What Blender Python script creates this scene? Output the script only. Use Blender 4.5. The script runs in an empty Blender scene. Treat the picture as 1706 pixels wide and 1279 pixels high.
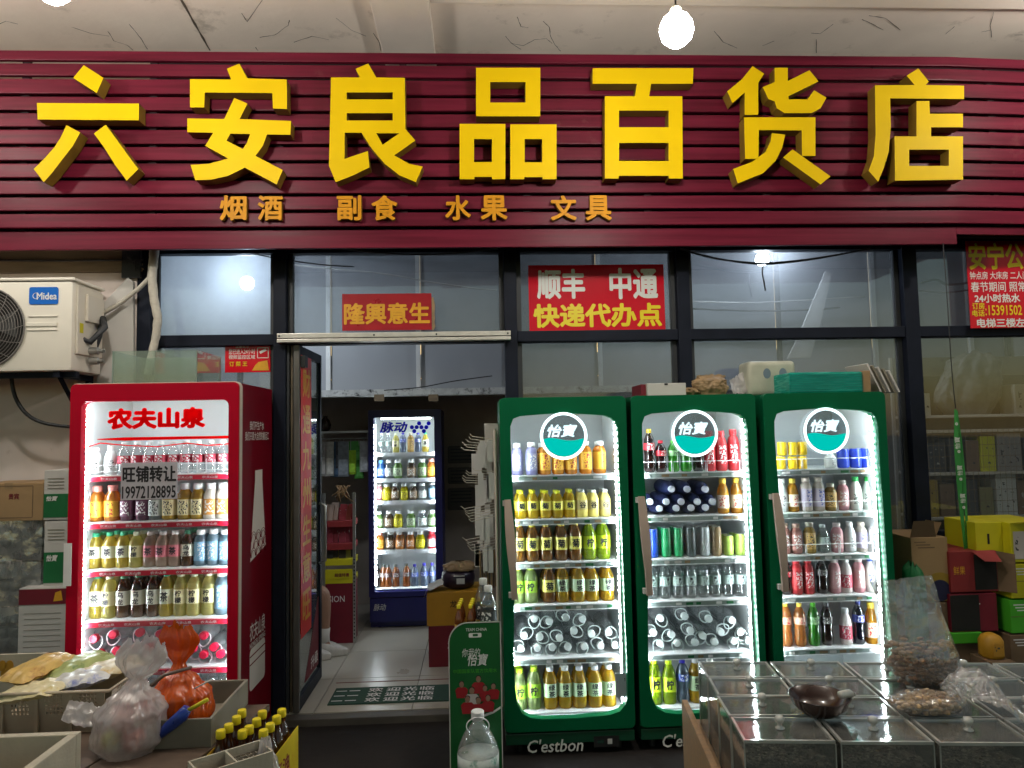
import bpy, bmesh, math, random
from mathutils import Vector, Matrix, noise
from mathutils.geometry import tessellate_polygon
random.seed(7)
S = bpy.context.scene
COL = S.collection
R = math.radians
# ------------------------------------------------------------------ camera
CAM = Vector((0.0, -4.5, 1.75))
FPX, CX, CY = 1174.0, 853.0, 639.5          # the photograph is 1706 x 1279
CROT = Matrix.Rotation(R(-2.8), 3, 'Z') @ Matrix.Rotation(R(90 + 3.8), 3, 'X') @ Matrix.Rotation(R(-1.1), 3, 'Z')
cd = bpy.data.cameras.new('camera')
cd.sensor_width = 36.0
cd.lens = 36.0 * FPX / 1706.0
cd.clip_start = 0.05
cd.clip_end = 500
cam = bpy.data.objects.new('camera', cd)
cam.matrix_world = Matrix.Translation(CAM) @ CROT.to_4x4()
COL.objects.link(cam)
S.camera = cam
# ------------------------------------------------------------------ world, evening sky
w = bpy.data.worlds.new('World')
S.world = w
w.use_nodes = True
nt = w.node_tree
bg = nt.nodes['Background']
sky = nt.nodes.new('ShaderNodeTexSky')
sky.sky_type = 'NISHITA'
sky.sun_disc = False
sky.sun_elevation = R(5)
sky.sun_rotation = R(8)
nt.links.new(sky.outputs[0], bg.inputs[0])
bg.inputs[1].default_value = 0.15
# ------------------------------------------------------------------ exposure, sampling
S.view_settings.view_transform = 'Standard'
S.view_settings.look = 'None'
S.view_settings.exposure = 0.12
S.view_settings.gamma = 1.0
S.render.engine = 'CYCLES'
cy = S.cycles
cy.use_denoising = True
cy.max_bounces = 6
cy.diffuse_bounces = 4
cy.glossy_bounces = 4
cy.transmission_bounces = 6
cy.transparent_max_bounces = 20
cy.sample_clamp_indirect = 4.0
cy.caustics_reflective = False
cy.caustics_refractive = False
# bulbs that the photograph shows: strengths used further down by their builders
BULB_OUT, BULB_IN, LED = 310.0, 380.0, 150.0

# ------------------------------------------------------------------ pixel -> place
def ray(px, py):
    return CROT @ Vector(((px - CX) / FPX, -(py - CY) / FPX, -1.0))
def P(px, py, Y):
    d = ray(px, py); return CAM + d * ((Y - CAM.y) / d.y)
def PZ(px, py, Z):
    d = ray(px, py); return CAM + d * ((Z - CAM.z) / d.z)
def PX(px, py, X):
    d = ray(px, py); return CAM + d * ((X - CAM.x) / d.x)

# ------------------------------------------------------------------ mesh helpers
class MB:
    def __init__(s): s.v = []; s.f = []; s.m = []
    def add(s, vs, fs, mi=0, M=None):
        n = len(s.v)
        s.v += [tuple(M @ Vector(p)) if M is not None else tuple(p) for p in vs]
        s.f += [tuple(i + n for i in f) for f in fs]
        s.m += [mi] * len(fs)
        return s
    def box(s, x0, x1, y0, y1, z0, z1, mi=0, M=None):
        if x1 < x0: x0, x1 = x1, x0
        if y1 < y0: y0, y1 = y1, y0
        if z1 < z0: z0, z1 = z1, z0
        vs = [(x0,y0,z0),(x1,y0,z0),(x1,y1,z0),(x0,y1,z0),(x0,y0,z1),(x1,y0,z1),(x1,y1,z1),(x0,y1,z1)]
        fs = [(0,3,2,1),(4,5,6,7),(0,1,5,4),(1,2,6,5),(2,3,7,6),(3,0,4,7)]
        return s.add(vs, fs, mi, M)
    def lathe(s, prof, seg=16, c=(0,0,0), mi=0, M=None, sq=0.0):
        n = len(s.v); vs = []; fs = []
        for r, z in prof:
            for i in range(seg):
                a = 2 * math.pi * (i + .5) / seg
                k = 1.0
                if sq: k = (abs(math.cos(a))**4 + abs(math.sin(a))**4) ** (-sq / 4)
                vs.append((c[0] + r*k*math.cos(a), c[1] + r*k*math.sin(a), c[2] + z))
        for j in range(len(prof) - 1):
            for i in range(seg):
                a = j*seg + i; b = j*seg + (i+1) % seg
                fs.append((a, b, b + seg, a + seg))
        fs.append(tuple(reversed(range(seg))))
        fs.append(tuple(range((len(prof)-1)*seg, len(prof)*seg)))
        return s.add(vs, fs, mi, M)
    def tube(s, pts, r, seg=8, mi=0, closed=False):
        pts = [Vector(p) for p in pts]; n = len(pts); vs = []; fs = []
        up = None
        for i, p in enumerate(pts):
            if closed: t = pts[(i+1) % n] - pts[i-1]
            else: t = pts[min(i+1, n-1)] - pts[max(i-1, 0)]
            t.normalize()
            if up is None:
                up = Vector((0,0,1)) if abs(t.z) < .9 else Vector((1,0,0))
            x = t.cross(up)
            if x.length < 1e-5: x = t.orthogonal()
            x.normalize(); y = x.cross(t); up = y
            rr = r[i] if isinstance(r, (list, tuple)) else r
            for k in range(seg):
                a = 2*math.pi*k/seg
                vs.append(p + x*(rr*math.cos(a)) + y*(rr*math.sin(a)))
        m = n if closed else n - 1
        for i in range(m):
            for k in range(seg):
                a = i*seg + k; b = i*seg + (k+1) % seg
                a2 = ((i+1) % n)*seg + k; b2 = ((i+1) % n)*seg + (k+1) % seg
                fs.append((a, a2, b2, b))
        if not closed:
            fs.append(tuple(range(seg))); fs.append(tuple(reversed(range((n-1)*seg, n*seg))))
        return s.add(vs, fs, mi)
    def prism(s, outer, holes=(), d0=0.0, d1=0.05, fn=None, mi=0, mside=None):
        """2-D outline (x, z) with holes, from depth d0 (front) to d1 (back); fn maps (x, d, z) to a place."""
        fn = fn or (lambda x, d, z: (x, d, z))
        loops = [list(outer)] + [list(h) for h in holes]
        flat = [p for l in loops for p in l]; N = len(flat)
        tris = tessellate_polygon([[Vector((p[0], p[1], 0)) for p in l] for l in loops])
        vs = [fn(p[0], d0, p[1]) for p in flat] + [fn(p[0], d1, p[1]) for p in flat]
        ff = []
        for t in tris:
            a, b, c = (flat[i] for i in t)
            cr = (b[0]-a[0])*(c[1]-a[1]) - (b[1]-a[1])*(c[0]-a[0])
            t = tuple(t) if cr > 0 else tuple(reversed(t))
            ff.append(t); ff.append(tuple(i + N for i in reversed(t)))
        s.add(vs, ff, mi)
        base = len(s.v) - 2*N; o = 0
        for li, l in enumerate(loops):
            ar = sum(l[i-1][0]*l[i][1] - l[i][0]*l[i-1][1] for i in range(len(l)))
            for i in range(len(l)):
                a, b = o + i, o + (i+1) % len(l)
                f = (b, a, a + N, b + N)
                if (ar > 0) != (li == 0): f = tuple(reversed(f))
                s.f.append(tuple(base + q for q in f)); s.m.append(mi if mside is None else mside)
            o += len(l)
        return s
    def grid(s, fn, nu, nv, mi=0, closeu=False):
        vs = [fn(i/nu if closeu else i/(nu-1), j/(nv-1)) for j in range(nv) for i in range(nu)]
        fs = []
        for j in range(nv - 1):
            for i in range(nu if closeu else nu - 1):
                a = j*nu + i; b = j*nu + (i+1) % nu
                fs.append((a, b, b + nu, a + nu))
        return s.add(vs, fs, mi)
    def build(s, name, mat, parent=None, smooth=False, bevel=0.0, local=False, label=None, cat=None, group=None, kind=None, seg=2):
        me = bpy.data.meshes.new(name)
        off = Vector((0,0,0))
        if parent is None and not local:
            xs, ys, zs = zip(*s.v)
            off = Vector(((min(xs)+max(xs))/2, (min(ys)+max(ys))/2, min(zs)))
        me.from_pydata([tuple(Vector(p) - off) for p in s.v], [], s.f)
        for mt in (mat if isinstance(mat, (list, tuple)) else [mat]): me.materials.append(mt)
        me.polygons.foreach_set('material_index', s.m)
        if bevel:
            bm = bmesh.new(); bm.from_mesh(me)
            bmesh.ops.remove_doubles(bm, verts=bm.verts, dist=1e-6)
            ed = [e for e in bm.edges if len(e.link_faces) == 2 and e.calc_face_angle(0) > .6]
            bmesh.ops.bevel(bm, geom=ed, offset=bevel, segments=seg, profile=.6, affect='EDGES', clamp_overlap=True)
            bm.to_mesh(me); bm.free()
        if smooth:
            me.polygons.foreach_set('use_smooth', [True]*len(me.polygons))
            if smooth == 'angle': me.set_sharp_from_angle(angle=R(38))
        me.update()
        o = bpy.data.objects.new(name, me)
        COL.objects.link(o)
        o.location = off
        if parent is not None:
            o.parent = parent
            o.matrix_parent_inverse = Matrix() if local else wm(parent).inverted()
        return tag(o, label, cat, group, kind)

def wm(o):
    m = o.matrix_basis.copy()
    if o.parent: m = wm(o.parent) @ o.matrix_parent_inverse @ m
    return m
def tag(o, label=None, cat=None, group=None, kind=None):
    if label: o['label'] = label
    if cat: o['category'] = cat
    if group: o['group'] = group
    if kind: o['kind'] = kind
    return o
def thing(name, loc, label, cat, group=None):
    o = bpy.data.objects.new(name, None)
    o.empty_display_size = .1
    COL.objects.link(o); o.location = loc
    return tag(o, label, cat, group)
def copy_tree(o, parent=None):
    c = o.copy(); COL.objects.link(c); c.parent = parent
    for ch in list(o.children): copy_tree(ch, c)
    return c

# ------------------------------------------------------------------ lettering
TX = {}
def text_mesh(s, bold=.0, shear=0.0, ext=.004):
    k = (s, bold, shear)
    if k not in TX:
        c = bpy.data.curves.new('lettering', 'FONT')
        c.body = s; c.resolution_u = 2; c.offset = bold; c.shear = shear; c.extrude = 0.0
        c.fill_mode = 'FRONT'
        ob = bpy.data.objects.new('lettering', c)
        me = bpy.data.meshes.new_from_object(ob)
        TX[k] = ([tuple(v.co) for v in me.vertices], [tuple(p.vertices) for p in me.polygons])
        bpy.data.objects.remove(ob); bpy.data.curves.remove(c); bpy.data.meshes.remove(me)
    return TX[k]
def lettering(s, fn, mat, parent, bold=.015, shear=0.0, name='lettering', keep=False):
    """fn maps normalised (u right 0..1, v up 0..1) to a place. Bold faces are shifted copies a hair apart in depth."""
    vs, fs = text_mesh(s, 0.0, shear)
    x0 = min(v[0] for v in vs) - bold; x1 = max(v[0] for v in vs) + bold
    y0 = min(v[1] for v in vs) - bold; y1 = max(v[1] for v in vs) + bold
    o = Vector(fn(0, 0)); nrm = (Vector(fn(1, 0)) - o).cross(Vector(fn(0, 1)) - o); nrm.normalize()
    sh = [(0, 0)]
    if bold > .004: sh = [(-1, 0), (1, 0), (0, -1), (0, 1)]
    if bold > .012: sh = [(math.cos(R(45*k)), math.sin(R(45*k))) for k in range(8)] + [(0, 0)]
    b = MB()
    for i, (sx, sy) in enumerate(sh):
        b.add([Vector(fn((v[0] + sx*bold - x0)/(x1-x0), (v[1] + sy*bold - y0)/(y1-y0))) + nrm*(.00012*i) for v in vs], fs)
    return b.build(name, mat, parent)
def text_px(s, x0, y0, x1, y1, Y, mat, parent, **k):
    """lettering that fills a pixel rectangle on the plane y = Y (facing the street)."""
    a, b = P(x0, y1, Y), P(x1, y0, Y)
    zb = P((x0+x1)/2, y1, Y).z; zt = P((x0+x1)/2, y0, Y).z
    return lettering(s, lambda u, v: (a.x + (b.x-a.x)*u, Y, zb + (zt-zb)*v), mat, parent, **k)

# ------------------------------------------------------------------ materials
def nmat(name):
    m = bpy.data.materials.new(name); m.use_nodes = True
    return m, m.node_tree, m.node_tree.nodes, m.node_tree.links
def M(name, col, rough=.5, metal=0.0, var=0.0, vs=6.0, bump=0.0, bs=80.0, spec=.5, stretch=None, objcol=False, coat=0.0, dark=None, ds=3.0, dt=.6):
    m, t, n, l = nmat(name)
    b = n['Principled BSDF']
    b.inputs['Base Color'].default_value = (*col, 1)
    b.inputs['Roughness'].default_value = rough
    b.inputs['Metallic'].default_value = metal
    b.inputs['Specular IOR Level'].default_value = spec
    b.inputs['Coat Weight'].default_value = coat
    tc = n.new('ShaderNodeTexCoord'); mp = n.new('ShaderNodeMapping')
    l.new(tc.outputs['Object'], mp.inputs[0])
    if stretch: mp.inputs['Scale'].default_value = stretch
    src = None
    if objcol:
        oi = n.new('ShaderNodeObjectInfo'); src = oi.outputs['Color']
    if var:
        nz = n.new('ShaderNodeTexNoise'); nz.inputs['Scale'].default_value = vs; nz.inputs['Detail'].default_value = 6
        l.new(mp.outputs[0], nz.inputs['Vector'])
        rp = n.new('ShaderNodeMapRange'); rp.inputs[1].default_value = .25; rp.inputs[2].default_value = .75
        rp.inputs[3].default_value = 1 - var; rp.inputs[4].default_value = 1 + var*.6
        l.new(nz.outputs['Fac'], rp.inputs[0])
        mx = n.new('ShaderNodeMix'); mx.data_type = 'RGBA'; mx.blend_type = 'MULTIPLY'; mx.inputs[0].default_value = 1
        if src is None: mx.inputs[6].default_value = (*col, 1)
        else: l.new(src, mx.inputs[6])
        l.new(rp.outputs[0], mx.inputs[7]); src = mx.outputs[2]
        r2 = n.new('ShaderNodeMapRange'); r2.inputs[3].default_value = max(rough - .12, .03); r2.inputs[4].default_value = min(rough + .15, 1)
        l.new(nz.outputs['Fac'], r2.inputs[0]); l.new(r2.outputs[0], b.inputs['Roughness'])
    if dark:                                             # stains of their own shape
        nz = n.new('ShaderNodeTexNoise'); nz.inputs['Scale'].default_value = ds; nz.inputs['Detail'].default_value = 9; nz.inputs['Roughness'].default_value = .7
        l.new(tc.outputs['Object'], nz.inputs['Vector'])
        rp = n.new('ShaderNodeMapRange'); rp.inputs[1].default_value = dt; rp.inputs[2].default_value = dt + .12
        l.new(nz.outputs['Fac'], rp.inputs[0])
        mx = n.new('ShaderNodeMix'); mx.data_type = 'RGBA'
        if src is None: mx.inputs[6].default_value = (*col, 1)
        else: l.new(src, mx.inputs[6])
        mx.inputs[7].default_value = (*dark, 1); l.new(rp.outputs[0], mx.inputs[0]); src = mx.outputs[2]
    if src is not None: l.new(src, b.inputs['Base Color'])
    if bump:
        nz = n.new('ShaderNodeTexNoise'); nz.inputs['Scale'].default_value = bs; nz.inputs['Detail'].default_value = 5
        l.new(mp.outputs[0], nz.inputs['Vector'])
        bp = n.new('ShaderNodeBump'); bp.inputs['Strength'].default_value = bump; bp.inputs['Distance'].default_value = .01
        l.new(nz.outputs['Fac'], bp.inputs['Height']); l.new(bp.outputs[0], b.inputs['Normal'])
    return m
def EM(name, col, s):
    m, t, n, l = nmat(name)
    n.remove(n['Principled BSDF'])
    e = n.new('ShaderNodeEmission'); e.inputs[0].default_value = (*col, 1); e.inputs[1].default_value = s
    l.new(e.outputs[0], n['Material Output'].inputs[0])
    return m
def GLASS(name, tint=(.93,.96,.96), gloss=.06, edge=.45, rough=.02, dust=0.0, dcol=(.45,.48,.5), ds=3.0, objcol=False, bump=0.0, bs=20.0, trans=0.0):
    """thin clear sheet: see-through tint, fresnel gloss, a film of dust or milkiness."""
    m, t, n, l = nmat(name)
    n.remove(n['Principled BSDF'])
    tr = n.new('ShaderNodeBsdfTransparent'); tr.inputs[0].default_value = (*tint, 1)
    gl = n.new('ShaderNodeBsdfGlossy'); gl.inputs['Roughness'].default_value = rough
    lw = n.new('ShaderNodeLayerWeight'); lw.inputs[0].default_value = .35
    mr = n.new('ShaderNodeMapRange'); mr.inputs[3].default_value = gloss; mr.inputs[4].default_value = edge
    l.new(lw.outputs['Facing'], mr.inputs[0])
    mx = n.new('ShaderNodeMixShader'); l.new(mr.outputs[0], mx.inputs[0])
    base = tr.outputs[0]
    tc = n.new('ShaderNodeTexCoord')
    if dust:
        df = n.new('ShaderNodeBsdfDiffuse'); df.inputs[0].default_value = (*dcol, 1)
        if trans:
            tl = n.new('ShaderNodeBsdfTranslucent'); tl.inputs[0].default_value = (*dcol, 1)
            m3 = n.new('ShaderNodeMixShader'); m3.inputs[0].default_value = trans
            l.new(df.outputs[0], m3.inputs[1]); l.new(tl.outputs[0], m3.inputs[2]); dfo = m3.outputs[0]
            if objcol:
                oi = n.new('ShaderNodeObjectInfo'); l.new(oi.outputs['Color'], tl.inputs[0]); l.new(oi.outputs['Color'], df.inputs[0])
        else: dfo = df.outputs[0]
        nz = n.new('ShaderNodeTexNoise'); nz.inputs['Scale'].default_value = ds; nz.inputs['Detail'].default_value = 7
        l.new(tc.outputs['Object'], nz.inputs['Vector'])
        r2 = n.new('ShaderNodeMapRange'); r2.inputs[1].default_value = .25; r2.inputs[2].default_value = .75
        r2.inputs[3].default_value = dust*.55; r2.inputs[4].default_value = min(dust*1.4, 1)
        l.new(nz.outputs['Fac'], r2.inputs[0])
        m2 = n.new('ShaderNodeMixShader'); l.new(r2.outputs[0], m2.inputs[0]); l.new(tr.outputs[0], m2.inputs[1]); l.new(dfo, m2.inputs[2])
        base = m2.outputs[0]
    if objcol:
        oi = n.new('ShaderNodeObjectInfo')
        gm = n.new('ShaderNodeGamma'); gm.inputs[1].default_value = .6
        l.new(oi.outputs['Color'], gm.inputs[0]); l.new(gm.outputs[0], tr.inputs[0])
    if bump:
        nz = n.new('ShaderNodeTexNoise'); nz.inputs['Scale'].default_value = bs; nz.inputs['Detail'].default_value = 4
        l.new(tc.outputs['Object'], nz.inputs['Vector'])
        bp = n.new('ShaderNodeBump'); bp.inputs['Strength'].default_value = bump; bp.inputs['Distance'].default_value = .02
        l.new(nz.outputs['Fac'], bp.inputs['Height']); l.new(bp.outputs[0], gl.inputs['Normal'])
        l.new(bp.outputs[0], lw.inputs['Normal'])
    l.new(base, mx.inputs[1]); l.new(gl.outputs[0], mx.inputs[2])
    l.new(mx.outputs[0], n['Material Output'].inputs[0])
    return m
def PRINT(name, ink=(.02,.02,.02), dens=.5, scale=55.0, rx=.30, rz=.42, base=None):
    """paper label: the object's colour with a printed block of ink in the middle (flat print)."""
    m, t, n, l = nmat(name)
    b = n['Principled BSDF']; b.inputs['Roughness'].default_value = .45
    tc = n.new('ShaderNodeTexCoord'); sp = n.new('ShaderNodeSeparateXYZ'); l.new(tc.outputs['Generated'], sp.inputs[0])
    def mth(op, a, c):
        q = n.new('ShaderNodeMath'); q.operation = op
        for i, x in enumerate((a, c)):
            if isinstance(x, (int, float)): q.inputs[i].default_value = x
            else: l.new(x, q.inputs[i])
        return q.outputs[0]
    mxk = mth('LESS_THAN', mth('ABSOLUTE', mth('SUBTRACT', sp.outputs[0], .5), 0), rx)
    mzk = mth('LESS_THAN', mth('ABSOLUTE', mth('SUBTRACT', sp.outputs[2], .5), 0), rz)
    front = mth('LESS_THAN', sp.outputs[1], .5)
    nz = n.new('ShaderNodeTexNoise'); nz.inputs['Scale'].default_value = scale*1.6; nz.inputs['Detail'].default_value = 2
    l.new(tc.outputs['Object'], nz.inputs['Vector'])
    ik = mth('GREATER_THAN', nz.outputs['Fac'], .66 - dens*.25)
    fac = mth('MULTIPLY', mth('MULTIPLY', mxk, mzk), mth('MULTIPLY', front, ik))
    oi = n.new('ShaderNodeObjectInfo')
    mx = n.new('ShaderNodeMix'); mx.data_type = 'RGBA'; l.new(fac, mx.inputs[0])
    if base: mx.inputs[6].default_value = (*base, 1)
    else: l.new(oi.outputs['Color'], mx.inputs[6])
    mx.inputs[7].default_value = (*ink, 1)
    l.new(mx.outputs[2], b.inputs['Base Color'])
    return m

def srgb(r, g, b):
    f = lambda c: (c/255/12.92) if c/255 <= .04045 else ((c/255 + .055)/1.055)**2.4
    return (f(r), f(g), f(b))
MAT = dict(
    slat=M('maroon_slat', (.125,.008,.024), .40, var=.40, vs=2.2, bump=.05, bs=30, stretch=(.6,4,14), dark=(.16,.045,.05), ds=1.6, dt=.64, spec=.16),
    sign_back=M('sign_back', (.012,.006,.008), .8),
    yellow=M('letter_yellow', (.74,.50,.0), .5, var=.10, vs=2.5, spec=.12),
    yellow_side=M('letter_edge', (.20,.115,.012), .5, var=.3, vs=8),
    amber=M('small_letter', (.60,.26,.012), .5, var=.15, vs=10, spec=.12),
    ceiling=M('ceiling_plaster', (.86,.76,.66), .9, var=.13, vs=1.6, bump=.16, bs=22, dark=(.56,.485,.41), ds=2.6, dt=.57),
    beam=M('beam_plaster', (.80,.72,.64), .9, var=.12, vs=3, bump=.1, bs=30),
    crack=M('crack', (.11,.085,.065), .95),
    plaster=M('wall_plaster', (.74,.64,.59), .9, var=.14, vs=2.0, bump=.1, bs=18, dark=(.40,.31,.265), ds=2.2, dt=.58),
    brownpanel=M('brown_board', (.21,.15,.09), .7, var=.3, vs=4, stretch=(1,1,9)),
    frame=M('frame_blue_black', (.010,.013,.024), .5, var=.3, vs=6, spec=.15),
    frame_dark=M('frame_inner', (.03,.033,.038), .5, var=.25, vs=6),
    alu=M('aluminium', (.62,.60,.55), .35, metal=.35, var=.15, vs=20),
    steel=M('steel_rail', (.42,.42,.40), .35, metal=.8),
    blackm=M('black_metal', (.012,.012,.014), .45),
    ground=M('pavement', (.020,.017,.016), .78, var=.5, vs=1.6, bump=.3, bs=14, spec=.18),
    tile=M('floor_tile', (.40,.37,.31), .30, var=.05, vs=2),
    grout=M('floor_grout', (.10,.09,.075), .8),
    step=M('step_stone', (.075,.066,.056), .6, var=.35, vs=7, bump=.15, bs=30),
    inwall=M('inner_wall', (.34,.35,.37), .75, var=.12, vs=1.4),
    darkwall=M('dark_inner_wall', (.36,.30,.25), .8, var=.3, vs=2),
    loft=M('loft_panel', (.36,.37,.39), .6, var=.1, vs=1.2),
    white=M('white_paint', (.72,.72,.70), .45, var=.08, vs=10),
    cream=M('cream_metal', (.66,.61,.52), .42, var=.06, vs=4, dark=(.35,.30,.24), ds=6, dt=.70),
    creamw=M('ac_shell', (.76,.72,.63), .42, var=.05, vs=4, dark=(.45,.40,.33), ds=5, dt=.70),
    blue=M('badge_blue', (.005,.13,.55), .3),
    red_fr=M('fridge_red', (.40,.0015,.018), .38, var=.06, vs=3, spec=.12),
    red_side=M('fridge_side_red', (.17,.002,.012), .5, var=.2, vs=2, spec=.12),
    green_fr=M('fridge_green', (.002,.115,.045), .36, var=.08, vs=2.5, spec=.12),
    blue_fr=M('fridge_navy', (.006,.007,.10), .4, var=.1, vs=3),
    gasket=M('gasket', (.55,.56,.55), .5),
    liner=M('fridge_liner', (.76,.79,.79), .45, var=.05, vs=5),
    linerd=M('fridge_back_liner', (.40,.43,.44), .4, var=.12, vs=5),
    shelfw=M('shelf_white', (.78,.80,.80), .3),
    shelfg=M('shelf_rail', (.30,.36,.34), .25),
    redstrip=M('price_strip_red', (.52,.01,.035), .35),
    wire=M('white_wire', (.75,.76,.76), .35),
    signred=M('sign_red', (.62,.003,.018), .16, var=.05, vs=5, coat=.25, spec=.2),
    signdark=M('sign_dark_red', (.34,.003,.012), .3, var=.15, vs=9),
    ink_w=M('ink_white', (.80,.79,.76), .5),
    ink_y=M('ink_yellow', (.85,.66,.01), .4),
    ink_o=M('ink_gold', (.72,.36,.02), .4, var=.15, vs=30),
    ink_k=M('ink_black', (.012,.010,.014), .5),
    ink_r=EM('ink_bright_red', (1.0,.006,.012), .85),
    ink_b=EM('ink_bright_blue', (.012,.012,.36), .8),
    paper=M('paper', (.74,.72,.71), .7, var=.04, vs=20),
    carton=M('carton_brown', (.33,.21,.10), .75, var=.14, vs=5, bump=.05, bs=40),
    cartond=M('carton_dark', (.16,.10,.055), .8, var=.2, vs=6),
    cartonw=M('carton_white', (.55,.53,.50), .7, var=.08, vs=6),
    cartong=M('carton_green', (.004,.13,.035), .5, var=.12, vs=6),
    cartonlg=M('carton_bright_green', (.06,.38,.02), .5, var=.12, vs=6),
    cartonr=M('carton_red', (.24,.018,.02), .6, var=.2, vs=6),
    cartonm=M('carton_maroon', (.16,.004,.016), .6, var=.2, vs=6),
    cartony=M('carton_yellow', (.56,.50,.008), .55, var=.14, vs=6),
    cartono=M('carton_orange', (.48,.24,.015), .55, var=.2, vs=6),
    black_shade=M('black_and_shade', (.01,.009,.008), .9),  # plain black, also the shade painted into openings that have no depth
    pole=M('foam_pipe', (.52,.49,.42), .8, var=.2, vs=30, bump=.3, bs=60),
    wood=M('wood_board', (.26,.15,.065), .6, var=.35, vs=5, stretch=(1,8,8), bump=.1, bs=30),
    tablew=M('table_wood', (.115,.080,.058), .5, var=.35, vs=4, stretch=(1.5,9,9), bump=.08, bs=30),
    crate=M('grey_plastic', (.22,.20,.155), .45, var=.25, vs=7, dark=(.11,.095,.07), ds=8, dt=.60),
    basket=M('beige_plastic', (.46,.38,.27), .4, var=.22, vs=8, dark=(.26,.19,.12), ds=9, dt=.60),
    foam=M('foam_box', (.44,.40,.31), .8, var=.18, vs=8, bump=.15, bs=90, dark=(.30,.26,.19), ds=7, dt=.60),
    seeds=M('dark_seeds', (.13,.105,.09), .6, var=.95, vs=45, stretch=(1,1,2.6), bump=1.0, bs=55, dark=(.02,.017,.015), ds=60, dt=.52),
    nuts=M('nut_shell', (.38,.20,.10), .45, var=.5, vs=40),
    nutsb=M('peanut', (.58,.38,.19), .55, var=.3, vs=40),
    bowl=M('brown_bowl', (.035,.016,.013), .22, coat=.4),
    skin=M('skin', (.30,.165,.11), .6, var=.08, vs=12),
    cloth=M('dark_cloth', (.03,.03,.045), .9, var=.2, vs=30),
    shoe=M('shoe_white', (.55,.52,.48), .6, var=.15, vs=30),
    hair=M('hair', (.012,.010,.009), .6),
    matg=M('mat_green', (.018,.06,.040), .85, var=.3, vs=40, bump=.4, bs=200),
    teal=M('teal_film', (.0,.30,.23), .25, var=.35, vs=10, stretch=(.6,1,9), bump=.15, bs=40),
    kraft=M('kraft_bag', (.30,.20,.10), .6, var=.35, vs=12, bump=.3, bs=30),
    pile=M('grey_film', (.22,.21,.18), .5, var=.4, vs=8, bump=.5, bs=18),
    greenrib=M('green_ribbon', (.035,.27,.05), .5, var=.2, vs=12),
    fruit=M('fruit', (.50,.13,.12), .4, var=.3, vs=14),
    fruitg=M('fruit_green', (.42,.45,.06), .4, var=.2, vs=14),
    acc=M('accessory', (.2,.2,.2), .5, var=.35, vs=30, objcol=True),
    # glass and film
    pane=GLASS('window_pane', (.80,.83,.86), .06, .5, .02, dust=.22, dcol=(.40,.42,.45), ds=2.2, trans=.5),
    pane_l=GLASS('dusty_pane', (.62,.66,.70), .08, .5, .03, dust=.74, dcol=(.52,.56,.60), ds=1.8, trans=.75),
    pane_c=GLASS('end_pane', (.88,.90,.92), .05, .45, .02, dust=.07, dcol=(.40,.42,.42), ds=2.2, trans=.5),
    doorglass=GLASS('door_glass', (.55,.60,.57), .16, .6, .03, dust=.35, dcol=(.16,.18,.16), ds=3),
    fglass=GLASS('fridge_glass', (.97,.985,.985), .035, .4, .015),
    tank=GLASS('tank_glass', (.86,.92,.89), .06, .6, .03, dust=.12, dcol=(.35,.40,.35), ds=4),
    acryl=GLASS('acrylic', (.88,.90,.88), .10, .62, .04, dust=.13, dcol=(.62,.62,.58), ds=16, bump=.05, bs=8),
    acryll=GLASS('acrylic_lid', (.92,.93,.92), .07, .42, .05, dust=.11, dcol=(.66,.66,.62), ds=9, bump=.06, bs=10),
    acryle=GLASS('acrylic_edge', (.60,.62,.58), .25, .7, .08, dust=.85, dcol=(.84,.84,.78), ds=6),
    film=GLASS('clear_film', (.95,.955,.95), .10, .7, .09, dust=.15, dcol=(.86,.87,.86), ds=9, bump=.5, bs=22, trans=.5),
    filmt=GLASS('tail_film', (.93,.93,.93), .12, .7, .12, dust=.32, dcol=(.84,.82,.81), ds=12, bump=.6, bs=26, trans=.5),
    filmw=GLASS('white_film', (.90,.88,.87), .06, .38, .22, dust=.55, dcol=(.84,.79,.77), ds=7, bump=.6, bs=20, trans=.5),
    filmo=GLASS('orange_film', (.85,.22,.02), .05, .30, .20, dust=.80, dcol=(.80,.14,.004), ds=7, bump=.6, bs=18, trans=.35),
    wrap=GLASS('pack_film', (.85,.88,.87), .16, .7, .10, dust=.36, dcol=(.74,.75,.73), ds=10, bump=.4, bs=14, trans=.4),
    # bottles
    juice=GLASS('bottle_liquid', (.8,.5,.1), .05, .30, .08, dust=.74, dcol=(.8,.5,.1), ds=9, objcol=True, trans=.55),
    jugc=GLASS('jug_clear', (.95,.97,.97), .10, .6, .06, dust=.30, dcol=(.80,.83,.83), ds=14, trans=.6),
    jugr=GLASS('jug_brightened', (.98,.985,.985), .06, .4, .08, dust=.42, dcol=(.86,.87,.88), ds=14, trans=.7),  # clear jugs whitened, standing in for the light inside the red fridge
    clear=GLASS('bottle_clear', (.90,.93,.93), .08, .75, .04, dust=.07, dcol=(.6,.63,.63), ds=20),
    solid=M('bottle_opaque', (.5,.5,.5), .3, objcol=True),
    cap=M('bottle_cap', (.8,.8,.8), .4, objcol=True),
    label=PRINT('bottle_label', (.03,.03,.03), .45, 75),
    label2=PRINT('bottle_label_red', (.45,.03,.03), .45, 70),
    label3=PRINT('bottle_label_blue', (.03,.06,.35), .5, 60),
    label4=PRINT('bottle_label_white', (.75,.75,.72), .5, 60),
    pack=PRINT('pack_print', (.05,.05,.05), .18, 16, .36, .30),
    pack2=PRINT('pack_print_white', (.50,.48,.44), .18, 16, .36, .30),
    canlid=M('can_lid', (.6,.6,.6), .3, metal=.9),
)
LEDM = EM('led_light', (.86,.95,1.0), LED)
RING = EM('ring_light', (.80,.97,1.0), 2.2)
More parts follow.
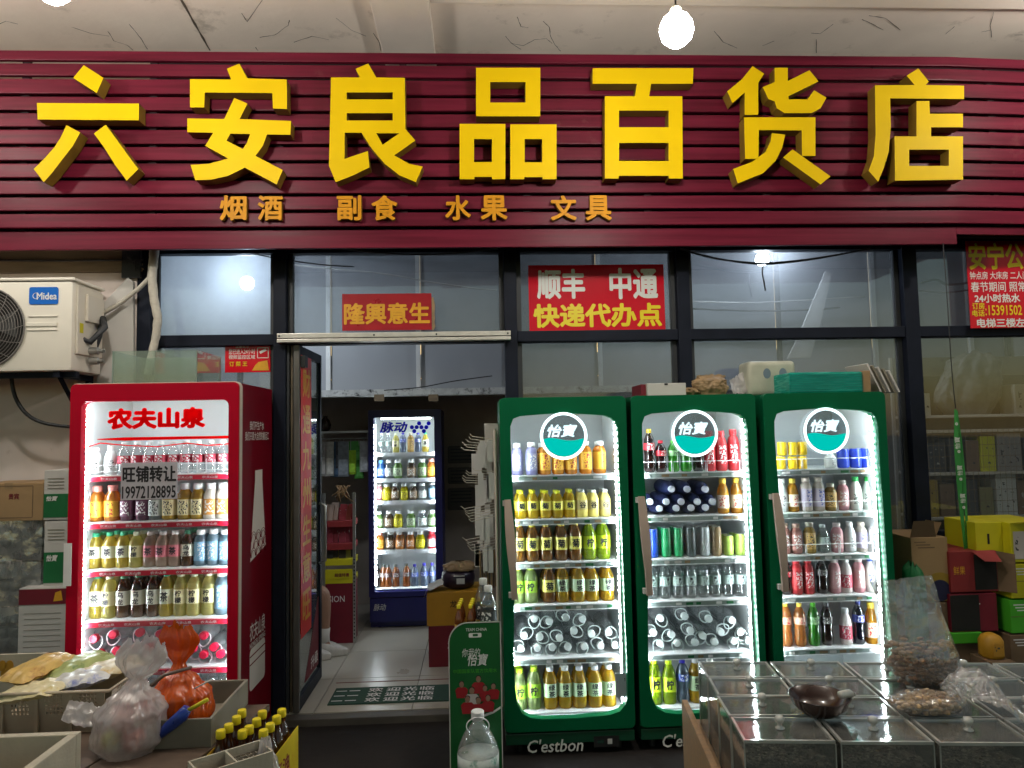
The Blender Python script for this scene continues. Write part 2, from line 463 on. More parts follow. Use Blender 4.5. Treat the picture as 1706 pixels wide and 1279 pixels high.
LOGOW = EM('logo_white', (.75,.95,1.0), 1.25)
TEALE = EM('logo_teal', (.0,.52,.44), 1.0)
BULBM = EM('bulb_light', (1.0,.95,.86), BULB_OUT)
BULBI = EM('inner_bulb_light', (.80,.90,1.0), BULB_IN)
def TRL(name, col, k=.5):
    m, t, n, l = nmat(name)
    n.remove(n['Principled BSDF'])
    d = n.new('ShaderNodeBsdfDiffuse'); d.inputs[0].default_value = (*col, 1)
    q = n.new('ShaderNodeBsdfTranslucent'); q.inputs[0].default_value = (*col, 1)
    mx = n.new('ShaderNodeMixShader'); mx.inputs[0].default_value = k
    l.new(d.outputs[0], mx.inputs[1]); l.new(q.outputs[0], mx.inputs[2]); l.new(mx.outputs[0], n['Material Output'].inputs[0])
    return m
MAT['ink_r'] = TRL('sticker_red', (.95,.004,.008), .6)
MAT['ink_b'] = TRL('sticker_blue', (.012,.012,.45), .6)
MAT['papert'] = TRL('paper_sheet', (.60,.57,.60), .35)

# ================================================================== the setting
CEIL = 4.28
def struct(b, name, mat, **k):
    return b.build(name, mat, kind='structure', **k)
struct(MB().box(-60, 60, -120, 0.0, -.20, 0.0), 'ground', MAT['ground'])
# shop floor: screed with joints, tiles laid on it one by one
fl = struct(MB().box(-2.6, 4.6, 0.001, 4.0, -.20, .034), 'shop_floor', MAT['grout'])
tm = None
for ix in range(-4, 2):
    for iy in range(0, 5):
        x = ix*.6 + .16; y = iy*.6 + .012
        b = MB().box(x + .0025, x + .5975, y + .0025, y + .5975, .035, .042)
        b.build('floor_tile', MAT['tile'], fl)
struct(MB().box(-1.32, .24, -.085, -.001, -.02, .0415), 'door_step', MAT['step'], bevel=.004)
ce = struct(MB().box(-7, 7, -7.5, .45, CEIL, CEIL + .3), 'ceiling', MAT['ceiling'])
# beams and joint under the ceiling
xa, xb = PZ(636, 86, CEIL - .07).x, PZ(724, 86, CEIL - .07).x
MB().box(xa, xb, -7.4, .2, CEIL - .07, CEIL - .001).build('beam', MAT['beam'], ce, bevel=.01)
yb = PZ(1200, 11, CEIL - .05).y
MB().box(xb + .004, 6.9, yb - .45, yb, CEIL - .05, CEIL - .001).build('beam', MAT['beam'], ce, bevel=.008)
yb2 = PZ(640, 4, CEIL - .05).y
def ribbon(pts, wd, z, fr=.25):
    b = MB(); V = [PZ(x, y, z) for x, y in pts]; L = []
    for i in range(len(V) - 1):
        for k in range(4):
            t = k / 4; p = V[i].lerp(V[i+1], t)
            p.x += (random.random() - .5) * wd * 2.5 * fr; p.y += (random.random() - .5) * wd * 2.5 * fr; L.append(p)
    L.append(V[-1])
    vs = []; fs = []
    for i, p in enumerate(L):
        t = (L[min(i+1, len(L)-1)] - L[max(i-1, 0)]); t.normalize()
        q = Vector((-t.y, t.x, 0)) * wd * (.35 + .65 * random.random()) * .5
        vs += [p + q, p - q]
        if i: fs.append((2*i-2, 2*i-1, 2*i+1, 2*i))
    b.add(vs, fs); return b
ribbon([(300, -4), (325, 40), (350, 84)], .018, CEIL - .002, .05).build('joint', MAT['crack'], ce)
CR = [[(180,52),(190,68),(212,75),(222,84)],[(215,40),(232,60),(240,72),(246,82)],[(120,45),(150,55),(182,60)],[(403,22),(412,36),(437,0)],[(433,62),(458,58),(480,42),(482,33)],[(425,78),(430,84)],
      [(842,60),(852,72),(872,76),(890,66),(910,64),(920,72)],[(852,72),(868,82)],[(905,35),(915,45),(917,60),(925,75),(934,85)],[(862,28),(868,44),(880,46)],[(560,30),(585,50),(610,60)],[(622,55),(632,70),(634,84)],
      [(1190,52),(1205,70),(1228,80)],[(1352,55),(1367,56),(1388,40)],[(1270,76),(1290,68)],[(1360,65),(1360,88)],[(1436,32),(1450,38),(1472,50)],[(1448,26),(1475,30),(1500,50)],[(1655,20),(1650,42),(1652,62)],[(1635,53),(1650,50)],[(1575,57),(1590,44)],[(1690,58),(1704,58)],[(490,70),(520,60),(548,66)],[(30,40),(10,35),(-5,42)]]
for c in CR: ribbon(c, .0055, CEIL - .0025).build('crack', MAT['crack'], ce)

# walls
def wall(b, name, mat, label, cat='wall', **k): return b.build(name, mat, label=label, cat=cat, **k)
xw = P(228, 500, 0).x
wall(MB().box(-6, xw, .0, .2, -.1, P(100, 455, 0).z), 'plaster_wall', MAT['plaster'], 'stained beige plaster wall behind the outdoor air conditioner')
wall(MB().box(-6, xw, -.03, .2, P(100, 455, 0).z + .002, P(100, 140, 0).z), 'fascia_board', MAT['brownpanel'], 'brown boarded strip of wall under the shop sign, above the air conditioner', 'wall')
wall(MB().box(xw + .002, 6, .16, .3, P(850, 398, 0).z, CEIL), 'lintel_wall', MAT['sign_back'], 'dark wall behind the slatted shop sign above the windows')
wall(MB().box(-2.6, 4.6, 2.75, 2.9, .035, 2.3), 'inner_back_wall', MAT['darkwall'], 'dark back wall of the shop behind the blue fridge')
wall(MB().box(-2.75, -2.6, .2, 2.9, .035, 3.5), 'inner_side_wall', MAT['inwall'], 'grey side wall inside the shop behind the hanging accessories')
wall(MB().box(4.6, 4.75, .2, 2.9, .035, 3.5), 'inner_side_wall', MAT['inwall'], 'grey side wall inside the shop behind the goods shelves')
struct(MB().box(-2.75, 4.75, .12, 1.5, 3.5, 3.6), 'inner_ceiling', MAT['inwall'])
struct(MB().box(-2.6, 4.6, 1.38, 2.9, 2.32, 2.40), 'loft_floor', MAT['darkwall'])

# loft partition above the shop: panels between posts over a worn ledge
YL = 1.3
lo = thing('loft_partition', (P(680, 652, YL).x, YL, P(680, 652, YL).z), 'grey panelled loft front with white posts and a worn ledge inside the doorway', 'partition')
zl, zt = P(680, 652, YL).z, 3.5
px_posts = [250, 400, 547, 697, 850, 1000, 1150, 1300, 1460, 1620]
xs = [P(p, 600, YL).x for p in px_posts] + [4.55]
xs[0] = -2.55
for i in range(len(xs) - 1):
    MB().box(xs[i] + .02, xs[i+1] - .02, YL + .02, YL + .05, zl + .02, zt).build('panel', MAT['loft'], lo)
for i, x in enumerate(xs):
    MB().box(x - .018, x + .018, YL - .012, YL + .019, zl + .021, zt).build('post', MAT['white'] if i % 3 != 1 else MAT['frame_dark'], lo, bevel=.002)
MB().box(xs[0] - .02, xs[-1] + .03, YL - .05, YL + .08, zl - .035, zl + .019).build('ledge', M('worn_ledge', (.55,.55,.53), .6, var=.3, vs=12, dark=(.03,.03,.03), ds=14, dt=.52), lo)
for p in (632, 722):
    c = P(p, 661, YL - .05); MB().box(c.x - .04, c.x + .04, YL - .062, YL - .051, c.z - .035, c.z + .02).build('bracket', MAT['brownpanel'], lo)

# ================================================================== shopfront frame
zTop0, zTop1 = P(850, 418, 0).z, P(850, 386, 0).z
zTr0, zTr1 = P(850, 569, 0).z, P(850, 551, 0).z
zSill = P(1600, 884, 0).z
sf = thing('shopfront_frame', (P(848, 500, 0).x, .05, 0), 'blue-black metal shopfront frame with glass panes over and beside the doorway', 'shop window')
posts = [(228, 251), (455, 476), (840, 861), (1129, 1150), (1507, 1531), (1905, 1930)]
PXW = []
for a, c in posts:
    x0, x1 = P(a, 500, 0).x, P(c, 500, 0).x; PXW.append((x0, x1))
    MB().box(x0, x1, 0, .11, .036 if a in (455, 840) else 0.001, zTop1).build('mullion', MAT['frame'], sf, bevel=.004)
for i in range(5):
    x0, x1 = PXW[i][1] + .001, PXW[i+1][0] - .001
    MB().box(x0, x1, .012, .10, zTop0, zTop1 - .002).build('top_rail', MAT['frame'], sf, bevel=.003)
    MB().box(x0, x1, .008, .10, zTr0, zTr1).build('transom', MAT['frame'], sf, bevel=.003)
    MB().box(x0 + .001, x0 + .03, .05, .098, zTr1 + .001, zTop0 - .001).build('inner_stile', MAT['frame_dark'], sf)
    MB().box(x1 - .03, x1 - .001, .05, .098, zTr1 + .001, zTop0 - .001).build('inner_stile', MAT['frame_dark'], sf)
    MB().box(x0 + .031, x1 - .031, .066, .072, zTr1 + .002, zTop0 - .002).build('pane', MAT['pane_l'] if i == 0 else MAT['pane'], sf)
    if i != 1:
        MB().box(x0, x1, .008, .10, zSill - .07, zSill).build('sill', MAT['frame'], sf, bevel=.003)
        MB().box(x0, x1, .03, .09, .001, zSill - .071).build('lower_panel', MAT['frame_dark'], sf)
        MB().box(x0 + .001, x0 + .03, .05, .098, zSill + .001, zTr0 - .001).build('inner_stile', MAT['frame_dark'], sf)
        MB().box(x1 - .03, x1 - .001, .05, .098, zSill + .001, zTr0 - .001).build('inner_stile', MAT['frame_dark'], sf)
        MB().box(x0 + .031, x1 - .031, .066, .072, zSill + .002, zTr0 - .002).build('pane', MAT['pane_c'] if i == 4 else MAT['pane'], sf)

# aluminium cover over the door
a, c = P(461, 560, -.06), P(851, 560, -.06)
dc = thing('door_header_rail', ((a.x+c.x)/2, -.03, P(650, 568, -.06).z), 'white aluminium roller cover rail with screws across the top of the doorway', 'rail')
z0, z1 = P(650, 568, -.06).z, P(650, 553, -.06).z
zm = z0 + (z1 - z0)*.42
MB().box(a.x, c.x, -.058, -.001, zm + .003, z1).build('upper_lip', MAT['alu'], dc, bevel=.003)
MB().box(a.x, c.x, -.062, -.001, z0, zm - .003).build('lower_lip', MAT['alu'], dc, bevel=.003)
MB().box(a.x, c.x, -.050, -.001, zm - .0028, zm + .0028).build('groove', MAT['blackm'], dc)
for p in (465, 623, 727, 846):
    q = P(p, 556, -.06); MB().lathe([(.006,0),(.006,.003)], 8, M=Matrix.Translation((q.x, -.0585, (zm+z1)/2)) @ Matrix.Rotation(R(90), 4, 'X')).build('screw', MAT['blackm'], dc)

# open glass door, folded inward
xd = P(488, 700, 0).x + .02
dl = thing('glass_door', (xd, .4, .045), 'glass door leaf swung inward with steel stiles and a handle', 'door')
zd1 = P(488, 575, .02).z
def leaf(y0, y1, z0, z1, nm, mt, dx0=-.018, dx1=.018, bv=.003): return MB().box(xd + dx0, xd + dx1, y0, y1, z0, z1).build(nm, mt, dl, bevel=bv)
leaf(.004, .030, .05, zd1, 'stile', M('dull_stile', (.13,.125,.115), .4, metal=.4, var=.3, vs=6)); leaf(.595, .64, .05, zd1, 'stile', MAT['frame'])
leaf(.031, .594, zd1 - .06, zd1, 'top_rail', MAT['frame']); leaf(.031, .594, .05, .13, 'bottom_rail', MAT['frame'])
leaf(.031, .594, .131, zd1 - .061, 'glass', MAT['doorglass'], -.004, .004, 0)
MB().tube([(xd+.02,.56,.85),(xd+.06,.56,.87),(xd+.06,.56,1.25),(xd+.02,.56,1.27)], .011, 8).build('handle', MAT['steel'], dl, smooth=True)
leaf(.03, .10, zd1 - .14, zd1 - .065, 'closer', MAT['blackm'], .019, .05)
# advert on the door's foot
pc = MB(); pc.prism([(.20,.16),(.585,.16),(.585,.62),(.42,.42)], (), .0, .0015, fn=lambda y, d, z: (xd + .0065 - d, y, z)); o = pc.build('door_sticker', MAT['cartonm'], label='maroon sticker across the lower corner of the glass door', cat='sticker')
lettering('升级', lambda u, v: (xd + .0072, .36 + .20*u, .19 + .08*v), MAT['ink_w'], o)
# door frame jambs, left of the opening
xj = PXW[1][1]
jb = thing('door_jamb', (xj + .02, .05, .036), 'grey steel door jamb between the red fridge and the open glass door', 'door frame')
MB().box(xj + .002, xj + .018, .02, .10, .037, zTr0 - .002).build('guide_rail', MAT['frame_dark'], jb)
MB().box(xj + .022, xj + .034, .04, .112, .037, zTr0 - .002).build('guide_rail', M('worn_brown_rail', (.20,.155,.10), .5, var=.4, vs=9), jb)
# couplet banner on the door
bn = thing('couplet_banner', (xd + .02, .3, .9), 'red vertical couplet banner with gold characters on the open glass door', 'banner')
zb0, zb1 = P(500, 1062, .08).z, P(500, 592, .08).z
MB().box(xd + .020, xd + .022, .036, .31, zb0, zb1).build('paper', M('banner_red', (.66,.018,.014), .45, var=.2, vs=8), bn)
ch = '财通九州生意旺'
for i, c in enumerate(ch):
    h = (zb1 - zb0 - .12)/len(ch); zt = zb1 - .06 - i*h
    lettering(c, lambda u, v: (xd + .0232, .075 + .20*u, zt - h*.88 + h*.80*v), MAT['ink_o'], bn, bold=.022)

# ================================================================== the sign
YS = -.30
zs0, zs1 = P(650, 379, YS).z, P(650, 85, YS).z
xB = P(1590, 240, YS).x; bend = math.tan(R(3.2))
xL, xR = -4.6, 5.2
sg = thing('shop_sign', (P(850, 300, YS).x, YS, zs0), 'long maroon slatted shop sign with large raised yellow characters', 'shop sign')
gaps = [85, 106, 131, 160, 187, 214, 242, 269, 297, 324, 351, 379]
zg = [P(650, g, YS).z for g in gaps]
def strip3(z0, z1, y0, y1, x0=xL, x1=xR):
    b = MB(); X = [x0, xB, x1]; O = [0, 0, (x1 - xB)*bend]
    vs = []
    for x, o in zip(X, O):
        vs += [(x, y0+o, z0), (x, y1+o, z0), (x, y1+o, z1), (x, y0+o, z1)]
    fs = [(0,3,2,1), (8,9,10,11)]
    for k in (0, 4):
        for a, c in ((0,1),(1,2),(2,3),(3,0)): fs.append((k+a, k+c, k+4+c, k+4+a))
    b.add(vs, fs); return b
for i in range(len(zg) - 1):
    za, zc = zg[i+1] + .010, zg[i] - .010
    strip3(za, zc, YS, YS + .028).build('slat', MAT['slat'], sg, bevel=.005)
MB().box(xL, P(1600, 400, YS).x, YS + .03, YS + .055, zs0 - .115, zs0 - .004).build('lower_lip', MAT['slat'], sg, bevel=.003)
xe = P(1600, 400, YS).x
MB().add([(x, y + max(0, (x-xB)*bend), z) for x in (xe + .001, xR) for (y, z) in ((YS+.03, zs0-.05), (YS+.055, zs0-.05), (YS+.055, zs0-.004), (YS+.03, zs0-.004))], [(0,3,2,1),(4,5,6,7),(0,1,5,4),(1,2,6,5),(2,3,7,6),(3,0,4,7)]).build('lower_lip', MAT['slat'], sg)
for x in [-4.2 + .75*k for k in range(13)]:
    o = max(0, (x - xB)*bend)
    MB().box(x, x + .04, YS + .030 + o, YS + .06 + o, zs0 + .002, zs1 - .03).build('batten', MAT['sign_back'], sg)
for x in (-4.0, -1.5, 1.5, 4.4):
    MB().box(x, x + .04, YS + .20, .15, zs1 - .10, zs1 - .06).build('bracket', MAT['sign_back'], sg)
strip3(zs0 - .06, zs1 - .15, YS + .085, YS + .09).build('backing', MAT['sign_back'], sg)
# big characters, traced stroke outlines (zoomed pixels / 2.8433 + origin)
GL = [
 ('六', 0, [([(397,308),(490,368),(458,440),(347,368)],[]), ([(175,487),(658,490),(657,569),(178,565)],[]),
   ([(315,592),(380,627),(345,690),(295,755),(245,820),(207,862),(160,800),(215,745),(255,700),(285,655)],[]),
   ([(500,590),(560,670),(610,740),(655,800),(600,855),(545,780),(495,700),(445,632)],[])]),
 ('安', 0, [([(1075,325),(1133,300),(1172,370),(1358,376),(1360,516),(1293,513),(1290,440),(970,437),(967,508),(900,508),(900,374),(1095,376)],[]),
   ([(1110,463),(1172,490),(1135,563),(1378,572),(1376,638),(1265,636),(1245,690),(1210,738),(1340,805),(1310,873),(1160,793),(1080,832),(1000,850),(925,853),(903,780),(990,775),(1080,750),(972,690),(1010,628),(887,625),(887,560),(1062,563)],
    [[(1092,632),(1185,634),(1170,675),(1150,705),(1072,665)]])]),
 ('良', 560, [([(92,325),(152,300),(190,366),(325,368),(328,610),(375,665),(275,735),(345,775),(410,788),(378,862),(300,830),(230,775),(170,705),(120,628),(40,628),(40,752),(150,715),(158,792),(80,830),(-2,862),(-34,785),(-24,366),(112,366)],
    [[(50,437),(268,437),(268,470),(50,470)],[(50,535),(268,535),(268,570),(50,570)],[(190,630),(300,630),(220,685)]])]),
 ('品', 560, [([(663,320),(967,320),(967,550),(663,550)],[[(730,388),(897,388),(897,485),(730,485)]]),
   ([(585,586),(802,586),(802,848),(738,848),(738,837),(655,837),(655,848),(585,848)],[[(653,658),(738,658),(738,767),(653,767)]]),
   ([(825,588),(1044,588),(1044,848),(978,848),(978,838),(892,838),(892,848),(825,848)],[[(893,658),(976,658),(976,768),(893,768)]])]),
 ('百', 560, [([(1215,322),(1692,322),(1690,396),(1492,396),(1483,455),(1640,455),(1642,845),(1575,845),(1575,832),(1340,832),(1338,845),(1273,845),(1273,455),(1415,455),(1425,396),(1215,396)],
    [[(1340,523),(1575,523),(1575,602),(1340,602)],[(1340,676),(1575,676),(1575,762),(1340,762)]])]),
 ('货', 1106, [([(420,312),(475,348),(447,392),(447,543),(383,543),(383,437),(325,488),(300,432),(370,375)],[]),
   ([(525,320),(587,320),(587,383),(690,332),(733,385),(590,455),(592,470),(680,470),(712,427),(770,462),(742,512),(700,535),(572,535),(535,512),(525,480),(495,468),(468,412),(525,388)],[]),
   ([(380,555),(718,555),(718,738),(655,738),(653,617),(450,615),(448,752),(385,752)],[]),
   ([(512,630),(575,637),(560,700),(530,760),(470,820),(350,868),(328,800),(420,765),(480,720),(505,670)],[]),
   ([(610,707),(790,835),(742,873),(565,745)],[])]),
 ('店', 1106, [([(1150,358),(1205,323),(1255,385),(1240,402),(1422,405),(1422,468),(1072,465),(1075,600),(1065,720),(1040,800),(1015,860),(970,808),(995,740),(1003,640),(1000,403),(1188,402)],[]),
   ([(1197,478),(1258,478),(1260,538),(1417,538),(1417,602),(1266,602),(1266,645),(1417,645),(1417,850),(1095,855),(1093,645),(1197,645)],[[(1162,708),(1350,708),(1350,785),(1162,785)]])]),
]
YC = YS - .095
for ch, ox, polys in GL:
    b = MB()
    def w2(p): q = P(ox + p[0]/2.8433, p[1]/2.8433, YC); return (q.x, q.z)
    for outer, holes in polys:
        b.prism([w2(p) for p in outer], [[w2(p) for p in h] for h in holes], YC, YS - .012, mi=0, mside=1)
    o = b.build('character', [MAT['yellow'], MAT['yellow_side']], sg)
    o['label'] = 'raised yellow character ' + ch
    # stand-off pins that carry the character
    xs_ = [w2(p)[0] for p in polys[-1][0]]; zs_ = [w2(p)[1] for p in polys[-1][0]]
for s, x0, x1 in (('烟',366,411),('酒',429,471),('副',561,602),('食',619,662),('水',742,784),('果',801,845),('文',918,960),('具',976,1018)):
    vs, fs = text_mesh(s); B_ = .030
    a0 = min(v[0] for v in vs) - B_; a1 = max(v[0] for v in vs) + B_; c0 = min(v[1] for v in vs) - B_; c1 = max(v[1] for v in vs) + B_
    A = P(x0, 367, YS - .03); B = P(x1, 325, YS - .03); b = MB(); n = len(vs)
    cnt = set()
    for f in fs:
        for i in range(len(f)): cnt.add((f[i], f[(i+1) % len(f)]))
    for k in range(8):
        sx, sy = B_*math.cos(R(45*k)), B_*math.sin(R(45*k)); dy = .0002*k
        mp = lambda v, y: (A.x + (B.x-A.x)*(v[0]+sx-a0)/(a1-a0), y, A.z + (B.z-A.z)*(v[1]+sy-c0)/(c1-c0))
        m0 = len(b.v); b.add([mp(v, YS - .03 - dy) for v in vs] + [mp(v, YS - .001) for v in vs], fs)
        for (i, j) in cnt:
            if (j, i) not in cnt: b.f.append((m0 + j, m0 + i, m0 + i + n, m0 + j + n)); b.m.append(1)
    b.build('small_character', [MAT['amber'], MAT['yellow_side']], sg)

# ================================================================== lamps
def bulb(px, py, Y, r, mat, label, group, ztop, cat='light bulb'):
    c = P(px, py, Y)
    t = thing('light_bulb', (c.x, c.y, c.z - r), label, cat, group)
    MB().lathe([(.004,-r),(r*.5,-r*.87),(r*.87,-r*.5),(r,0),(r*.93,r*.4),(r*.72,r*.75),(r*.46,r*.95)], 20, c).build('globe', mat, t, smooth=True)
    MB().lathe([(r*.40,r*.952),(r*.34,r*1.35),(r*.15,r*1.5)], 14, c)  .build('socket', MAT['crate'], t, smooth='angle')
    if ztop: MB().tube([(c.x, c.y, c.z + r*1.48), (c.x, c.y, ztop - .001)], .004, 6).build('cord', MAT['blackm'], t)
    return t
bulb(1127, 50, -1.7, .070, BULBM, 'glowing bulb hanging from the ceiling before the sign, nearer the green fridges', None, CEIL)
bulb(88, -24, -1.7, .070, BULBM, 'glowing bulb hanging from the ceiling before the sign, nearer the air conditioner', None, CEIL)
# two more bulbs of the same row: the photograph shows them mirrored in the slats at both ends of the sign
def bulb_at(x, y, z, label):
    c = Vector((x, y, z)); v = c - CAM; l_ = CROT.transposed() @ v
    return bulb(CX - FPX*l_.x/l_.z, CY + FPX*l_.y/l_.z, y, .070, BULBM, label, None, CEIL)
bulb_at(-3.45, -1.5, 3.80, 'glowing bulb beyond the air conditioner, mirrored in the end of the slatted sign')
bulb_at(3.70, -1.4, 3.85, 'glowing bulb beyond the stacked cartons, mirrored in the end of the slatted sign')
b1 = bulb(1270, 432, .25, .045, BULBI, 'small glowing bulb hanging behind the window pane above the green fridges', None, 0)
c = P(1270, 432, .25)
MB().box(c.x - .16, c.x + .16, .22, .28, c.z + .095, c.z + .125).build('bar', MAT['frame_dark'], b1, bevel=.004)
MB().tube([(c.x + .12, .25, c.z + .125), (c.x + .12, .25, 3.45)], .006, 6).build('rod', MAT['frame_dark'], b1)
b2 = bulb(412, 472, .36, .045, BULBI, 'small glowing bulb behind the dusty pane above the red fridge', None, 3.5)
# ================================================================== bottles
def mesh_of(b, name, mats, smooth=True):
    me = bpy.data.meshes.new(name); me.from_pydata(b.v, [], b.f)
    for m in mats: me.materials.append(m)
    me.polygons.foreach_set('material_index', b.m)
    if smooth:
        me.polygons.foreach_set('use_smooth', [True]*len(me.polygons)); me.set_sharp_from_angle(angle=R(50))
    return me
TYPES = {  # height, half width, body profile, cap (r, z0, z1), label (r, z0, z1), squareness
 'tea':   (.215, .033, [(.002,.002),(.027,0),(.033,.008),(.033,.05),(.0322,.055),(.033,.06),(.033,.135),(.0315,.148),(.021,.180),(.0145,.190),(.0145,.204)], (.0168,.192,.215), (.0337,.062,.133), .55),
 'round': (.21, .032, [(.002,.002),(.026,0),(.032,.007),(.032,.14),(.030,.155),(.024,.170),(.0175,.178),(.0175,.195)], (.0205,.182,.21), (.0327,.03,.142), 0),
 'cola':  (.23, .033, [(.002,.004),(.024,0),(.031,.012),(.0325,.04),(.0285,.085),(.0325,.125),(.033,.15),(.029,.175),(.018,.20),(.0125,.208),(.0125,.219)], (.0145,.209,.23), (.0331,.118,.156), 0),
 'water': (.225, .031, [(.002,.004),(.025,0),(.031,.008),(.031,.03),(.0295,.034),(.031,.038),(.031,.06),(.0295,.064),(.031,.068),(.031,.14),(.029,.16),(.019,.19),(.0135,.2),(.0135,.213)], (.0155,.202,.225), (.0316,.075,.130), 0),
 'wide':  (.16, .042, [(.003,.003),(.036,0),(.042,.008),(.042,.095),(.039,.112),(.026,.13),(.024,.14)], (.0275,.133,.16), (.0427,.02,.09), .5),
 'yog':   (.19, .033, [(.002,.002),(.028,0),(.033,.008),(.033,.10),(.030,.125),(.022,.150),(.016,.16),(.016,.176)], (.0185,.164,.19), (.0337,.03,.10), 0),
 'can':   (.165, .0285, [(.022,0),(.0265,.004),(.0285,.012),(.0285,.148),(.0255,.160),(.0255,.163)], (.0252,.1605,.165), None, 0),
 'short': (.12, .031, [(.024,0),(.029,.004),(.031,.012),(.031,.105),(.028,.115),(.028,.118)], (.0276,.1165,.12), None, 0),
 'soy':   (.29, .036, [(.002,.003),(.030,0),(.036,.008),(.036,.16),(.033,.19),(.022,.225),(.0145,.24),(.0145,.27)], (.0175,.262,.29), (.0367,.04,.15), .5),
}
BM = {}
def bottle_mesh(t):
    if t not in BM:
        h, hw, prof, cap, lab, sq = TYPES[t]
        body = MB().lathe(prof, 16, sq=sq)
        k = MB().lathe([(cap[0]*.96,cap[1]),(cap[0],cap[1]+.002),(cap[0],cap[2]-.003),(cap[0]*.9,cap[2])], 14)
        lm = None
        if lab:
            b = MB(); r, z0, z1 = lab; n = 16
            vs = []
            for z in (z0, z1):
                for i in range(n):
                    a = 2*math.pi*(i+.5)/n; q = (abs(math.cos(a))**4 + abs(math.sin(a))**4)**(-sq/4) if sq else 1
                    vs.append((r*q*math.cos(a), r*q*math.sin(a), z))
            b.add(vs, [(i, (i+1) % n, n + (i+1) % n, n + i) for i in range(n)]); lm = b
        BM[t] = (body, k, lm)
    return BM[t]
GLYPH = {}
def glyph_label(t, ch):
    h, hw, prof, cap, lab, sq = TYPES[t]; r, z0, z1 = lab
    b = MB(); L = BM[t][2]; b.add(L.v, L.f, 0)
    for ci, c in enumerate(ch):
        vs, fs = text_mesh(c); xs = [v[0] for v in vs]; ys = [v[1] for v in vs]
        H = (z1-z0)*(.62 if len(ch) == 1 else .40); W_g = min(r*1.05, H*1.0)
        zc = (z0+z1)/2 if len(ch) == 1 else (z0+z1)/2 + (.24 - .48*ci)*(z1-z0)
        for k in range(4):
            sx, sy = (.03*math.cos(R(90*k)), .03*math.sin(R(90*k)))
            pts = []
            for v in vs:
                x = ((v[0] + sx - min(xs))/(max(xs)-min(xs)) - .5)*W_g; z = zc + ((v[1] + sy - min(ys))/(max(ys)-min(ys)) - .5)*H
                y = -(r + .0016 + .0001*k) if sq else -math.sqrt(max(0, (r + .0009)**2 - x*x)) - .0001*k
                pts.append((x, y, z))
            b.add(pts, fs, 1)
    return b
CHR = {'ytea':'菊','grain':'谷','btea':'菊','lime':'柠','paleime':'柠','gtea':'绿茶','ptea':'茶','dtea':'乌龙','rtea':'茶','lem':'柠檬'}
MC = {}
def bottle(name, t, loc, h, hw, style, body, cap, lab, labmat, label, cat, group, rot=None, ch=None):
    """one drink: body mesh (root), cap and label as its parts; copies share mesh data."""
    key = (t, style, labmat, ch)
    if key not in MC:
        B, K, L = bottle_mesh(t)
        MC[key] = (mesh_of(B, t + '_body', [MAT[style]]), mesh_of(K, t + '_cap', [MAT['canlid' if t in ('can','short') else 'cap']]), (mesh_of(glyph_label(t, ch), t + '_label', [MAT['solid'], MAT['ink_k']]) if ch else mesh_of(L, t + '_label', [MAT[labmat]])) if L and labmat else None)
    mb, mk, ml = MC[key]
    o = bpy.data.objects.new(name, mb); COL.objects.link(o)
    sx = hw / TYPES[t][1]; sz = h / TYPES[t][0]
    m = Matrix.Translation(loc) @ (rot if rot is not None else Matrix.Rotation(random.uniform(-.5,.5) if TYPES[t][5] == 0 else random.uniform(-.12,.12), 4, 'Z')) @ Matrix.Diagonal((sx, sx, sz, 1))
    o.matrix_basis = m; o.color = (*body, 1)
    tag(o, label, cat, group)
    c = bpy.data.objects.new('lid' if t in ('can','short') else 'cap', mk); COL.objects.link(c); c.parent = o; c.color = (*cap, 1)
    if ml:
        l = bpy.data.objects.new('label', ml); COL.objects.link(l); l.parent = o; l.color = (*lab, 1)
    return o
ORD = ['', 'top', 'second', 'third', 'fourth', 'fifth', 'sixth']
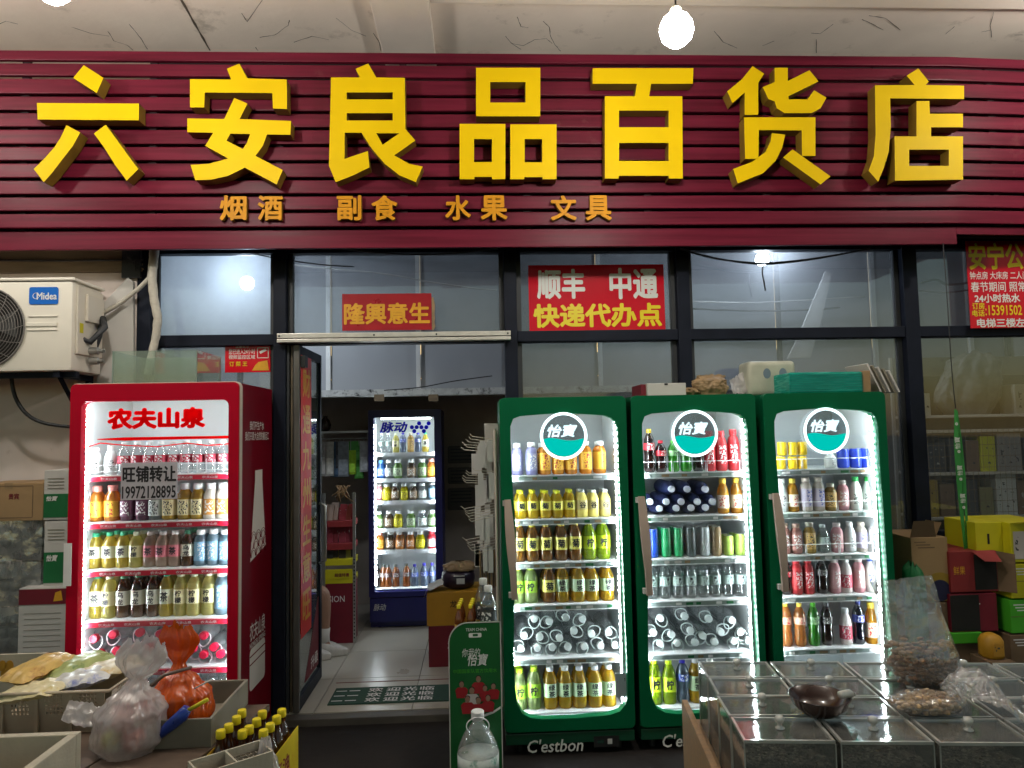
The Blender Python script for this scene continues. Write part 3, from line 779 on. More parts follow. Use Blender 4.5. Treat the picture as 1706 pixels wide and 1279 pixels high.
# recipe: kind, style, body colour, cap colour, label colour, label print, words
W_ = (.8,.8,.78); LIME = (.45,.62,.01); TEAY = (.62,.50,.03); AMB = (.42,.17,.01); DRK = (.03,.012,.008)
KINDS = {
 'purple': ('round','solid',(.20,.19,.36),W_,(.28,.28,.46),'label4','slate purple drink bottle with white cap'),
 'orange': ('round','juice',(.98,.42,.02),W_,(.96,.52,.05),'label2','orange juice bottle with white cap'),
 'ytea':   ('tea','juice',(.90,.62,.02),(.75,.72,.02),(.88,.80,.10),'label','yellow tea bottle with yellow-green cap'),
 'grain':  ('tea','solid',(.78,.64,.16),W_,(.60,.50,.20),'label','yellow and brown grain drink bottle with white cap'),
 'btea':   ('tea','juice',(.34,.13,.015),(.62,.50,.04),(.86,.76,.16),'label','dark tea bottle with pale yellow label'),
 'lime':   ('tea','juice',LIME,(.55,.72,.01),(.55,.70,.02),'label','lime green tea bottle'),
 'paleime':('tea','juice',(.50,.62,.25),(.50,.75,.02),(.40,.72,.05),'label','pale green drink bottle with bright green label'),
 'gtea':   ('tea','juice',(.80,.50,.02),W_,(.62,.80,.48),'label','amber tea bottle with mint green label'),
 'cola':   ('cola','juice',(.03,.008,.006),(.75,.45,.01),(.50,.02,.03),'label4','dark cola bottle with red label and yellow cap'),
 'redcola':('cola','juice',(.05,.008,.008),(.55,.01,.03),(.60,.015,.03),'label4','cola bottle with red cap and red label'),
 'green':  ('cola','juice',(.06,.42,.03),(.10,.50,.03),(.30,.55,.25),'label','green soda bottle with green cap'),
 'dark':   ('cola','juice',DRK,(.03,.03,.03),(.06,.05,.05),'label4','black cola bottle'),
 'red':    ('round','solid',(.42,.02,.025),(.50,.02,.03),(.45,.015,.02),'label4','red drink bottle with red cap'),
 'mango':  ('yog','juice',(.80,.38,.02),(.75,.5,.05),(.72,.60,.42),'label2','orange soda bottle with white and orange label'),
 'water':  ('water','clear',(1,1,1),(.55,.62,.60),(.40,.50,.46),'label','clear water bottle with pale label'),
 'waterr': ('water','clear',(1,1,1),W_,(.45,.02,.05),'label4','clear water bottle with red and white label'),
 'wht':    ('yog','solid',(.62,.63,.62),W_,(.60,.60,.58),'label','white drink bottle with white cap'),
 'whtg':   ('yog','solid',(.66,.72,.66),(.02,.30,.06),(.62,.68,.62),'label','white milk drink bottle with green cap'),
 'whtr':   ('yog','solid',(.66,.58,.56),W_,(.55,.06,.10),'label4','white yogurt bottle with dark red print'),
 'whtb':   ('yog','solid',(.62,.60,.55),(.03,.08,.40),(.60,.58,.52),'label3','cream bottle with blue cap'),
 'beige':  ('round','solid',(.42,.36,.30),(.50,.42,.36),(.46,.40,.50),'label3','beige milk tea bottle with lilac label'),
 'rbrown': ('round','solid',(.25,.10,.08),(.40,.25,.20),(.30,.12,.10),'label4','red-brown drink bottle'),
 'gold':   ('round','juice',(.52,.32,.06),(.50,.45,.35),(.50,.30,.08),'label','gold brown drink bottle'),
 'pink':   ('round','solid',(.45,.20,.22),(.6,.5,.48),(.50,.26,.26),'label4','dull pink drink bottle'),
 'grape':  ('wide','juice',(.16,.035,.08),(.3,.1,.2),(.12,.03,.07),'label4','dark purple wide juice bottle'),
 'owide':  ('wide','juice',(.85,.32,.03),(.80,.30,.25),(.86,.50,.05),'label2','orange wide juice bottle'),
 'ywide':  ('wide','juice',(.70,.42,.03),W_,(.66,.56,.30),'label','golden yellow wide bottle'),
 'jwhite': ('wide','solid',(.66,.60,.52),W_,(.62,.28,.06),'label4','white and orange jar drink'),
 'ptea':   ('tea','juice',(.85,.66,.10),(.03,.34,.16),(.82,.84,.60),'label','golden tea bottle with green cap'),
 'dtea':   ('tea','juice',(.14,.05,.012),(.05,.20,.10),(.78,.76,.62),'label','dark oolong tea bottle with pale label'),
 'rtea':   ('tea','juice',(.70,.52,.40),(.75,.66,.62),(.70,.20,.24),'label4','tea bottle with rose red label'),
 'lem':    ('tea','juice',(.84,.76,.24),(.62,.66,.46),(.88,.82,.46),'label2','pale lemon drink bottle with white and yellow label'),
 'ion':    ('round','juice',(.35,.52,.62),W_,(.20,.42,.62),'label4','pale blue drink bottle with blue label'),
 'yel':    ('wide','juice',(.75,.66,.005),W_,(.80,.70,.01),'label','bright yellow wide drink bottle'),
 'gwide':  ('wide','juice',(.22,.42,.10),W_,(.40,.50,.30),'label','green wide drink bottle'),
 'cwide':  ('wide','clear',(1,1,1),W_,(.55,.58,.55),'label','clear wide drink bottle with white label'),
 'awide':  ('wide','juice',(.62,.22,.02),W_,(.55,.20,.03),'label4','amber wide tea bottle'),
 'dwide':  ('wide','juice',(.12,.07,.03),W_,(.20,.12,.06),'label4','dark brown wide tea bottle'),
 'rwide':  ('wide','solid',(.45,.02,.03),(.5,.03,.04),(.66,.60,.58),'label2','red wide bottle with white label'),
 'bwide':  ('wide','juice',(.03,.16,.50),(.1,.3,.7),(.05,.14,.42),'label4','blue wide drink bottle'),
 'bcap':   ('cola','juice',(.20,.25,.34),(.03,.02,.40),(.05,.09,.40),'label4','slim soda bottle with violet-blue cap'),
 'rootb':  ('cola','juice',(.38,.11,.02),(.05,.06,.05),(.10,.04,.03),'label4','amber brown soda bottle with dark cap'),
 'pepsi':  ('cola','juice',(.01,.01,.03),(.01,.02,.16),(.015,.03,.22),'label4','dark blue cola bottle'),
 'osoda':  ('cola','juice',(.72,.28,.06),(.75,.55,.05),(.76,.45,.30),'label2','orange and white soda bottle with yellow cap'),
 'bcan':   ('can','solid',(.01,.05,.36),W_,W_,None,'tall blue drink can'),
 'gcan':   ('can','solid',(.01,.24,.08),W_,W_,None,'tall green beer can'),
 'kcan':   ('can','solid',(.05,.06,.06),W_,W_,None,'tall black beer can'),
 'scan':   ('can','solid',(.38,.40,.40),W_,W_,None,'tall silver beer can'),
 'rgcan':  ('can','solid',(.20,.13,.06),W_,W_,None,'tall red and green drink can'),
 'ysc':    ('short','solid',(.75,.48,.01),W_,W_,None,'short golden energy drink can'),
 'ygc':    ('short','solid',(.35,.50,.08),W_,W_,None,'short green and yellow drink can'),
 'bsc':    ('short','solid',(.02,.05,.42),W_,W_,None,'short royal blue drink can'),
}
def row(fname, n, Yb, pyb, pyt, items, pxmid, zs=None, depth=1, hw=None, gap=.075):
    """items: (px, kind[, top py]); bottles stand on the shelf that pixel line pyb shows at pxmid."""
    z = P(pxmid, pyb, Yb).z if zs is None else zs
    for it in items:
        px, kd = it[0], it[1]
        t, st, bc, cc, lc, lm, words = KINDS[kd]
        q = P(px, pyb, Yb); top = it[2] if len(it) > 2 else pyt
        h = (P(px, top, Yb).z - P(px, pyb, Yb).z) * random.uniform(.975, 1.01)
        hww = hw or .0335
        if len(it) > 3: hww = it[3]
        cat = 'can' if t in ('can','short') else 'bottle'
        for d in range(depth):
            jx = random.uniform(-.0035, .0035)
            k = 1 + random.uniform(-.06, .06)
            bottle('drink_can' if cat == 'can' else 'drink_bottle', t, (q.x + jx + (d and random.uniform(-.006,.006)), Yb + d*gap + random.uniform(-.004, .004), z), h*(1 if not d else random.uniform(.96,1)), hww, st,
                   tuple(c*k for c in bc), cc, lc, lm, '%s, %s shelf, %s' % (words, ORD[n], fname), cat, '%ss on the %s shelf of the %s' % (cat, ORD[n], fname), ch=CHR.get(kd))
    return z
# water jugs lying on their sides, cap towards the street
def jug_mesh(capcol, handle):
    b = MB(); r = .048
    prof = [(.003,.0),(r*.9,.004),(r,.015)]
    for k in range(5): prof += [(r, .03 + k*.034), (r*.95, .042 + k*.034), (r, .054 + k*.034)]
    prof += [(r, .22), (r*.85,.25), (r*.5,.285), (.018,.295), (.018,.31)]
    b.lathe(prof, 18)
    k = MB().lathe([(.0215,.298),(.0225,.302),(.0225,.325),(.020,.328)], 14)
    hd = None
    if handle:
        pts = []
        for i in range(15):
            a = 2*math.pi*i/15
            x = .030*math.cos(a)*(1.15 - .25*math.sin(a)); y = .038*math.sin(a) + .024
            pts.append((x, y, .302 + .004*math.sin(a)))
        hd = MB().tube(pts, .0034, 6, closed=True)
    return b, k, hd
JM = {}
def jug(loc, kind, label, group, spin=0.0, s=1.0):
    if kind not in JM:
        b, k, h = jug_mesh(None, kind != 'navy')
        JM[kind] = (mesh_of(b, 'jug_body', [MAT['jugr' if kind == 'red' else 'jugc'] if kind != 'navy' else M('navy_bottle', (.012,.016,.06), .5, var=.3, vs=12, spec=.2)]), mesh_of(k, 'jug_cap', [MAT['cap']]), mesh_of(h, 'jug_handle', [MAT['cap']]) if h else None)
    b, k, h = JM[kind]
    o = bpy.data.objects.new('water_jug' if kind != 'navy' else 'drink_bottle', b); COL.objects.link(o)
    # local +z (neck) points to -y
    o.matrix_basis = Matrix.Translation(loc) @ Matrix.Rotation(R(90), 4, 'X') @ Matrix.Rotation(spin, 4, 'Z') @ Matrix.Diagonal((s, s, s, 1))
    tag(o, label, 'bottle', group)
    cc = {'red': (.60,.012,.05), 'white': (.66,.72,.70), 'navy': (.60,.62,.70)}[kind]
    c = bpy.data.objects.new('cap', k); COL.objects.link(c); c.parent = o; c.color = (*cc, 1)
    if h:
        c = bpy.data.objects.new('handle', h); COL.objects.link(c); c.parent = o; c.color = (.75,.68,.70,1) if kind == 'red' else (.62,.70,.68,1)

# ================================================================== fridges
def rrect(x0, x1, z0, z1, r, n=5):
    out = []
    for cx, cz, a0 in ((x1-r, z0+r, -90), (x1-r, z1-r, 0), (x0+r, z1-r, 90), (x0+r, z0+r, 180)):
        for k in range(n + 1):
            a = R(a0 + 90*k/n); out.append((cx + r*math.cos(a), cz + r*math.sin(a)))
    return out
def fridge(name, label, x0, x1, Yf, depth, zb, z1, opening, mats, shelves, led, strip, outer_r=.03, trim=None, ledn=44, back='linerd'):
    """hollow cabinet, lined inside, with a framed glass door, shelves and LED strips. zb = underside of the door."""
    col, side = mats
    t = thing(name, ((x0+x1)/2, Yf + depth/2, 0.0), label, 'fridge')
    D = Yf + .055; E = Yf + depth; w = .035
    cb = MB().box(x0 + .006, x0 + w, D, E, .05, z1 - .004).box(x1 - w, x1 - .006, D, E, .05, z1 - .004)
    cb.box(x0 + w, x1 - w, D, E, z1 - .06, z1 - .004).box(x0 + w, x1 - w, E - .03, E, .05, z1 - .06).box(x0 + w, x1 - w, D, E - .03, .05, zb + .05)
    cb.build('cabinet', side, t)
    l = w + .001
    MB().box(x0 + l, x0 + l + .006, D + .002, E - .04, zb + .06, z1 - .07).build('side_liner', MAT['liner'], t)
    MB().box(x1 - l - .006, x1 - l, D + .002, E - .04, zb + .06, z1 - .07).build('side_liner', MAT['liner'], t)
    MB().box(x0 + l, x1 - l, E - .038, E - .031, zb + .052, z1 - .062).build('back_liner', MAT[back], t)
    MB().box(x0 + l, x1 - l, D + .002, E - .04, z1 - .068, z1 - .061).build('top_liner', MAT['liner'], t)
    MB().box(x0 + l, x1 - l, D + .002, E - .04, zb + .051, zb + .058).build('floor_liner', MAT['liner'], t)
    fr = MB().prism(rrect(x0, x1, zb, z1, outer_r), [opening], Yf, D - .003).build('door_frame', col, t, bevel=.004)
    if trim:
        MB().prism(rrect(x0 - .004, x1 + .004, zb - .004, z1 + .004, outer_r + .004), [rrect(x0 + .0015, x1 - .0015, zb + .0015, z1 - .0015, outer_r)], Yf + .012, D - .006).build('edge_trim', trim, fr)
    cx = sum(p[0] for p in opening)/len(opening); cz = sum(p[1] for p in opening)/len(opening)
    MB().prism([(cx + (p[0]-cx)*1.012, cz + (p[1]-cz)*1.006) for p in opening], (), Yf + .016, Yf + .022).build('door_glass', MAT['fglass'], fr)
    for z in shelves:
        s = MB().box(x0 + l + .008, x1 - l - .008, D + .032, E - .05, z - .008, z).build('shelf', MAT['shelfw'], t)
        if strip == 'red':
            q = MB().box(x0 + l + .008, x1 - l - .008, D + .024, D + .031, z - .032, z - .006).build('price_strip', MAT['redstrip'], s)
            n = 5
            for i in range(n):
                u0 = x0 + l + .07 + (x1 - x0 - 2*l - .14)*(i/n) + .02
                lettering('农夫山泉', lambda u, v: (u0 + .085*u, D + .0233, z - .026 + .014*v), MAT['ink_w'], s, bold=.01)
        elif strip == 'rail':
            MB().box(x0 + l + .008, x1 - l - .008, D + .026, D + .031, z - .026, z - .004).build('price_rail', MAT['shelfg'], s)
            MB().box(x0 + l + .008, x1 - l - .008, D + .0225, D + .0255, z - .003, z + .004).build('rail_edge', MAT['shelfw'], s)
            MB().box(x0 + l + .008, x1 - l - .008, D + .0225, D + .0255, z - .030, z - .026).build('rail_edge', MAT['shelfw'], s)
            for i in range(9):
                u0 = x0 + l + .03 + i*(x1 - x0 - 2*l - .06)/9
                MB().box(u0, u0 + random.uniform(.025,.05), D + .0245, D + .0258, z - .022, z - .008).build('price_tag', MAT[random.choice(['cartonw','paper','shelfg','carton'])], s)
        else:
            MB().box(x0 + l + .008, x1 - l - .008, D + .024, D + .031, z - .030, z + .004).build('shelf_front', MAT['shelfw'], s)
    for sd in led:
        X = x0 + l + .006 if sd == 'L' else x1 - l - .006
        sgn = 1 if sd == 'L' else -1
        MB().box(X + sgn*.001, X + sgn*.010, D + .002, D + .019, zb + .07, z1 - .08).build('led_channel', MAT['shelfw'], t)
        b = MB(); z = zb + .09; st = (z1 - zb - .2)/ledn
        for i in range(ledn): b.box(X + sgn*.0115, X + sgn*.016, D + .004, D + .016, z + i*st, z + i*st + st*.55)
        b.build('led_strip', LEDM, t)
    for fx in (x0 + .06, x1 - .10):
        for fy in (D + .03, E - .08):
            MB().lathe([(.018,0),(.018,.049)], 10, (fx + .02, fy, .0005)).build('foot', MAT['blackm'], t)
    return t, D

# ---- the three green fridges
GY = -.60; GD = .58
G_OPEN = [(850.5,734),(850.5,710),(855,697.5),(867,693),(902,690),(937,688),(984,690),(1007.6,692),(1019,696),(1026,703),(1029,715),(1031,780),(1034.6,851),(1038,940),(1041.7,1032),(1044.5,1102),(1046,1158.5),(1043,1172.5),(1033,1185),(1016,1191),(960,1196),(904,1198),(884.5,1196),(870.5,1189),(862,1172.5),(858,1144),(856,1088),(856.5,1018),(859,948),(861,930),(858.7,874.5),(856,839),(853,792)]
gx = [P(831.7, 670, GY).x, P(1051, 670, GY).x, P(1271.5, 670, GY).x]
gw = P(1042.8, 670, GY).x - gx[0]
gz1 = P(937, 661, GY).z; gzb = P(950, 1217, GY).z
gop = [P(x, y, GY) for x, y in G_OPEN]
gsh_px = [791, 864, 936, 1006, 1095]
GNAMES = ['green fridge by doorway', 'middle green fridge', 'green fridge under teal pack']
GZ = [P(945, p, GY + .095).z for p in gsh_px]
gfr = []
for i in range(3):
    dx = gx[i] - gx[0]
    op = [(p.x + dx, p.z) for p in gop]
    lab = ['green glass-door drinks fridge beside the doorway, round lit logo, tea bottles inside', 'green glass-door drinks fridge between two others, cola and beer cans inside', 'green glass-door drinks fridge under a teal wrapped pack, cans on its top shelf'][i]
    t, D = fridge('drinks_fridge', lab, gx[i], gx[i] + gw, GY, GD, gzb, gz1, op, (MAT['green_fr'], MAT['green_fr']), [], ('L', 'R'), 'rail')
    gfr.append(t); tag(t, group='green drinks fridges')
    E = GY + GD; l = .036; x0, x1 = gx[i], gx[i] + gw
    zz = GZ if i < 2 else GZ[:]
    floorz = gzb + .058
    for z in zz + [P(945, 1185, GY + .095).z]:
        s = MB().box(x0 + l + .008, x1 - l - .008, D + .032, E - .05, z - .008, z).build('shelf', MAT['shelfw'], t)
        MB().box(x0 + l + .008, x1 - l - .008, D + .026, D + .031, z - .026, z - .004).build('price_rail', MAT['shelfg'], s)
        MB().box(x0 + l + .008, x1 - l - .008, D + .0225, D + .0255, z - .003, z + .003).build('rail_edge', MAT['shelfw'], s)
        MB().box(x0 + l + .008, x1 - l - .008, D + .0225, D + .0255, z - .030, z - .0265).build('rail_edge', MAT['shelfw'], s)
        for k in range(10):
            u0 = x0 + l + .03 + k*(x1 - x0 - 2*l - .06)/10
            if random.random() < .8: MB().box(u0, u0 + random.uniform(.025,.05), D + .0242, D + .0258, z - .022, z - .008).build('price_tag', MAT[random.choice(['paper','shelfg','cartonw','kraft','cartong'])], s)
    # top lamp
    MB().box(x0 + .12, x1 - .12, D + .03, D + .06, gz1 - .084, gz1 - .072).build('top_lamp', EM('top_lamp_light', (.86,.95,1.0), LED*.12) if i == 0 else bpy.data.materials['top_lamp_light'], t)
    # wire rails of the cans and bottles
    # handle
    h0, h1 = P(842, 833, GY - .05), P(846, 1000, GY - .05)
    xh = h0.x + dx
    pts = [(xh + .012, GY - .004, h0.z - .012), (xh + .014, GY - .045, h0.z), (xh + .026, GY - .055, (h0.z+h1.z)/2), (xh + .03, GY - .045, h1.z), (xh + .022, GY - .004, h1.z + .012)]
    hb = MB()
    for k in range(12):
        u0 = k/12; u1 = (k+1)/12
        f = lambda u: (xh + .012 + .03*u, h0.z + (h1.z - h0.z)*u)
        a, c = f(u0), f(u1); bow = lambda u: GY - .034 - .020*math.sin(math.pi*u)
        vs = []
        for (xx, zz_), u in ((a, u0), (c, u1)):
            y = bow(u); hwid = .017 + .008*math.sin(math.pi*min(1, u*1.3))
            vs += [(xx - hwid, y + .01, zz_), (xx + hwid, y + .01, zz_), (xx + hwid, y - .008, zz_), (xx - hwid, y - .008, zz_)]
        hb.add(vs, [(3,2,6,7),(2,1,5,6),(0,3,7,4),(1,0,4,5)] + ([(0,1,2,3)] if k == 0 else []) + ([(7,6,5,4)] if k == 11 else []))
    hh = hb.build('handle', M('handle_beige', (.46,.36,.30), .45, var=.08, vs=10) if i == 0 else bpy.data.materials['handle_beige'], t)
    for zz_, xx in ((h0.z - .02, xh + .002), (h1.z + .02, xh + .026)):
        MB().box(xx - .016, xx + .012, GY - .026, GY - .0005, zz_ - .014, zz_ + .014).build('handle_mount', MAT['cartonw'], hh)
    # round lit logo on the door glass
    c0 = P(939, 726, GY); cxl, czl = c0.x + dx, c0.z; r = (P(976, 726, GY).x - P(902, 726, GY).x)/2
    yl = GY - .001
    ring = MB().tube([(cxl + r*math.cos(2*math.pi*k/40), yl - .004, czl + r*math.sin(2*math.pi*k/40)) for k in range(40)], .0075, 8, closed=True).build('logo_ring', RING, t, smooth=True)
    rr = r - .009
    disc = [(cxl + rr*math.cos(2*math.pi*k/36), czl + rr*math.sin(2*math.pi*k/36)) for k in range(36)]
    MB().prism(disc, (), yl - .004, yl - .001).build('logo_disc', GLASS('logo_film', (.62,.70,.74), .04, .3, .05, dust=.30, dcol=(.30,.36,.40), ds=5) if i == 0 else bpy.data.materials['logo_film'], ring)
    a0, a1 = R(188), R(352)
    wv = [(cxl + rr*.985*math.cos(a0 + (a1-a0)*k/20), czl + rr*.985*math.sin(a0 + (a1-a0)*k/20)) for k in range(21)]
    top = [(cxl + rr*.975 - (2*rr*.975)*k/12, czl - rr*.16 + rr*.07*math.sin(k/12*2*math.pi*1.0 + 2.6)) for k in range(1, 12)]
    MB().prism(wv + top, (), yl - .0062, yl - .0042).build('logo_wave', TEALE, ring)
    lettering('怡寶', lambda u, v: (cxl - rr*.80 + rr*1.46*u, yl - .0072, czl - rr*.06 + rr*.62*v), LOGOW, ring, bold=.035, shear=.25)
    # base panel
    zp1 = gzb - .012; zp0 = P(950, 1262, GY).z
    zp0 = max(zp0, .06)
    bp = MB().box(x0 + .004, x1 - .004, GY + .01, D + .02, zp0, zp1).build('base_panel', M('fridge_base_green', (.004,.062,.030), .35, var=.1, vs=3) if i == 0 else bpy.data.materials['fridge_base_green'], t, bevel=.004)
    A, B = P(879, 1256, GY), P(972, 1230, GY)
    lettering("C'estbon", lambda u, v: (A.x + dx + (B.x-A.x)*u, GY + .0088, A.z + (B.z-A.z)*v), MAT['ink_w'], bp, bold=.012, shear=.2)
    A, B = P(990, 1246, GY), P(1032, 1226, GY)
    MB().box(A.x + dx, B.x + dx, GY + .007, GY + .0095, A.z, B.z).build('control_panel', MAT['blackm'], bp)
    MB().box(A.x + dx + .075, A.x + dx + .1, GY + .0055, GY + .0068, A.z + .015, B.z - .015).build('dial', MAT['gasket'], bp)
    MB().box(A.x + dx + .02, A.x + dx + .055, GY + .0055, GY + .0068, A.z + .02, B.z - .02).build('display', M('display', (.02,.05,.04), .2) if i == 0 else bpy.data.materials['display'], bp)
GB = GY + .165     # front row of drinks
gfl = P(945, 1185, GY + .095).z
def grow(i, n, pyb, pyt, items, depth=1, **k):
    z = (GZ + [gfl])[n-1]
    pad = gx[i] - gx[0]
    row(GNAMES[i], n, GB, pyb, pyt, items, 945, zs=z + .0005, depth=depth, **k)
grow(0, 1, 787, 733, [(862,'purple'),(886,'purple'),(908,'orange'),(931,'orange'),(953,'orange'),(977,'orange'),(1000,'orange')], depth=2)
grow(0, 2, 858, 812, [(867,'ytea'),(887,'ytea'),(909,'ytea'),(929,'ytea'),(949,'ytea'),(969,'grain'),(988,'grain'),(1008,'grain')], depth=2)
grow(0, 3, 932, 868, [(866,'btea'),(887,'btea'),(911,'btea'),(935,'btea'),(959,'btea'),(983,'lime'),(1007,'lime')], depth=2, hw=.0375)
grow(0, 4, 1003, 942, [(864,'paleime'),(886,'paleime'),(915,'btea'),(938,'gtea'),(963,'gtea'),(987,'gtea'),(1011,'gtea')], depth=2, hw=.039)
grow(0, 6, 1182, 1114, [(866,'paleime'),(891,'paleime'),(917,'gtea'),(942,'gtea'),(967,'gtea'),(992,'gtea'),(1016,'gtea')], depth=2, hw=.039)
q = P(1036, 1165, GY + .04)
MB().box(q.x - .035, q.x + .028, GY + .030, GY + .033, P(1036, 1160, GY+.04).z, P(1036, 1120, GY+.04).z).build('price_card', [MAT['pack']], label='small blue and white price card at the foot of the green fridge by the doorway', cat='card').color = (.62,.66,.72,1)
def jugs(i, fname, n, pts, kind, z0, x_off, s, group, Yj, label):
    for x, y in pts:
        q = P(x, y, Yj - .31*s)
        z = max(q.z, z0 + .049*s)
        jug((q.x, Yj, z), kind, label, group, R(random.choice([-150,-120,150,120,180,200,165,60,-60]) if kind == 'white' else random.uniform(160,200)) , s)
jp = [(890,1030),(915,1034),(942,1028),(970,1030),(873,1058),(899,1060),(932,1062),(956,1050),(985,1055),(1013,1052),(895,1084),(920,1085),(946,1084),(973,1080),(1000,1080),(868,1082),(1024,1080)]
jugs(0, '', 5, jp, 'white', GZ[4], 0, .92, 'jugs in the green fridge beside the doorway', GY + .43, 'clear water jug lying cap outward in the green fridge by the doorway')
jugs(1, '', 5, [(1100,1029),(1140,1026),(1180,1030),(1218,1032),(1088,1053),(1118,1056),(1150,1050),(1170,1058),(1200,1052),(1232,1052),(1100,1080),(1128,1078),(1158,1080),(1190,1078),(1222,1078),(1246,1076)], 'white', GZ[4], 0, .92, 'jugs in the middle green fridge', GY + .43, 'clear water jug lying cap outward in the middle green fridge')
grow(1, 1, 793, 740, [(1083,'cola',720),(1103,'redcola'),(1122,'green'),(1143,'green'),(1164,'dark'),(1184,'red',726),(1203,'red',727),(1223,'red',725)])
navy = [(1120,815),(1146,815),(1176,815),(1084,836),(1111,836),(1136,836),(1163,836),(1188,836),(1100,857),(1128,857),(1153,857),(1177,857)]
for x, y in navy:
    q = P(x, y, GB - .06); jug((q.x, GB + .22, max(q.z, GZ[1] + .041)), 'navy', 'dark navy bottle lying with white cap outward in the middle green fridge', 'dark bottles lying in the middle green fridge', 0, .84)
grow(1, 2, 864, 805, [(1206,'mango'),(1227,'mango')])
grow(1, 3, 930, 881, [(1090,'bcan'),(1110,'gcan'),(1131,'gcan'),(1152,'kcan'),(1174,'scan'),(1195,'rgcan'),(1214,'ygc',896),(1232,'ygc',894)], depth=2, hw=.029)
grow(1, 4, 1001, 938, [(1088,'water'),(1109,'water'),(1130,'water'),(1151,'water'),(1172,'water'),(1193,'water'),(1214,'water'),(1234,'water')], depth=2)
grow(1, 6, 1182, 1108, [(1092,'lime'),(1116,'lime'),(1138,'bcap'),(1160,'gtea'),(1184,'gtea')], hw=.0375)
# third fridge
for k, (x, yb, yt) in enumerate([(1303,793,771),(1320,793,771),(1338,793,771)]):
    grow(2, 1, yb, yt, [(x, 'ysc')], hw=.027)
zc = GZ[0] + (P(1320, 771, GB).z - P(1320, 793, GB).z)*1.02 + .002
row(GNAMES[2], 1, GB, 771, 748, [(1303,'ysc'),(1320,'ysc'),(1338,'ysc')], 1380, zs=zc, hw=.027)
grow(2, 1, 793, 760, [(1384,'wht',765),(1407,'bsc'),(1426,'bsc'),(1444,'bsc')])
grow(2, 2, 864, 808, [(1304,'wht'),(1322,'mango'),(1345,'beige'),(1365,'beige'),(1385,'gold',818),(1406,'pink',814),(1429,'whtg'),(1449,'whtg')], depth=1)
grow(2, 3, 930, 880, [(1310,'rbrown'),(1328,'rbrown'),(1349,'gold'),(1373,'water',884),(1395,'pink'),(1417,'wht'),(1436,'beige'),(1456,'wht')])
grow(2, 4, 1001, 942, [(1312,'redcola'),(1328,'red'),(1348,'red'),(1370,'dark'),(1391,'pink'),(1412,'whtr'),(1432,'pink'),(1452,'whtb')])
grow(2, 5, 1088, 1016, [(1313,'osoda'),(1334,'osoda'),(1358,'green'),(1380,'dark'),(1411,'whtr',1028),(1432,'pepsi'),(1454,'mango',1020),(1473,'mango',1020)])
# wire guards in front of the shelves of the second and third green fridges
def guard(fr, i, z, n):
    D = GY + .055; x0 = gx[i] + .05; x1 = gx[i] + gw - .07
    for k in range(n):
        a = x0 + (x1-x0)*k/n + .004; c = x0 + (x1-x0)*(k+1)/n - .004; h = .062
        MB().tube([(a, D + .028, z + .001), (a, D + .028, z + h), (c, D + .028, z + h), (c, D + .028, z + .001)], .0026, 6).build('wire_guard', MAT['wire'], fr)
guard(gfr[1], 1, GZ[0], 3)
for n in (0, 1, 2): guard(gfr[2], 2, GZ[n], 3)

# ---- the red fridge
RY = -.65; RD = .63
rx0, rx1 = P(114, 800, RY).x, P(397, 800, RY).x
rz1 = P(260, 638, RY).z; rzb = .14
ro = [P(x, y, RY) for x, y in ((133, 668), (380, 668))]
rop = rrect(P(131, 900, RY).x, P(379, 900, RY).x, P(260, 1185, RY).z, P(260, 667, RY).z, .035)
RZ = [P(262, p, RY + .095).z for p in (790, 868, 947, 1031, 1112)]
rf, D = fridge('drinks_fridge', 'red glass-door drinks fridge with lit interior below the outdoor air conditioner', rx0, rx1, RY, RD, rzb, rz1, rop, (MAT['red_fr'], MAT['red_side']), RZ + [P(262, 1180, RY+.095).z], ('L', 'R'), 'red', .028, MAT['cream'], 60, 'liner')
MB().box(rx0 + .12, rx1 - .12, D + .03, D + .06, rz1 - .084, rz1 - .072).build('top_lamp', bpy.data.materials['top_lamp_light'], rf)
A, B = P(176, 716, RY), P(341, 677, RY)
lettering('农夫山泉', lambda u, v: (A.x + (B.x-A.x)*u, RY + .0135, A.z + (B.z-A.z)*v), MAT['ink_r'], rf, bold=.06)
RB = RY + .17
def rrow(n, pyb, pyt, items, depth=1, **k): row('red fridge', n, RB, pyb, pyt, items, 262, zs=(RZ + [P(262,1180,RY+.095).z])[n-1] + .0005, depth=depth, **k)
rrow(1, 788, 734, [(160,'wht',742),(184,'wht',740)] + [(207 + 20.5*k, 'waterr') for k in range(9)])
rrow(2, 866, 806, [(162,'owide'),(188,'owide'),(214,'grape'),(238,'grape'),(260,'cwide'),(284,'ywide'),(308,'ywide'),(330,'ywide'),(351,'jwhite'),(372,'jwhite')], hw=.039)
rrow(3, 945, 886, [(160,'ptea'),(182,'ptea'),(205,'ptea'),(227,'lem'),(251,'rtea'),(272,'rtea'),(292,'rtea'),(313,'dtea'),(334,'ion'),(355,'ion'),(374,'ion')], depth=2, hw=.0365)
rrow(4, 1029, 956, [(162,'ptea'),(183,'lem'),(205,'dtea'),(230,'dtea'),(256,'dtea'),(278,'ptea'),(301,'lem'),(324,'lem'),(348,'lem'),(370,'ion')], depth=2, hw=.0375)
rrow(6, 1178, 1124, [(160 + 24*k, 'water') for k in range(10)])
jugs(0, '', 5, [(158,1063),(190,1056),(234,1053),(268,1055),(305,1056),(340,1058),(168,1088),(196,1083),(222,1080),(250,1077),(290,1082),(322,1080),(357,1077),(340,1104),(368,1104)], 'red', RZ[4], 0, 1.0, 'red-capped jugs in the red fridge', RY + .45, 'clear water jug lying with red cap outward in the red fridge')
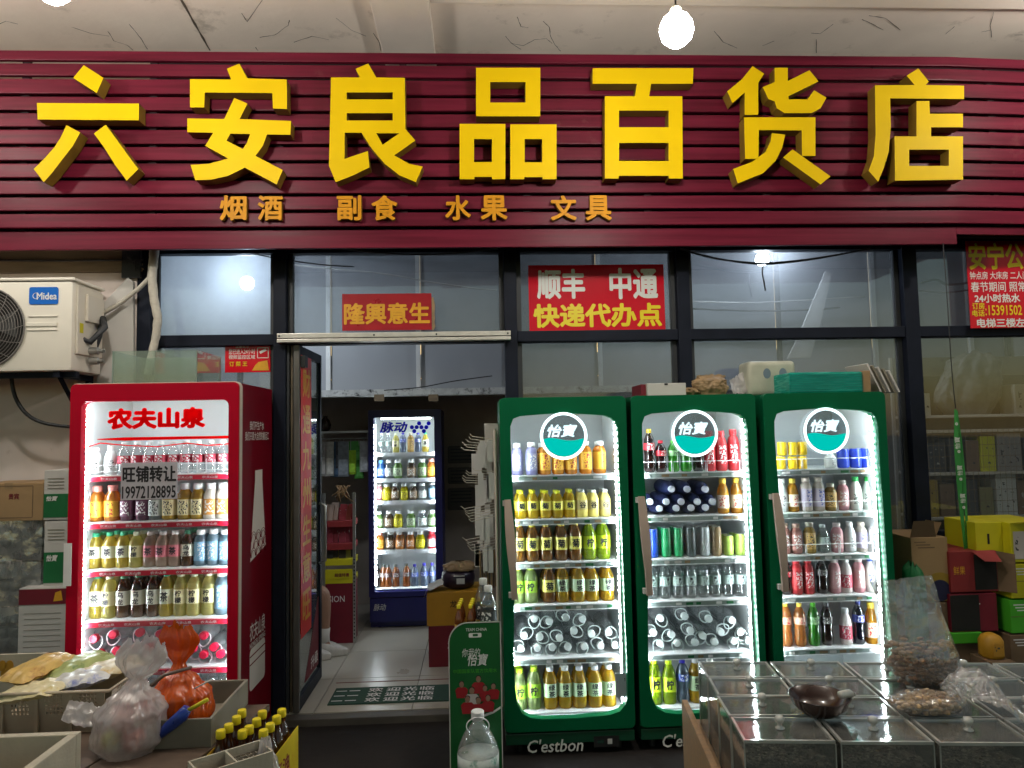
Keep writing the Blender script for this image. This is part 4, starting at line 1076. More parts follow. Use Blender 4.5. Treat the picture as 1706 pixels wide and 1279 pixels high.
# wire guard on the top shelf and red film strip under the logo
xg0, xg1 = rx0 + .06, rx1 - .06
gb = MB()
for zz in (.02, .055): gb.tube([(xg0, D + .028, RZ[0] + zz), (xg1, D + .028, RZ[0] + zz)], .002, 6)
for k in range(17): gb.tube([(xg0 + (xg1-xg0)*k/16, D + .0325, RZ[0] + .001), (xg0 + (xg1-xg0)*k/16, D + .0325, RZ[0] + .075)], .0018, 6)
gb.build('wire_guard', MAT['wire'], rf)
A, B = P(160, 737, RY), P(379, 725, RY)
MB().prism([(A.x, B.z - .010), (P(205,725,RY).x, B.z - .018), (B.x, B.z - .016), (B.x, B.z - .002), (P(205,725,RY).x, B.z), (A.x, B.z - .006)], (), RY + .0125, RY + .0135).build('red_film', MAT['ink_r'], rf)
pts = [(138,746),(165,738),(210,742),(260,744),(310,738),(345,742),(379,739)]
b = MB(); vs = []; fs = []
for i, (x, y) in enumerate(pts):
    q = P(x, y, RY); vs += [(q.x, RY + .0128, q.z + .003), (q.x, RY + .0128, q.z - .003)]
    if i: fs.append((2*i-2, 2*i-1, 2*i+1, 2*i))
b.add(vs, fs).build('red_film', MAT['ink_r'], rf)
# paper notice on the glass
A, B = P(201, 833, RY), P(296, 769, RY)
no = MB().box(A.x, B.x, RY - .0015, RY + .0005, A.z, B.z).build('paper_notice', MAT['papert'], label='white paper notice with black characters and phone number on the red fridge', cat='notice')
text_px('旺铺转让', 204, 776, 294, 803, RY - .0022, MAT['ink_k'], no, bold=.03)
text_px('19972128895', 203, 809, 293, 830, RY - .0022, MAT['ink_k'], no, bold=.02)
# prints on the red fridge's side
xs_ = rx1 - .0055
def side_px(px, py): q = PX(px, py, xs_); return q
def side_text(s, p0, p1, mat, **k):
    a, c = PX(p0[0], p0[1], xs_), PX(p1[0], p1[1], xs_)
    return lettering(s, lambda u, v: (xs_ + .0012, a.y + (c.y-a.y)*u, a.z + (c.z-a.z)*v), mat, rf, **k)
YR0, YR1 = RY + .06, RY + RD
SH = lambda s, y0, y1, z0, z1, **k: lettering(s, lambda u, v: (xs_ + .0012, y0 + (y1-y0)*u, z0 + (z1-z0)*v), k.pop('mat', MAT['ink_w']), rf, **k)
zz = lambda py: PX(428, py, xs_).z
SH('我们不生产水', RY + .20, RY + .46, zz(716), zz(702), bold=.005)
SH('我们只是大自然的搬运工', RY + .12, RY + .56, zz(733), zz(719), bold=.005)
SH('农夫山泉', RY + .22, RY + .50, zz(1060), zz(1030), bold=.012)
SH('NONGFU SPRING', RY + .22, RY + .50, zz(1071), zz(1062), bold=.005)
def side_poly(pts, mat, name, d=.0011):
    b = MB(); b.prism(pts, (), 0, .0006, fn=lambda y, dd, z: (xs_ + d - dd, y, z)); return b.build(name, mat, rf)
prn = M('side_print', (.78,.74,.70), .5)
yc = RY + .36
side_poly([(yc-.14, zz(930)), (yc+.15, zz(915)), (yc+.11, zz(860)), (yc+.075, zz(800)), (yc+.075, zz(783)), (yc-.06, zz(783)), (yc-.06, zz(800)), (yc-.10, zz(860))], prn, 'bottle_print')
for k in range(3):
    for j in range(-1, 2):
        ay, az = yc + j*.09 + (k % 2)*.045, zz(928) + .015 + k*.045
        for rad in (.05, .036):
            b = MB(); p = []
            for q in range(11):
                a = math.pi*q/10; p.append((xs_ + .0022, min(max(ay + rad*math.cos(a), yc-.135), yc+.14), az + rad*math.sin(a)))
            b.tube(p, .0016, 4).build('wave_print', MAT['red_side'], rf)
side_poly(rrect(yc-.14, yc+.14, zz(1140), zz(1072), .03), prn, 'bottle_print')
for k in (1085, 1098): side_poly([(yc-.139, zz(k)), (yc+.139, zz(k)), (yc+.139, zz(k)+.007), (yc-.139, zz(k)+.007)], MAT['red_side'], 'band_print', .0019)

# ---- the navy fridge inside
BY = 1.83; BD = .6
bx0, bx1 = P(614, 850, BY).x, P(737, 850, BY).x
bz1 = P(675, 682, BY).z; bzb = P(675, 988, BY).z - .03
bop = rrect(P(623, 850, BY).x, P(725, 850, BY).x, P(675, 985, BY).z, P(675, 695, BY).z, .012)
BZ = [P(675, p, BY + .095).z for p in (754, 797, 834, 880, 916)]
bf, D = fridge('drinks_fridge', 'navy glass-door drinks fridge standing inside the shop', bx0, bx1, BY, BD, bzb, bz1, bop, (MAT['blue_fr'], MAT['blue_fr']), BZ + [P(675, 984, BY+.095).z], ('L', 'R'), 'white', .012, None, 30, 'liner')
MB().box(bx0 + .1, bx1 - .1, D + .03, D + .06, bz1 - .084, bz1 - .072).build('top_lamp', bpy.data.materials['top_lamp_light'], bf)
bf.location.z = .0425
# keep the parts where they were built: the root only marks the base
for ch in bf.children: ch.matrix_parent_inverse = wm(bf).inverted()
A, B = P(632, 721, BY), P(679, 702, BY)
lettering('脉动', lambda u, v: (A.x + (B.x-A.x)*u, BY + .0135, A.z + (B.z-A.z)*v), MAT['ink_b'], bf, bold=.04, shear=.2)
for x, y in ((686,711.5),(694,711.5),(702,711.5),(710,711.5),(698,705),(714,705),(690,718),(706,718)):
    q = P(x, y, BY); MB().prism([(q.x + .019*math.cos(R(30*k)), q.z + .019*math.sin(R(30*k))) for k in range(12)], (), BY + .012, BY + .0135).build('dot', MAT['ink_b'], bf)
bb = MB().box(bx0 + .004, bx1 - .004, BY + .012, D + .02, .10, bzb - .01).build('base_panel', MAT['blue_fr'], bf, bevel=.004)
A, B = P(622, 1018, BY), P(643, 1006, BY)
lettering('脉动', lambda u, v: (A.x + (B.x-A.x)*u, BY + .0105, A.z + (B.z-A.z)*v), MAT['gasket'], bb, bold=.01, shear=.2)
BB = BY + .165
def brow(n, pyb, pyt, items, **k): row('navy fridge indoors', n, BB, pyb, pyt, items, 675, zs=(BZ + [P(675,984,BY+.095).z])[n-1] + .0005, **k)
brow(1, 753, 720, [(636,'water'),(648,'water'),(660,'lem'),(671,'bcap'),(684,'gold'),(696,'bcap'),(709,'ptea')], hw=.030)
brow(2, 795, 764, [(635,'bwide'),(648,'cwide'),(663,'gwide'),(686,'dwide'),(704,'gwide'),(719,'owide')], hw=.040)
brow(3, 834, 806, [(632,'pink'),(644,'yel'),(659,'dwide'),(674,'yel'),(689,'dwide'),(704,'cwide'),(720,'ion')], hw=.038)
brow(4, 878, 850, [(632,'gwide'),(648,'dwide'),(664,'yel'),(685,'gwide'),(703,'cwide'),(720,'gwide')], hw=.041)
brow(5, 915, 886, [(632,'owide'),(650,'dwide'),(667,'awide'),(684,'awide'),(701,'yel'),(719,'rwide')], hw=.042)
brow(6, 984, 942, [(629,'dark'),(639,'rootb'),(647,'rootb'),(660,'rootb'),(677,'rootb'),(691,'bcap'),(707,'bcap'),(721,'bcap')], hw=.034)
# ================================================================== helpers for cartons, bags, nuts
def carton(x0, x1, y0, y1, Y, depth, mat, label, name='carton', z0=None, z1=None, tape=True, group=None, flaps=None, cat='box'):
    a, c = P(x0, (y0+y1)/2, Y), P(x1, (y0+y1)/2, Y)
    zb = P((x0+x1)/2, y1, Y).z if z0 is None else z0
    zt = P((x0+x1)/2, y0, Y).z if z1 is None else z1
    t = thing(name, ((a.x+c.x)/2, Y + depth/2, zb), label, cat, group)
    MB().box(a.x, c.x, Y, Y + depth, zb, zt).build('body', mat, t, bevel=.004)
    if tape: MB().box((a.x+c.x)/2 - .022, (a.x+c.x)/2 + .022, Y - .0008, Y + depth + .0008, zt - .03, zt + .0008).build('tape', MAT['kraft'], t)
    return t, a.x, c.x, zb, zt
def bag_mesh(c, rx, ry, h, seed, prof, folds=.25, nu=84, nv=56, lean=(0,0), ruffle=0):
    b = MB()
    def f(u, v):
        a = 2*math.pi*u
        k = 0
        for i in range(len(prof) - 1):
            if prof[i][0] <= v <= prof[i+1][0]:
                t = (v - prof[i][0])/(prof[i+1][0] - prof[i][0]); t = t*t*(3 - 2*t); k = prof[i][1]*(1-t) + prof[i+1][1]*t
        ca, sa = math.cos(a), math.sin(a)
        n1 = noise.noise((ca*2.2 + seed, sa*2.2, v*2.6)) + .6*noise.noise((ca*5 + seed, sa*5, v*3.5)) + .3*noise.noise((ca*11 + seed, sa*11, v*9))
        rg = 1 - 2*abs(noise.noise((ca*3.1 + seed*1.7, sa*3.1, v*3.0))); rg2 = 1 - 2*abs(noise.noise((ca*7 + seed, sa*7, v*6.5 + 3)))
        neck = 1 - min(1, abs(k)/.8)
        n1 += neck*(.9*rg + .28*math.sin(a*9 + seed*3 + 2*n1)) + .28*rg2 + .16*(1 - 2*abs(noise.noise((ca*14, sa*14 + seed, v*15))))
        k *= 1 + folds*n1*(.6 + .9*v)
        z = h*v + .05*h*noise.noise((ca*1.7 + seed, sa*1.7, 4.0))*v
        fx = fy = 1.0
        if ruffle and v > ruffle:
            t = min(1, (v - ruffle)/.14); fx = 1 + .45*t; fy = 1 - .62*t
            z += .08*h*t*(noise.noise((ca*2.6 + seed, sa*2.6, 7.0)) + .5*noise.noise((ca*6 + seed, sa*6, 2.0)))*(v - ruffle)/(1 - ruffle)
        return (c[0] + rx*k*ca*fx + lean[0]*v*v, c[1] + ry*k*sa*fy + lean[1]*v*v, c[2] + max(z, 0.0005))
    b.grid(f, nu, nv, closeu=True); return b
KNOT = [(0,.62),(.12,1.0),(.40,.92),(.62,.52),(.72,.17),(.80,.30),(1.0,.42)]
def nut_pile(pts, r, mats, name, parent, seed=1, flat=.6):
    random.seed(seed); b = MB()
    for p in pts:
        m = Matrix.Translation(p) @ Matrix.Rotation(random.uniform(0, 6.3), 4, 'Z') @ Matrix.Rotation(random.uniform(-1, 1), 4, 'X') @ Matrix.Diagonal((1.35, .9, flat, 1))
        rr = r*random.uniform(.8, 1.15)
        b.lathe([(rr*.1,-rr*.98),(rr*.6,-rr*.75),(rr*.97,-rr*.2),(rr*.92,rr*.35),(rr*.55,rr*.8),(rr*.1,rr)], 7, M=m)
    return b.build(name, mats, parent, smooth=True, kind='stuff')
def board(x0, y0, x1, y1, Y, mat, name, label, cat='sign', th=.004, torn=0):
    a, c = P(x0, (y0+y1)/2, Y), P(x1, (y0+y1)/2, Y)
    zb, zt = P((x0+x1)/2, y1, Y).z, P((x0+x1)/2, y0, Y).z
    t = thing(name, ((a.x+c.x)/2, Y, zb), label, cat)
    MB().box(a.x, c.x, Y, Y + th, zb, zt).build('panel', mat, t)
    return t

# ================================================================== signs on the glass
s1 = board(570, 489, 719, 550, -.012, MAT['signdark'], 'shop_motto_sign', 'dark red board with gold brush characters standing over the doorway')
text_px('隆興意生', 573, 504, 716, 540, -.0132, MAT['ink_o'], s1, bold=.03)
b = MB(); A = P(719, 489, -.011); Bq = P(719, 550, -.011); vs = []; fs = []
for i in range(9):
    z = Bq.z + (A.z - Bq.z)*i/8*.9; w_ = .008 + .022*random.random()
    vs += [(A.x + .001, -.010, z), (A.x + w_, -.0105, z)]
    if i: fs.append((2*i-2, 2*i-1, 2*i+1, 2*i))
b.add(vs, fs).build('torn_edge', MAT['kraft'], s1)
s2 = board(881, 441, 1107, 550, .055, MAT['signred'], 'parcel_service_sign', 'bright red sign with white and yellow characters stuck on the window pane', th=.006)
text_px('顺丰', 895, 448, 974, 498, .0535, MAT['ink_w'], s2, bold=.035)
text_px('中通', 1016, 446, 1095, 498, .0535, MAT['ink_w'], s2, bold=.035)
text_px('快递代办点', 889, 505, 1102, 545, .0535, MAT['ink_y'], s2, bold=.035)
s3 = board(375, 573, 452, 620, .05, MAT['signred'], 'surveillance_sign', 'small red camera warning sign on the window pane beside the doorway')
text_px('您已进入24小时', 381, 581, 425, 590, .0488, MAT['ink_w'], s3, bold=.012)
text_px('视频监控区域', 381, 591, 425, 598, .0488, MAT['ink_w'], s3, bold=.012)
text_px('订 菜 王', 382, 602, 412, 610, .0488, MAT['ink_y'], s3, bold=.015)
text_px('温馨提示', 392, 574.5, 415, 579.5, .0488, MAT['ink_w'], s3, bold=.01)
A, Bq = P(429, 596, .0488), P(447, 579, .0488)
b = MB(); w_ = .002
for z in (A.z, Bq.z): b.box(A.x, Bq.x, .048, .0495, z - w_, z + w_)
for x in (A.x, Bq.x): b.box(x - w_, x + w_, .048, .0495, A.z + w_, Bq.z - w_)
q = P(438, 586, .0488); b.box(-.022, .022, .048, .0495, -.008, .008, M=Matrix.Translation((q.x, 0, q.z + .005)) @ Matrix.Rotation(R(-28), 4, 'Y'))
b.build('camera_icon', MAT['ink_w'], s3)
A, Bq = P(420, 617, .0488), P(448, 600, .0488)
MB().prism([(A.x, A.z), (Bq.x, A.z), (Bq.x - .01, Bq.z), (A.x + .04, Bq.z - .01), (A.x + .02, Bq.z - .03)], (), .0485, .0495).build('food_print', MAT['ink_o'], s3)
s4 = board(1613, 401, 1722, 546, -.03, MAT['signred'], 'guesthouse_sign', 'red poster with yellow and white characters on the window at the end of the sign', 'sign')
for txt, x0, y0, x1, y1, mt, bd in (('安宁公', 1615, 404, 1703, 449, 'ink_y', .03), ('钟点房 大床房 二人间', 1616, 452, 1712, 465, 'ink_w', .008), ('春节期间 照常', 1618, 469, 1709, 486, 'ink_w', .01), ('24小时热水', 1624, 489, 1699, 504, 'ink_w', .03), ('订房', 1620, 504, 1640, 515, 'ink_y', .02), ('电话', 1620, 516, 1640, 527, 'ink_y', .02), (':15391502', 1642, 508, 1702, 525, 'ink_y', .015), ('电梯三楼左', 1628, 530, 1708, 545, 'ink_w', .03)):
    text_px(txt, x0, y0, x1, y1, -.0312, MAT[mt], s4, bold=bd)

# cables strung along the front
def cable(pts, Y, r, label, mat=None, name='cable', sub=5):
    V = [P(x, y, Y) for x, y in pts]; L = []
    for i in range(len(V) - 1):
        p0, p1, p2, p3 = V[max(i-1,0)], V[i], V[i+1], V[min(i+2, len(V)-1)]
        for k in range(sub):
            t = k/sub
            L.append(.5*((2*p1) + (-p0 + p2)*t + (2*p0 - 5*p1 + 4*p2 - p3)*t*t + (-p0 + 3*p1 - 3*p2 + p3)*t**3))
    L.append(V[-1])
    return MB().tube(L, r, 6).build(name, mat or MAT['blackm'], smooth=True, label=label, cat='cable')
cable([(1133,414),(1190,430),(1270,438),(1360,430),(1450,414)], -.04, .006, 'black cable sagging across the window below the small bulb')
cable([(1150,420),(1215,434),(1272,440),(1340,434),(1400,424)], -.055, .005, 'thin black cable knotted to the sagging one in front of the window')
cable([(1271,441),(1270,455),(1273,470),(1275,484)], -.045, .005, 'short loose cable end dangling from the knot in front of the window')
cable([(395,417),(460,430),(530,440),(590,444)], .03, .004, 'thin black cable crossing the corner of the pane above the doorway')
cable([(560,412),(620,420),(720,424),(830,414)], -.02, .005, 'black cable along the frame above the motto board')
cable([(-30,433),(90,434),(206,433)], -.045, .006, 'black cable along the brown boards above the air conditioner')
cable([(-30,416),(40,412),(80,410),(140,402)], -.05, .006, 'black cable sagging under the end of the sign above the air conditioner')
cable([(640,650),(700,645),(760,634),(820,626)], .8, .004, 'thin black wire looped under the loft front inside the doorway')
cable([(1571,405),(1576,470),(1582,560),(1586,620),(1592,680)], -.36, .0028, 'thin black string hanging from the sign beside the stacked cartons')
cable([(478,440),(560,448),(640,456),(720,470),(790,480),(828,483)], .9, .006, 'pale wire sagging behind the pane over the doorway', MAT['cartonw'])
cable([(1152,502),(1250,504),(1340,500),(1440,494)], .9, .006, 'pale wire strung behind the pane with the small bulb', MAT['cartonw'])
cable([(1152,514),(1260,518),(1350,516),(1400,512)], .85, .007, 'dark wire strung below the pale one behind the pane with the small bulb')
cable([(1532,484),(1580,487),(1640,480),(1720,478)], .3, .006, 'dark wire strung behind the pane beside the red poster')
cable([(1536,470),(1560,466),(1580,474),(1620,470)], .32, .009, 'tangled dark wire behind the pane beside the red poster')
# green ribbon on the string
rb = thing('green_lanyard', tuple(P(1612, 1095, -.36)), 'green printed lanyard ribbon hanging from the string beside the stacked cartons', 'ribbon')
for pts, wd, off in (([(1592,682),(1594,740),(1598,800),(1603,860),(1609,920),(1612,955)], .030, 0), ([(1594,684),(1600,740),(1606,800),(1610,860),(1612,920),(1613,955)], .022, .012)):
    b = MB(); vs = []; fs = []
    V = [P(x, y, -.36 + off) for x, y in pts]
    for i, p in enumerate(V):
        k = [.5, 1, 1, .9, .7, .4][i]*wd/2; tw = .004*math.sin(i*1.3)
        vs += [(p.x - k, p.y + tw, p.z), (p.x + k, p.y - tw, p.z), (p.x + k, p.y - tw + .0015, p.z), (p.x - k, p.y + tw + .0015, p.z)]
        if i:
            for a_, c_ in ((0,1),(1,2),(2,3),(3,0)): fs.append((4*i-4+a_, 4*i-4+c_, 4*i+c_, 4*i+a_))
    b.add(vs, fs).build('band', MAT['greenrib'], rb)
for x, y in ((1593,706),(1597,752),(1600,798),(1605,845)):
    q = P(x, y, -.362); MB().prism([(q.x + .009*math.cos(R(45*k)), q.z + .009*math.sin(R(45*k))) for k in range(8)], [[(q.x + .004*math.cos(R(-45*k)), q.z + .004*math.sin(R(-45*k))) for k in range(8)]], -.3665, -.365).build('print', MAT['ink_w'], rb)
for s, y0, y1, x in (('怡寶', 728, 748, 1595),('怡寶', 775, 792, 1599),('怡寶', 822, 838, 1604)):
    a, c = P(x - 4, y1, -.3655), P(x + 4, y0, -.3655)
    lettering(s, lambda u, v: (c.x - (c.x-a.x)*v, -.3655, a.z + (c.z-a.z)*u), MAT['ink_w'], rb, bold=.01)
MB().tube([P(1612,953,-.355), P(1613,975,-.355), P(1617,990,-.355), P(1614,1010,-.355), P(1619,1060,-.355), P(1622,1094,-.355)], [.004,.006,.013,.006,.007,.008], 8).build('tail', MAT['cartonw'], rb, smooth=True)

# ================================================================== air conditioner on the wall
YA, YAB = -.38, -.06
ax1 = P(105, 540, YA).x; ax0 = ax1 - .80; az0, az1 = P(60, 618, YA).z, P(60, 468, YA).z
ac = thing('air_conditioner', ((ax0+ax1)/2, -.2, az0), 'cream outdoor air conditioner unit on a wall bracket with a blue badge', 'air conditioner')
MB().box(ax0, ax1 + .05, YA, YAB, az0, az1).build('casing', MAT['creamw'], ac, bevel=.018, smooth='angle')
MB().box(ax0 - .006, ax1 + .062, YA - .008, YAB + .008, az1 + .001, az1 + .020).build('top_cover', MAT['creamw'], ac, bevel=.008)
MB().box(ax1 + .052, ax1 + .066, YA + .03, YAB - .02, az0 + .10, az1 - .02).build('side_cover', MAT['cream'], ac, bevel=.004)
MB().box(ax1 + .067, ax1 + .085, YA + .10, YAB - .04, az0 + .30, az1 - .06).build('terminal_cover', MAT['cream'], ac, bevel=.004)
for zz_ in (az0 + .07, az0 + .13):
    MB().lathe([(.022,0),(.022,.05),(.013,.055),(.013,.08)], 12, M=Matrix.Translation((ax1 + .067, YA + .16, zz_)) @ Matrix.Rotation(R(90), 4, 'Y')).build('valve', MAT['steel'], ac, smooth='angle')
q = P(-28, 546, YA); gc = (q.x, q.z); gr = .232
ringp = lambda r, y: [(gc[0] + r*math.cos(2*math.pi*k/40), y, gc[1] + r*math.sin(2*math.pi*k/40)) for k in range(40)]
gl_ = MB().prism([(gc[0] + gr*math.cos(2*math.pi*k/40), gc[1] + gr*math.sin(2*math.pi*k/40)) for k in range(40)], (), YA - .003, YA - .0005).build('fan_opening_shade', MAT['black_shade'], ac)  # flat black disc paints the shade inside the casing
b = MB()
for r in [.03 + .0155*k for k in range(14)]: b.tube(ringp(r, YA - .010 - .012*(1 - (r/gr)**2)), .0018, 4, closed=True)
for k in range(14):
    a = 2*math.pi*k/14
    b.tube([(gc[0] + r*math.cos(a + r*2.2), YA - .008 - .012*(1 - (r/gr)**2), gc[1] + r*math.sin(a + r*2.2)) for r in (.03,.08,.13,.18,gr)], .0024, 4)
b.tube(ringp(gr, YA - .008), .005, 6, closed=True)
b.build('grille', M('grille_wire', (.16,.15,.14), .5), gl_)
for k in range(4):
    MB().add([(gc[0] + r*math.cos(a), YA - .0042 + y, gc[1] + r*math.sin(a)) for (r, a, y) in ((.04, k*1.571, 0), (.2, k*1.571 - .3, 0), (.2, k*1.571 + .5, -.0006), (.05, k*1.571 + .8, -.0006))], [(0,1,2,3)]).build('blade', M('fan_blade', (.05,.05,.05), .5) if k == 0 else bpy.data.materials['fan_blade'], gl_)
for y0, y1, x0, x1 in ((525,528,48,96),(537,544,43,96),(548,551,46,96)):
    A, Bq = P(x0, y1, YA), P(x1, y0, YA); MB().box(A.x, Bq.x, YA - .006, YA - .0005, A.z, Bq.z).build('rib', MAT['creamw'], ac, bevel=.003)
A, Bq = P(49, 507, YA), P(98, 478, YA)
bd = MB().prism(rrect(A.x, Bq.x, A.z, Bq.z, .012), (), YA - .005, YA - .0005).build('badge', MAT['blue'], ac)
text_px('Midea', 61, 487, 95, 499, YA - .0058, MAT['ink_w'], bd, bold=.02)
q = P(61, 493, YA); MB().tube([(q.x + .017*math.cos(R(k)), YA - .0062, q.z + .017*math.sin(R(k))) for k in range(60, 345, 15)], .0016, 5).build('badge_arc', MAT['ink_w'], bd)
A, Bq = P(143, 557, -.25), P(151, 541, -.25)
MB().box(ax1 + .0665, ax1 + .068, YA + .05, YA + .085, A.z, Bq.z).build('energy_tag', MAT['cartony'], ac)
bk = thing('wall_bracket', ((ax0+ax1)/2, -.15, az0 - .3), 'dark steel bracket carrying the air conditioner', 'bracket')
for x in (ax0 + .1, ax1 - .06):
    MB().box(x, x + .035, YA + .02, -.002, az0 - .035, az0 - .002).build('arm', MAT['frame'], bk)
    MB().box(x, x + .035, -.03, -.002, az0 - .36, az0 - .036).build('upright', MAT['frame'], bk)
    MB().tube([(x + .017, YA + .06, az0 - .036), (x + .017, -.03, az0 - .33)], .014, 6).build('brace', MAT['frame'], bk)
MB().box(ax0, ax1 + .05, YA + .05, YA + .085, az0 - .0345, az0 - .0015).build('rail', MAT['frame'], bk)
cable([(18,620),(25,660),(45,690),(75,705),(118,711)], -.2, .011, 'thick black drain hose curving under the air conditioner', name='hose')
pb = [P(*p) for p in ((128,560,-.3),(150,570,-.25),(175,545,-.2),(172,530,-.15),(165,560,-.12),(150,600,-.15))]
MB().tube(pb, .018, 8).build('pipe_bundle', MAT['frame_dark'], smooth=True, label='dark insulated pipe bundle at the side of the air conditioner', cat='pipe')
A = [P(x, y, -.02) for x, y in ((163,516),(214,462),(223,470),(224,640),(160,655),(170,585))]
MB().prism([(p.x, p.z) for p in A], (), -.03, -.002).build('wall_cover', MAT['cartonw'], label='white plastic duct cover on the wall between the air conditioner and the window', cat='duct', bevel=.004)
V = [P(x, y, -.10) for x, y in ((259,392),(256,430),(253,462),(257,500),(263,530),(260,560),(252,595),(244,632))]
L = []
for i in range(len(V)-1):
    for k in range(5): L.append(V[i].lerp(V[i+1], k/5))
MB().tube(L, [.028 - .006*(i/len(L)) + .0015*math.sin(i*2.1) for i in range(len(L))], 10).build('foam_pipe', MAT['pole'], smooth=True, label='off-white wrapped pipe running down in front of the window above the red fridge', cat='pipe')
MB().tube([P(254,458,-.10), P(232,480,-.08), P(200,505,-.07), P(160,528,-.10)], .014, 8).build('wrapped_pipe', MAT['pole'], smooth=True, label='thin wrapped pipe slanting from the window corner to the air conditioner', cat='pipe')
b = MB()
for k in range(26):
    q = P(random.uniform(208,236), random.uniform(412,462), -.04)
    b.box(-.012, .012, -.002, .002, -.003, .003, M=Matrix.Translation((q.x, -.012 + random.uniform(-.01,.005), q.z)) @ Matrix.Rotation(random.uniform(0,3), 4, 'Y'))
tr = thing('junction_board', tuple(P(220, 462, -.01)), 'dark board with tangled wire scraps at the corner of the window', 'board')
A, Bq = P(206, 464, -.004), P(238, 406, -.004)
MB().box(A.x, Bq.x, -.032, -.031 + .02, A.z, Bq.z).build('board', MAT['frame_dark'], tr)
b.build('wire_scraps', MAT['kraft'], tr)
b = MB()
for k in range(7):
    q0 = P(random.uniform(212,232), random.uniform(412,440), -.05); q1 = P(random.uniform(222,250), random.uniform(430,462), -.06)
    b.tube([q0, q0.lerp(q1, .5) + Vector((random.uniform(-.03,.03), 0, -.02)), q1], .003, 5)
b.build('wires', MAT['blackm'], tr)

# glass tank on the red fridge
A, Bq = P(187, 600, -.50), P(328, 600, -.50)
zt0 = rz1 + .0005; zt1 = P(250, 584, -.50).z
tk = thing('glass_tank', ((A.x+Bq.x)/2, -.3, zt0), 'empty glass tank standing on top of the red fridge', 'tank')
for nm, bx in (('front_glass', (A.x, Bq.x, -.50, -.495, zt0, zt1)), ('back_glass', (A.x, Bq.x, -.135, -.13, zt0, zt1)), ('side_glass', (A.x, A.x + .005, -.4945, -.1355, zt0, zt1)), ('side_glass', (Bq.x - .005, Bq.x, -.4945, -.1355, zt0, zt1)), ('divider', ((A.x+Bq.x)/2 - .002, (A.x+Bq.x)/2 + .003, -.4945, -.1355, zt0, zt1 - .004))):
    MB().box(*bx).build(nm, MAT['tank'], tk)
for x, y in ((A.x, -.5), (Bq.x - .006, -.5), (Bq.x - .006, -.136)):
    MB().box(x - .0005, x + .0065, y - .0006, y + .0065, zt0, zt1 + .0005).build('edge', M('tank_edge', (.20,.27,.23), .3) if 'tank_edge' not in bpy.data.materials else bpy.data.materials['tank_edge'], tk)

# white slats seen behind the upper panes
for pts, Y, lb in (([(1375,452),(1386,455),(1366,545),(1350,596),(1312,597),(1330,560)], .40, 'white wrapped blade leaning behind the window pane under the small bulb'), ([(324,478),(332,486),(358,549),(342,549)], .30, 'pale pink and white strip leaning behind the dusty pane')):
    V = [P(x, y, Y) for x, y in pts]
    MB().prism([(p.x, p.z) for p in V], (), Y, Y + .012).build('blade_strip', MAT['cartonw'], label=lb, cat='strip', bevel=.002)
# ================================================================== stack at the plaster wall, left of the red fridge
YQ = -.36
t, xa_, xb_, zb_, zt_ = carton(-45, 72, 805, 868, YQ, .30, MAT['carton'], 'brown printed carton on the wrapped bottle packs beside the plaster wall')
text_px('贵宾', 14, 822, 32, 832, YQ - .001, MAT['cartonm'], t, bold=.02)
A, Bq = P(-40, 864, YQ - .001), P(55, 809, YQ - .001)
b = MB()
for z in (A.z, Bq.z): b.box(A.x, Bq.x, YQ - .0015, YQ - .0005, z - .002, z + .002)
b.box(Bq.x - .002, Bq.x + .002, YQ - .0015, YQ - .0005, A.z + .002, Bq.z - .002); b.build('border_print', MAT['cartond'], t)
ztp = zb_ - .001
for k, (y0, y1) in enumerate(((870, 935), (937, 1010), (1012, 1090))):
    a, c = P(-45, 900, YQ + .01), P(69, 900, YQ + .01)
    z0_, z1_ = P(20, y1, YQ).z, P(20, y0, YQ).z
    if k == 0: z1_ = ztp
    p = thing('bottle_pack', ((a.x+c.x)/2, YQ + .15, z0_), ('film-wrapped pack of clear water bottles %s in the pile beside the plaster wall' % ['on top', 'in the middle', 'at the bottom'][k]), 'bottle pack', 'wrapped bottle packs by the plaster wall')
    h = z1_ - z0_; n = 6
    for i in range(n):
        for j in range(2):
            x = a.x + (c.x-a.x)*(i+.5)/n
            bb_ = MB().lathe([(r_, z_*h/.23) for r_, z_ in ((.02,0),(.031,.006),(.031,.14),(.027,.165),(.014,.195),(.014,.222))], 10, (x, YQ + .05 + j*.07, z0_ + .004)); bb_.build('bottle', MAT['clear'], p, smooth=True)
            MB().lathe([(.032,.07*h/.23),(.032,.12*h/.23)], 10, (x, YQ + .05 + j*.07, z0_ + .004)).build('label', M('pack_label', (.16,.18,.17), .4, var=.6, vs=60) if 'pack_label' not in bpy.data.materials else bpy.data.materials['pack_label'], p, smooth=True)
    bx = MB()
    def sh(u, v):
        x = a.x + (c.x-a.x)*u; z = z0_ + h*v
        return (x, YQ + .012 + .010*noise.noise((x*14, z*14, k*3.1)), z)
    bx.grid(sh, 26, 14).build('film', MAT['wrap'], p, smooth=True)
    MB().box(a.x, c.x, YQ + .02, YQ + .28, z0_ - .0005, z0_ + .003).build('tray', MAT['cartond'], p)
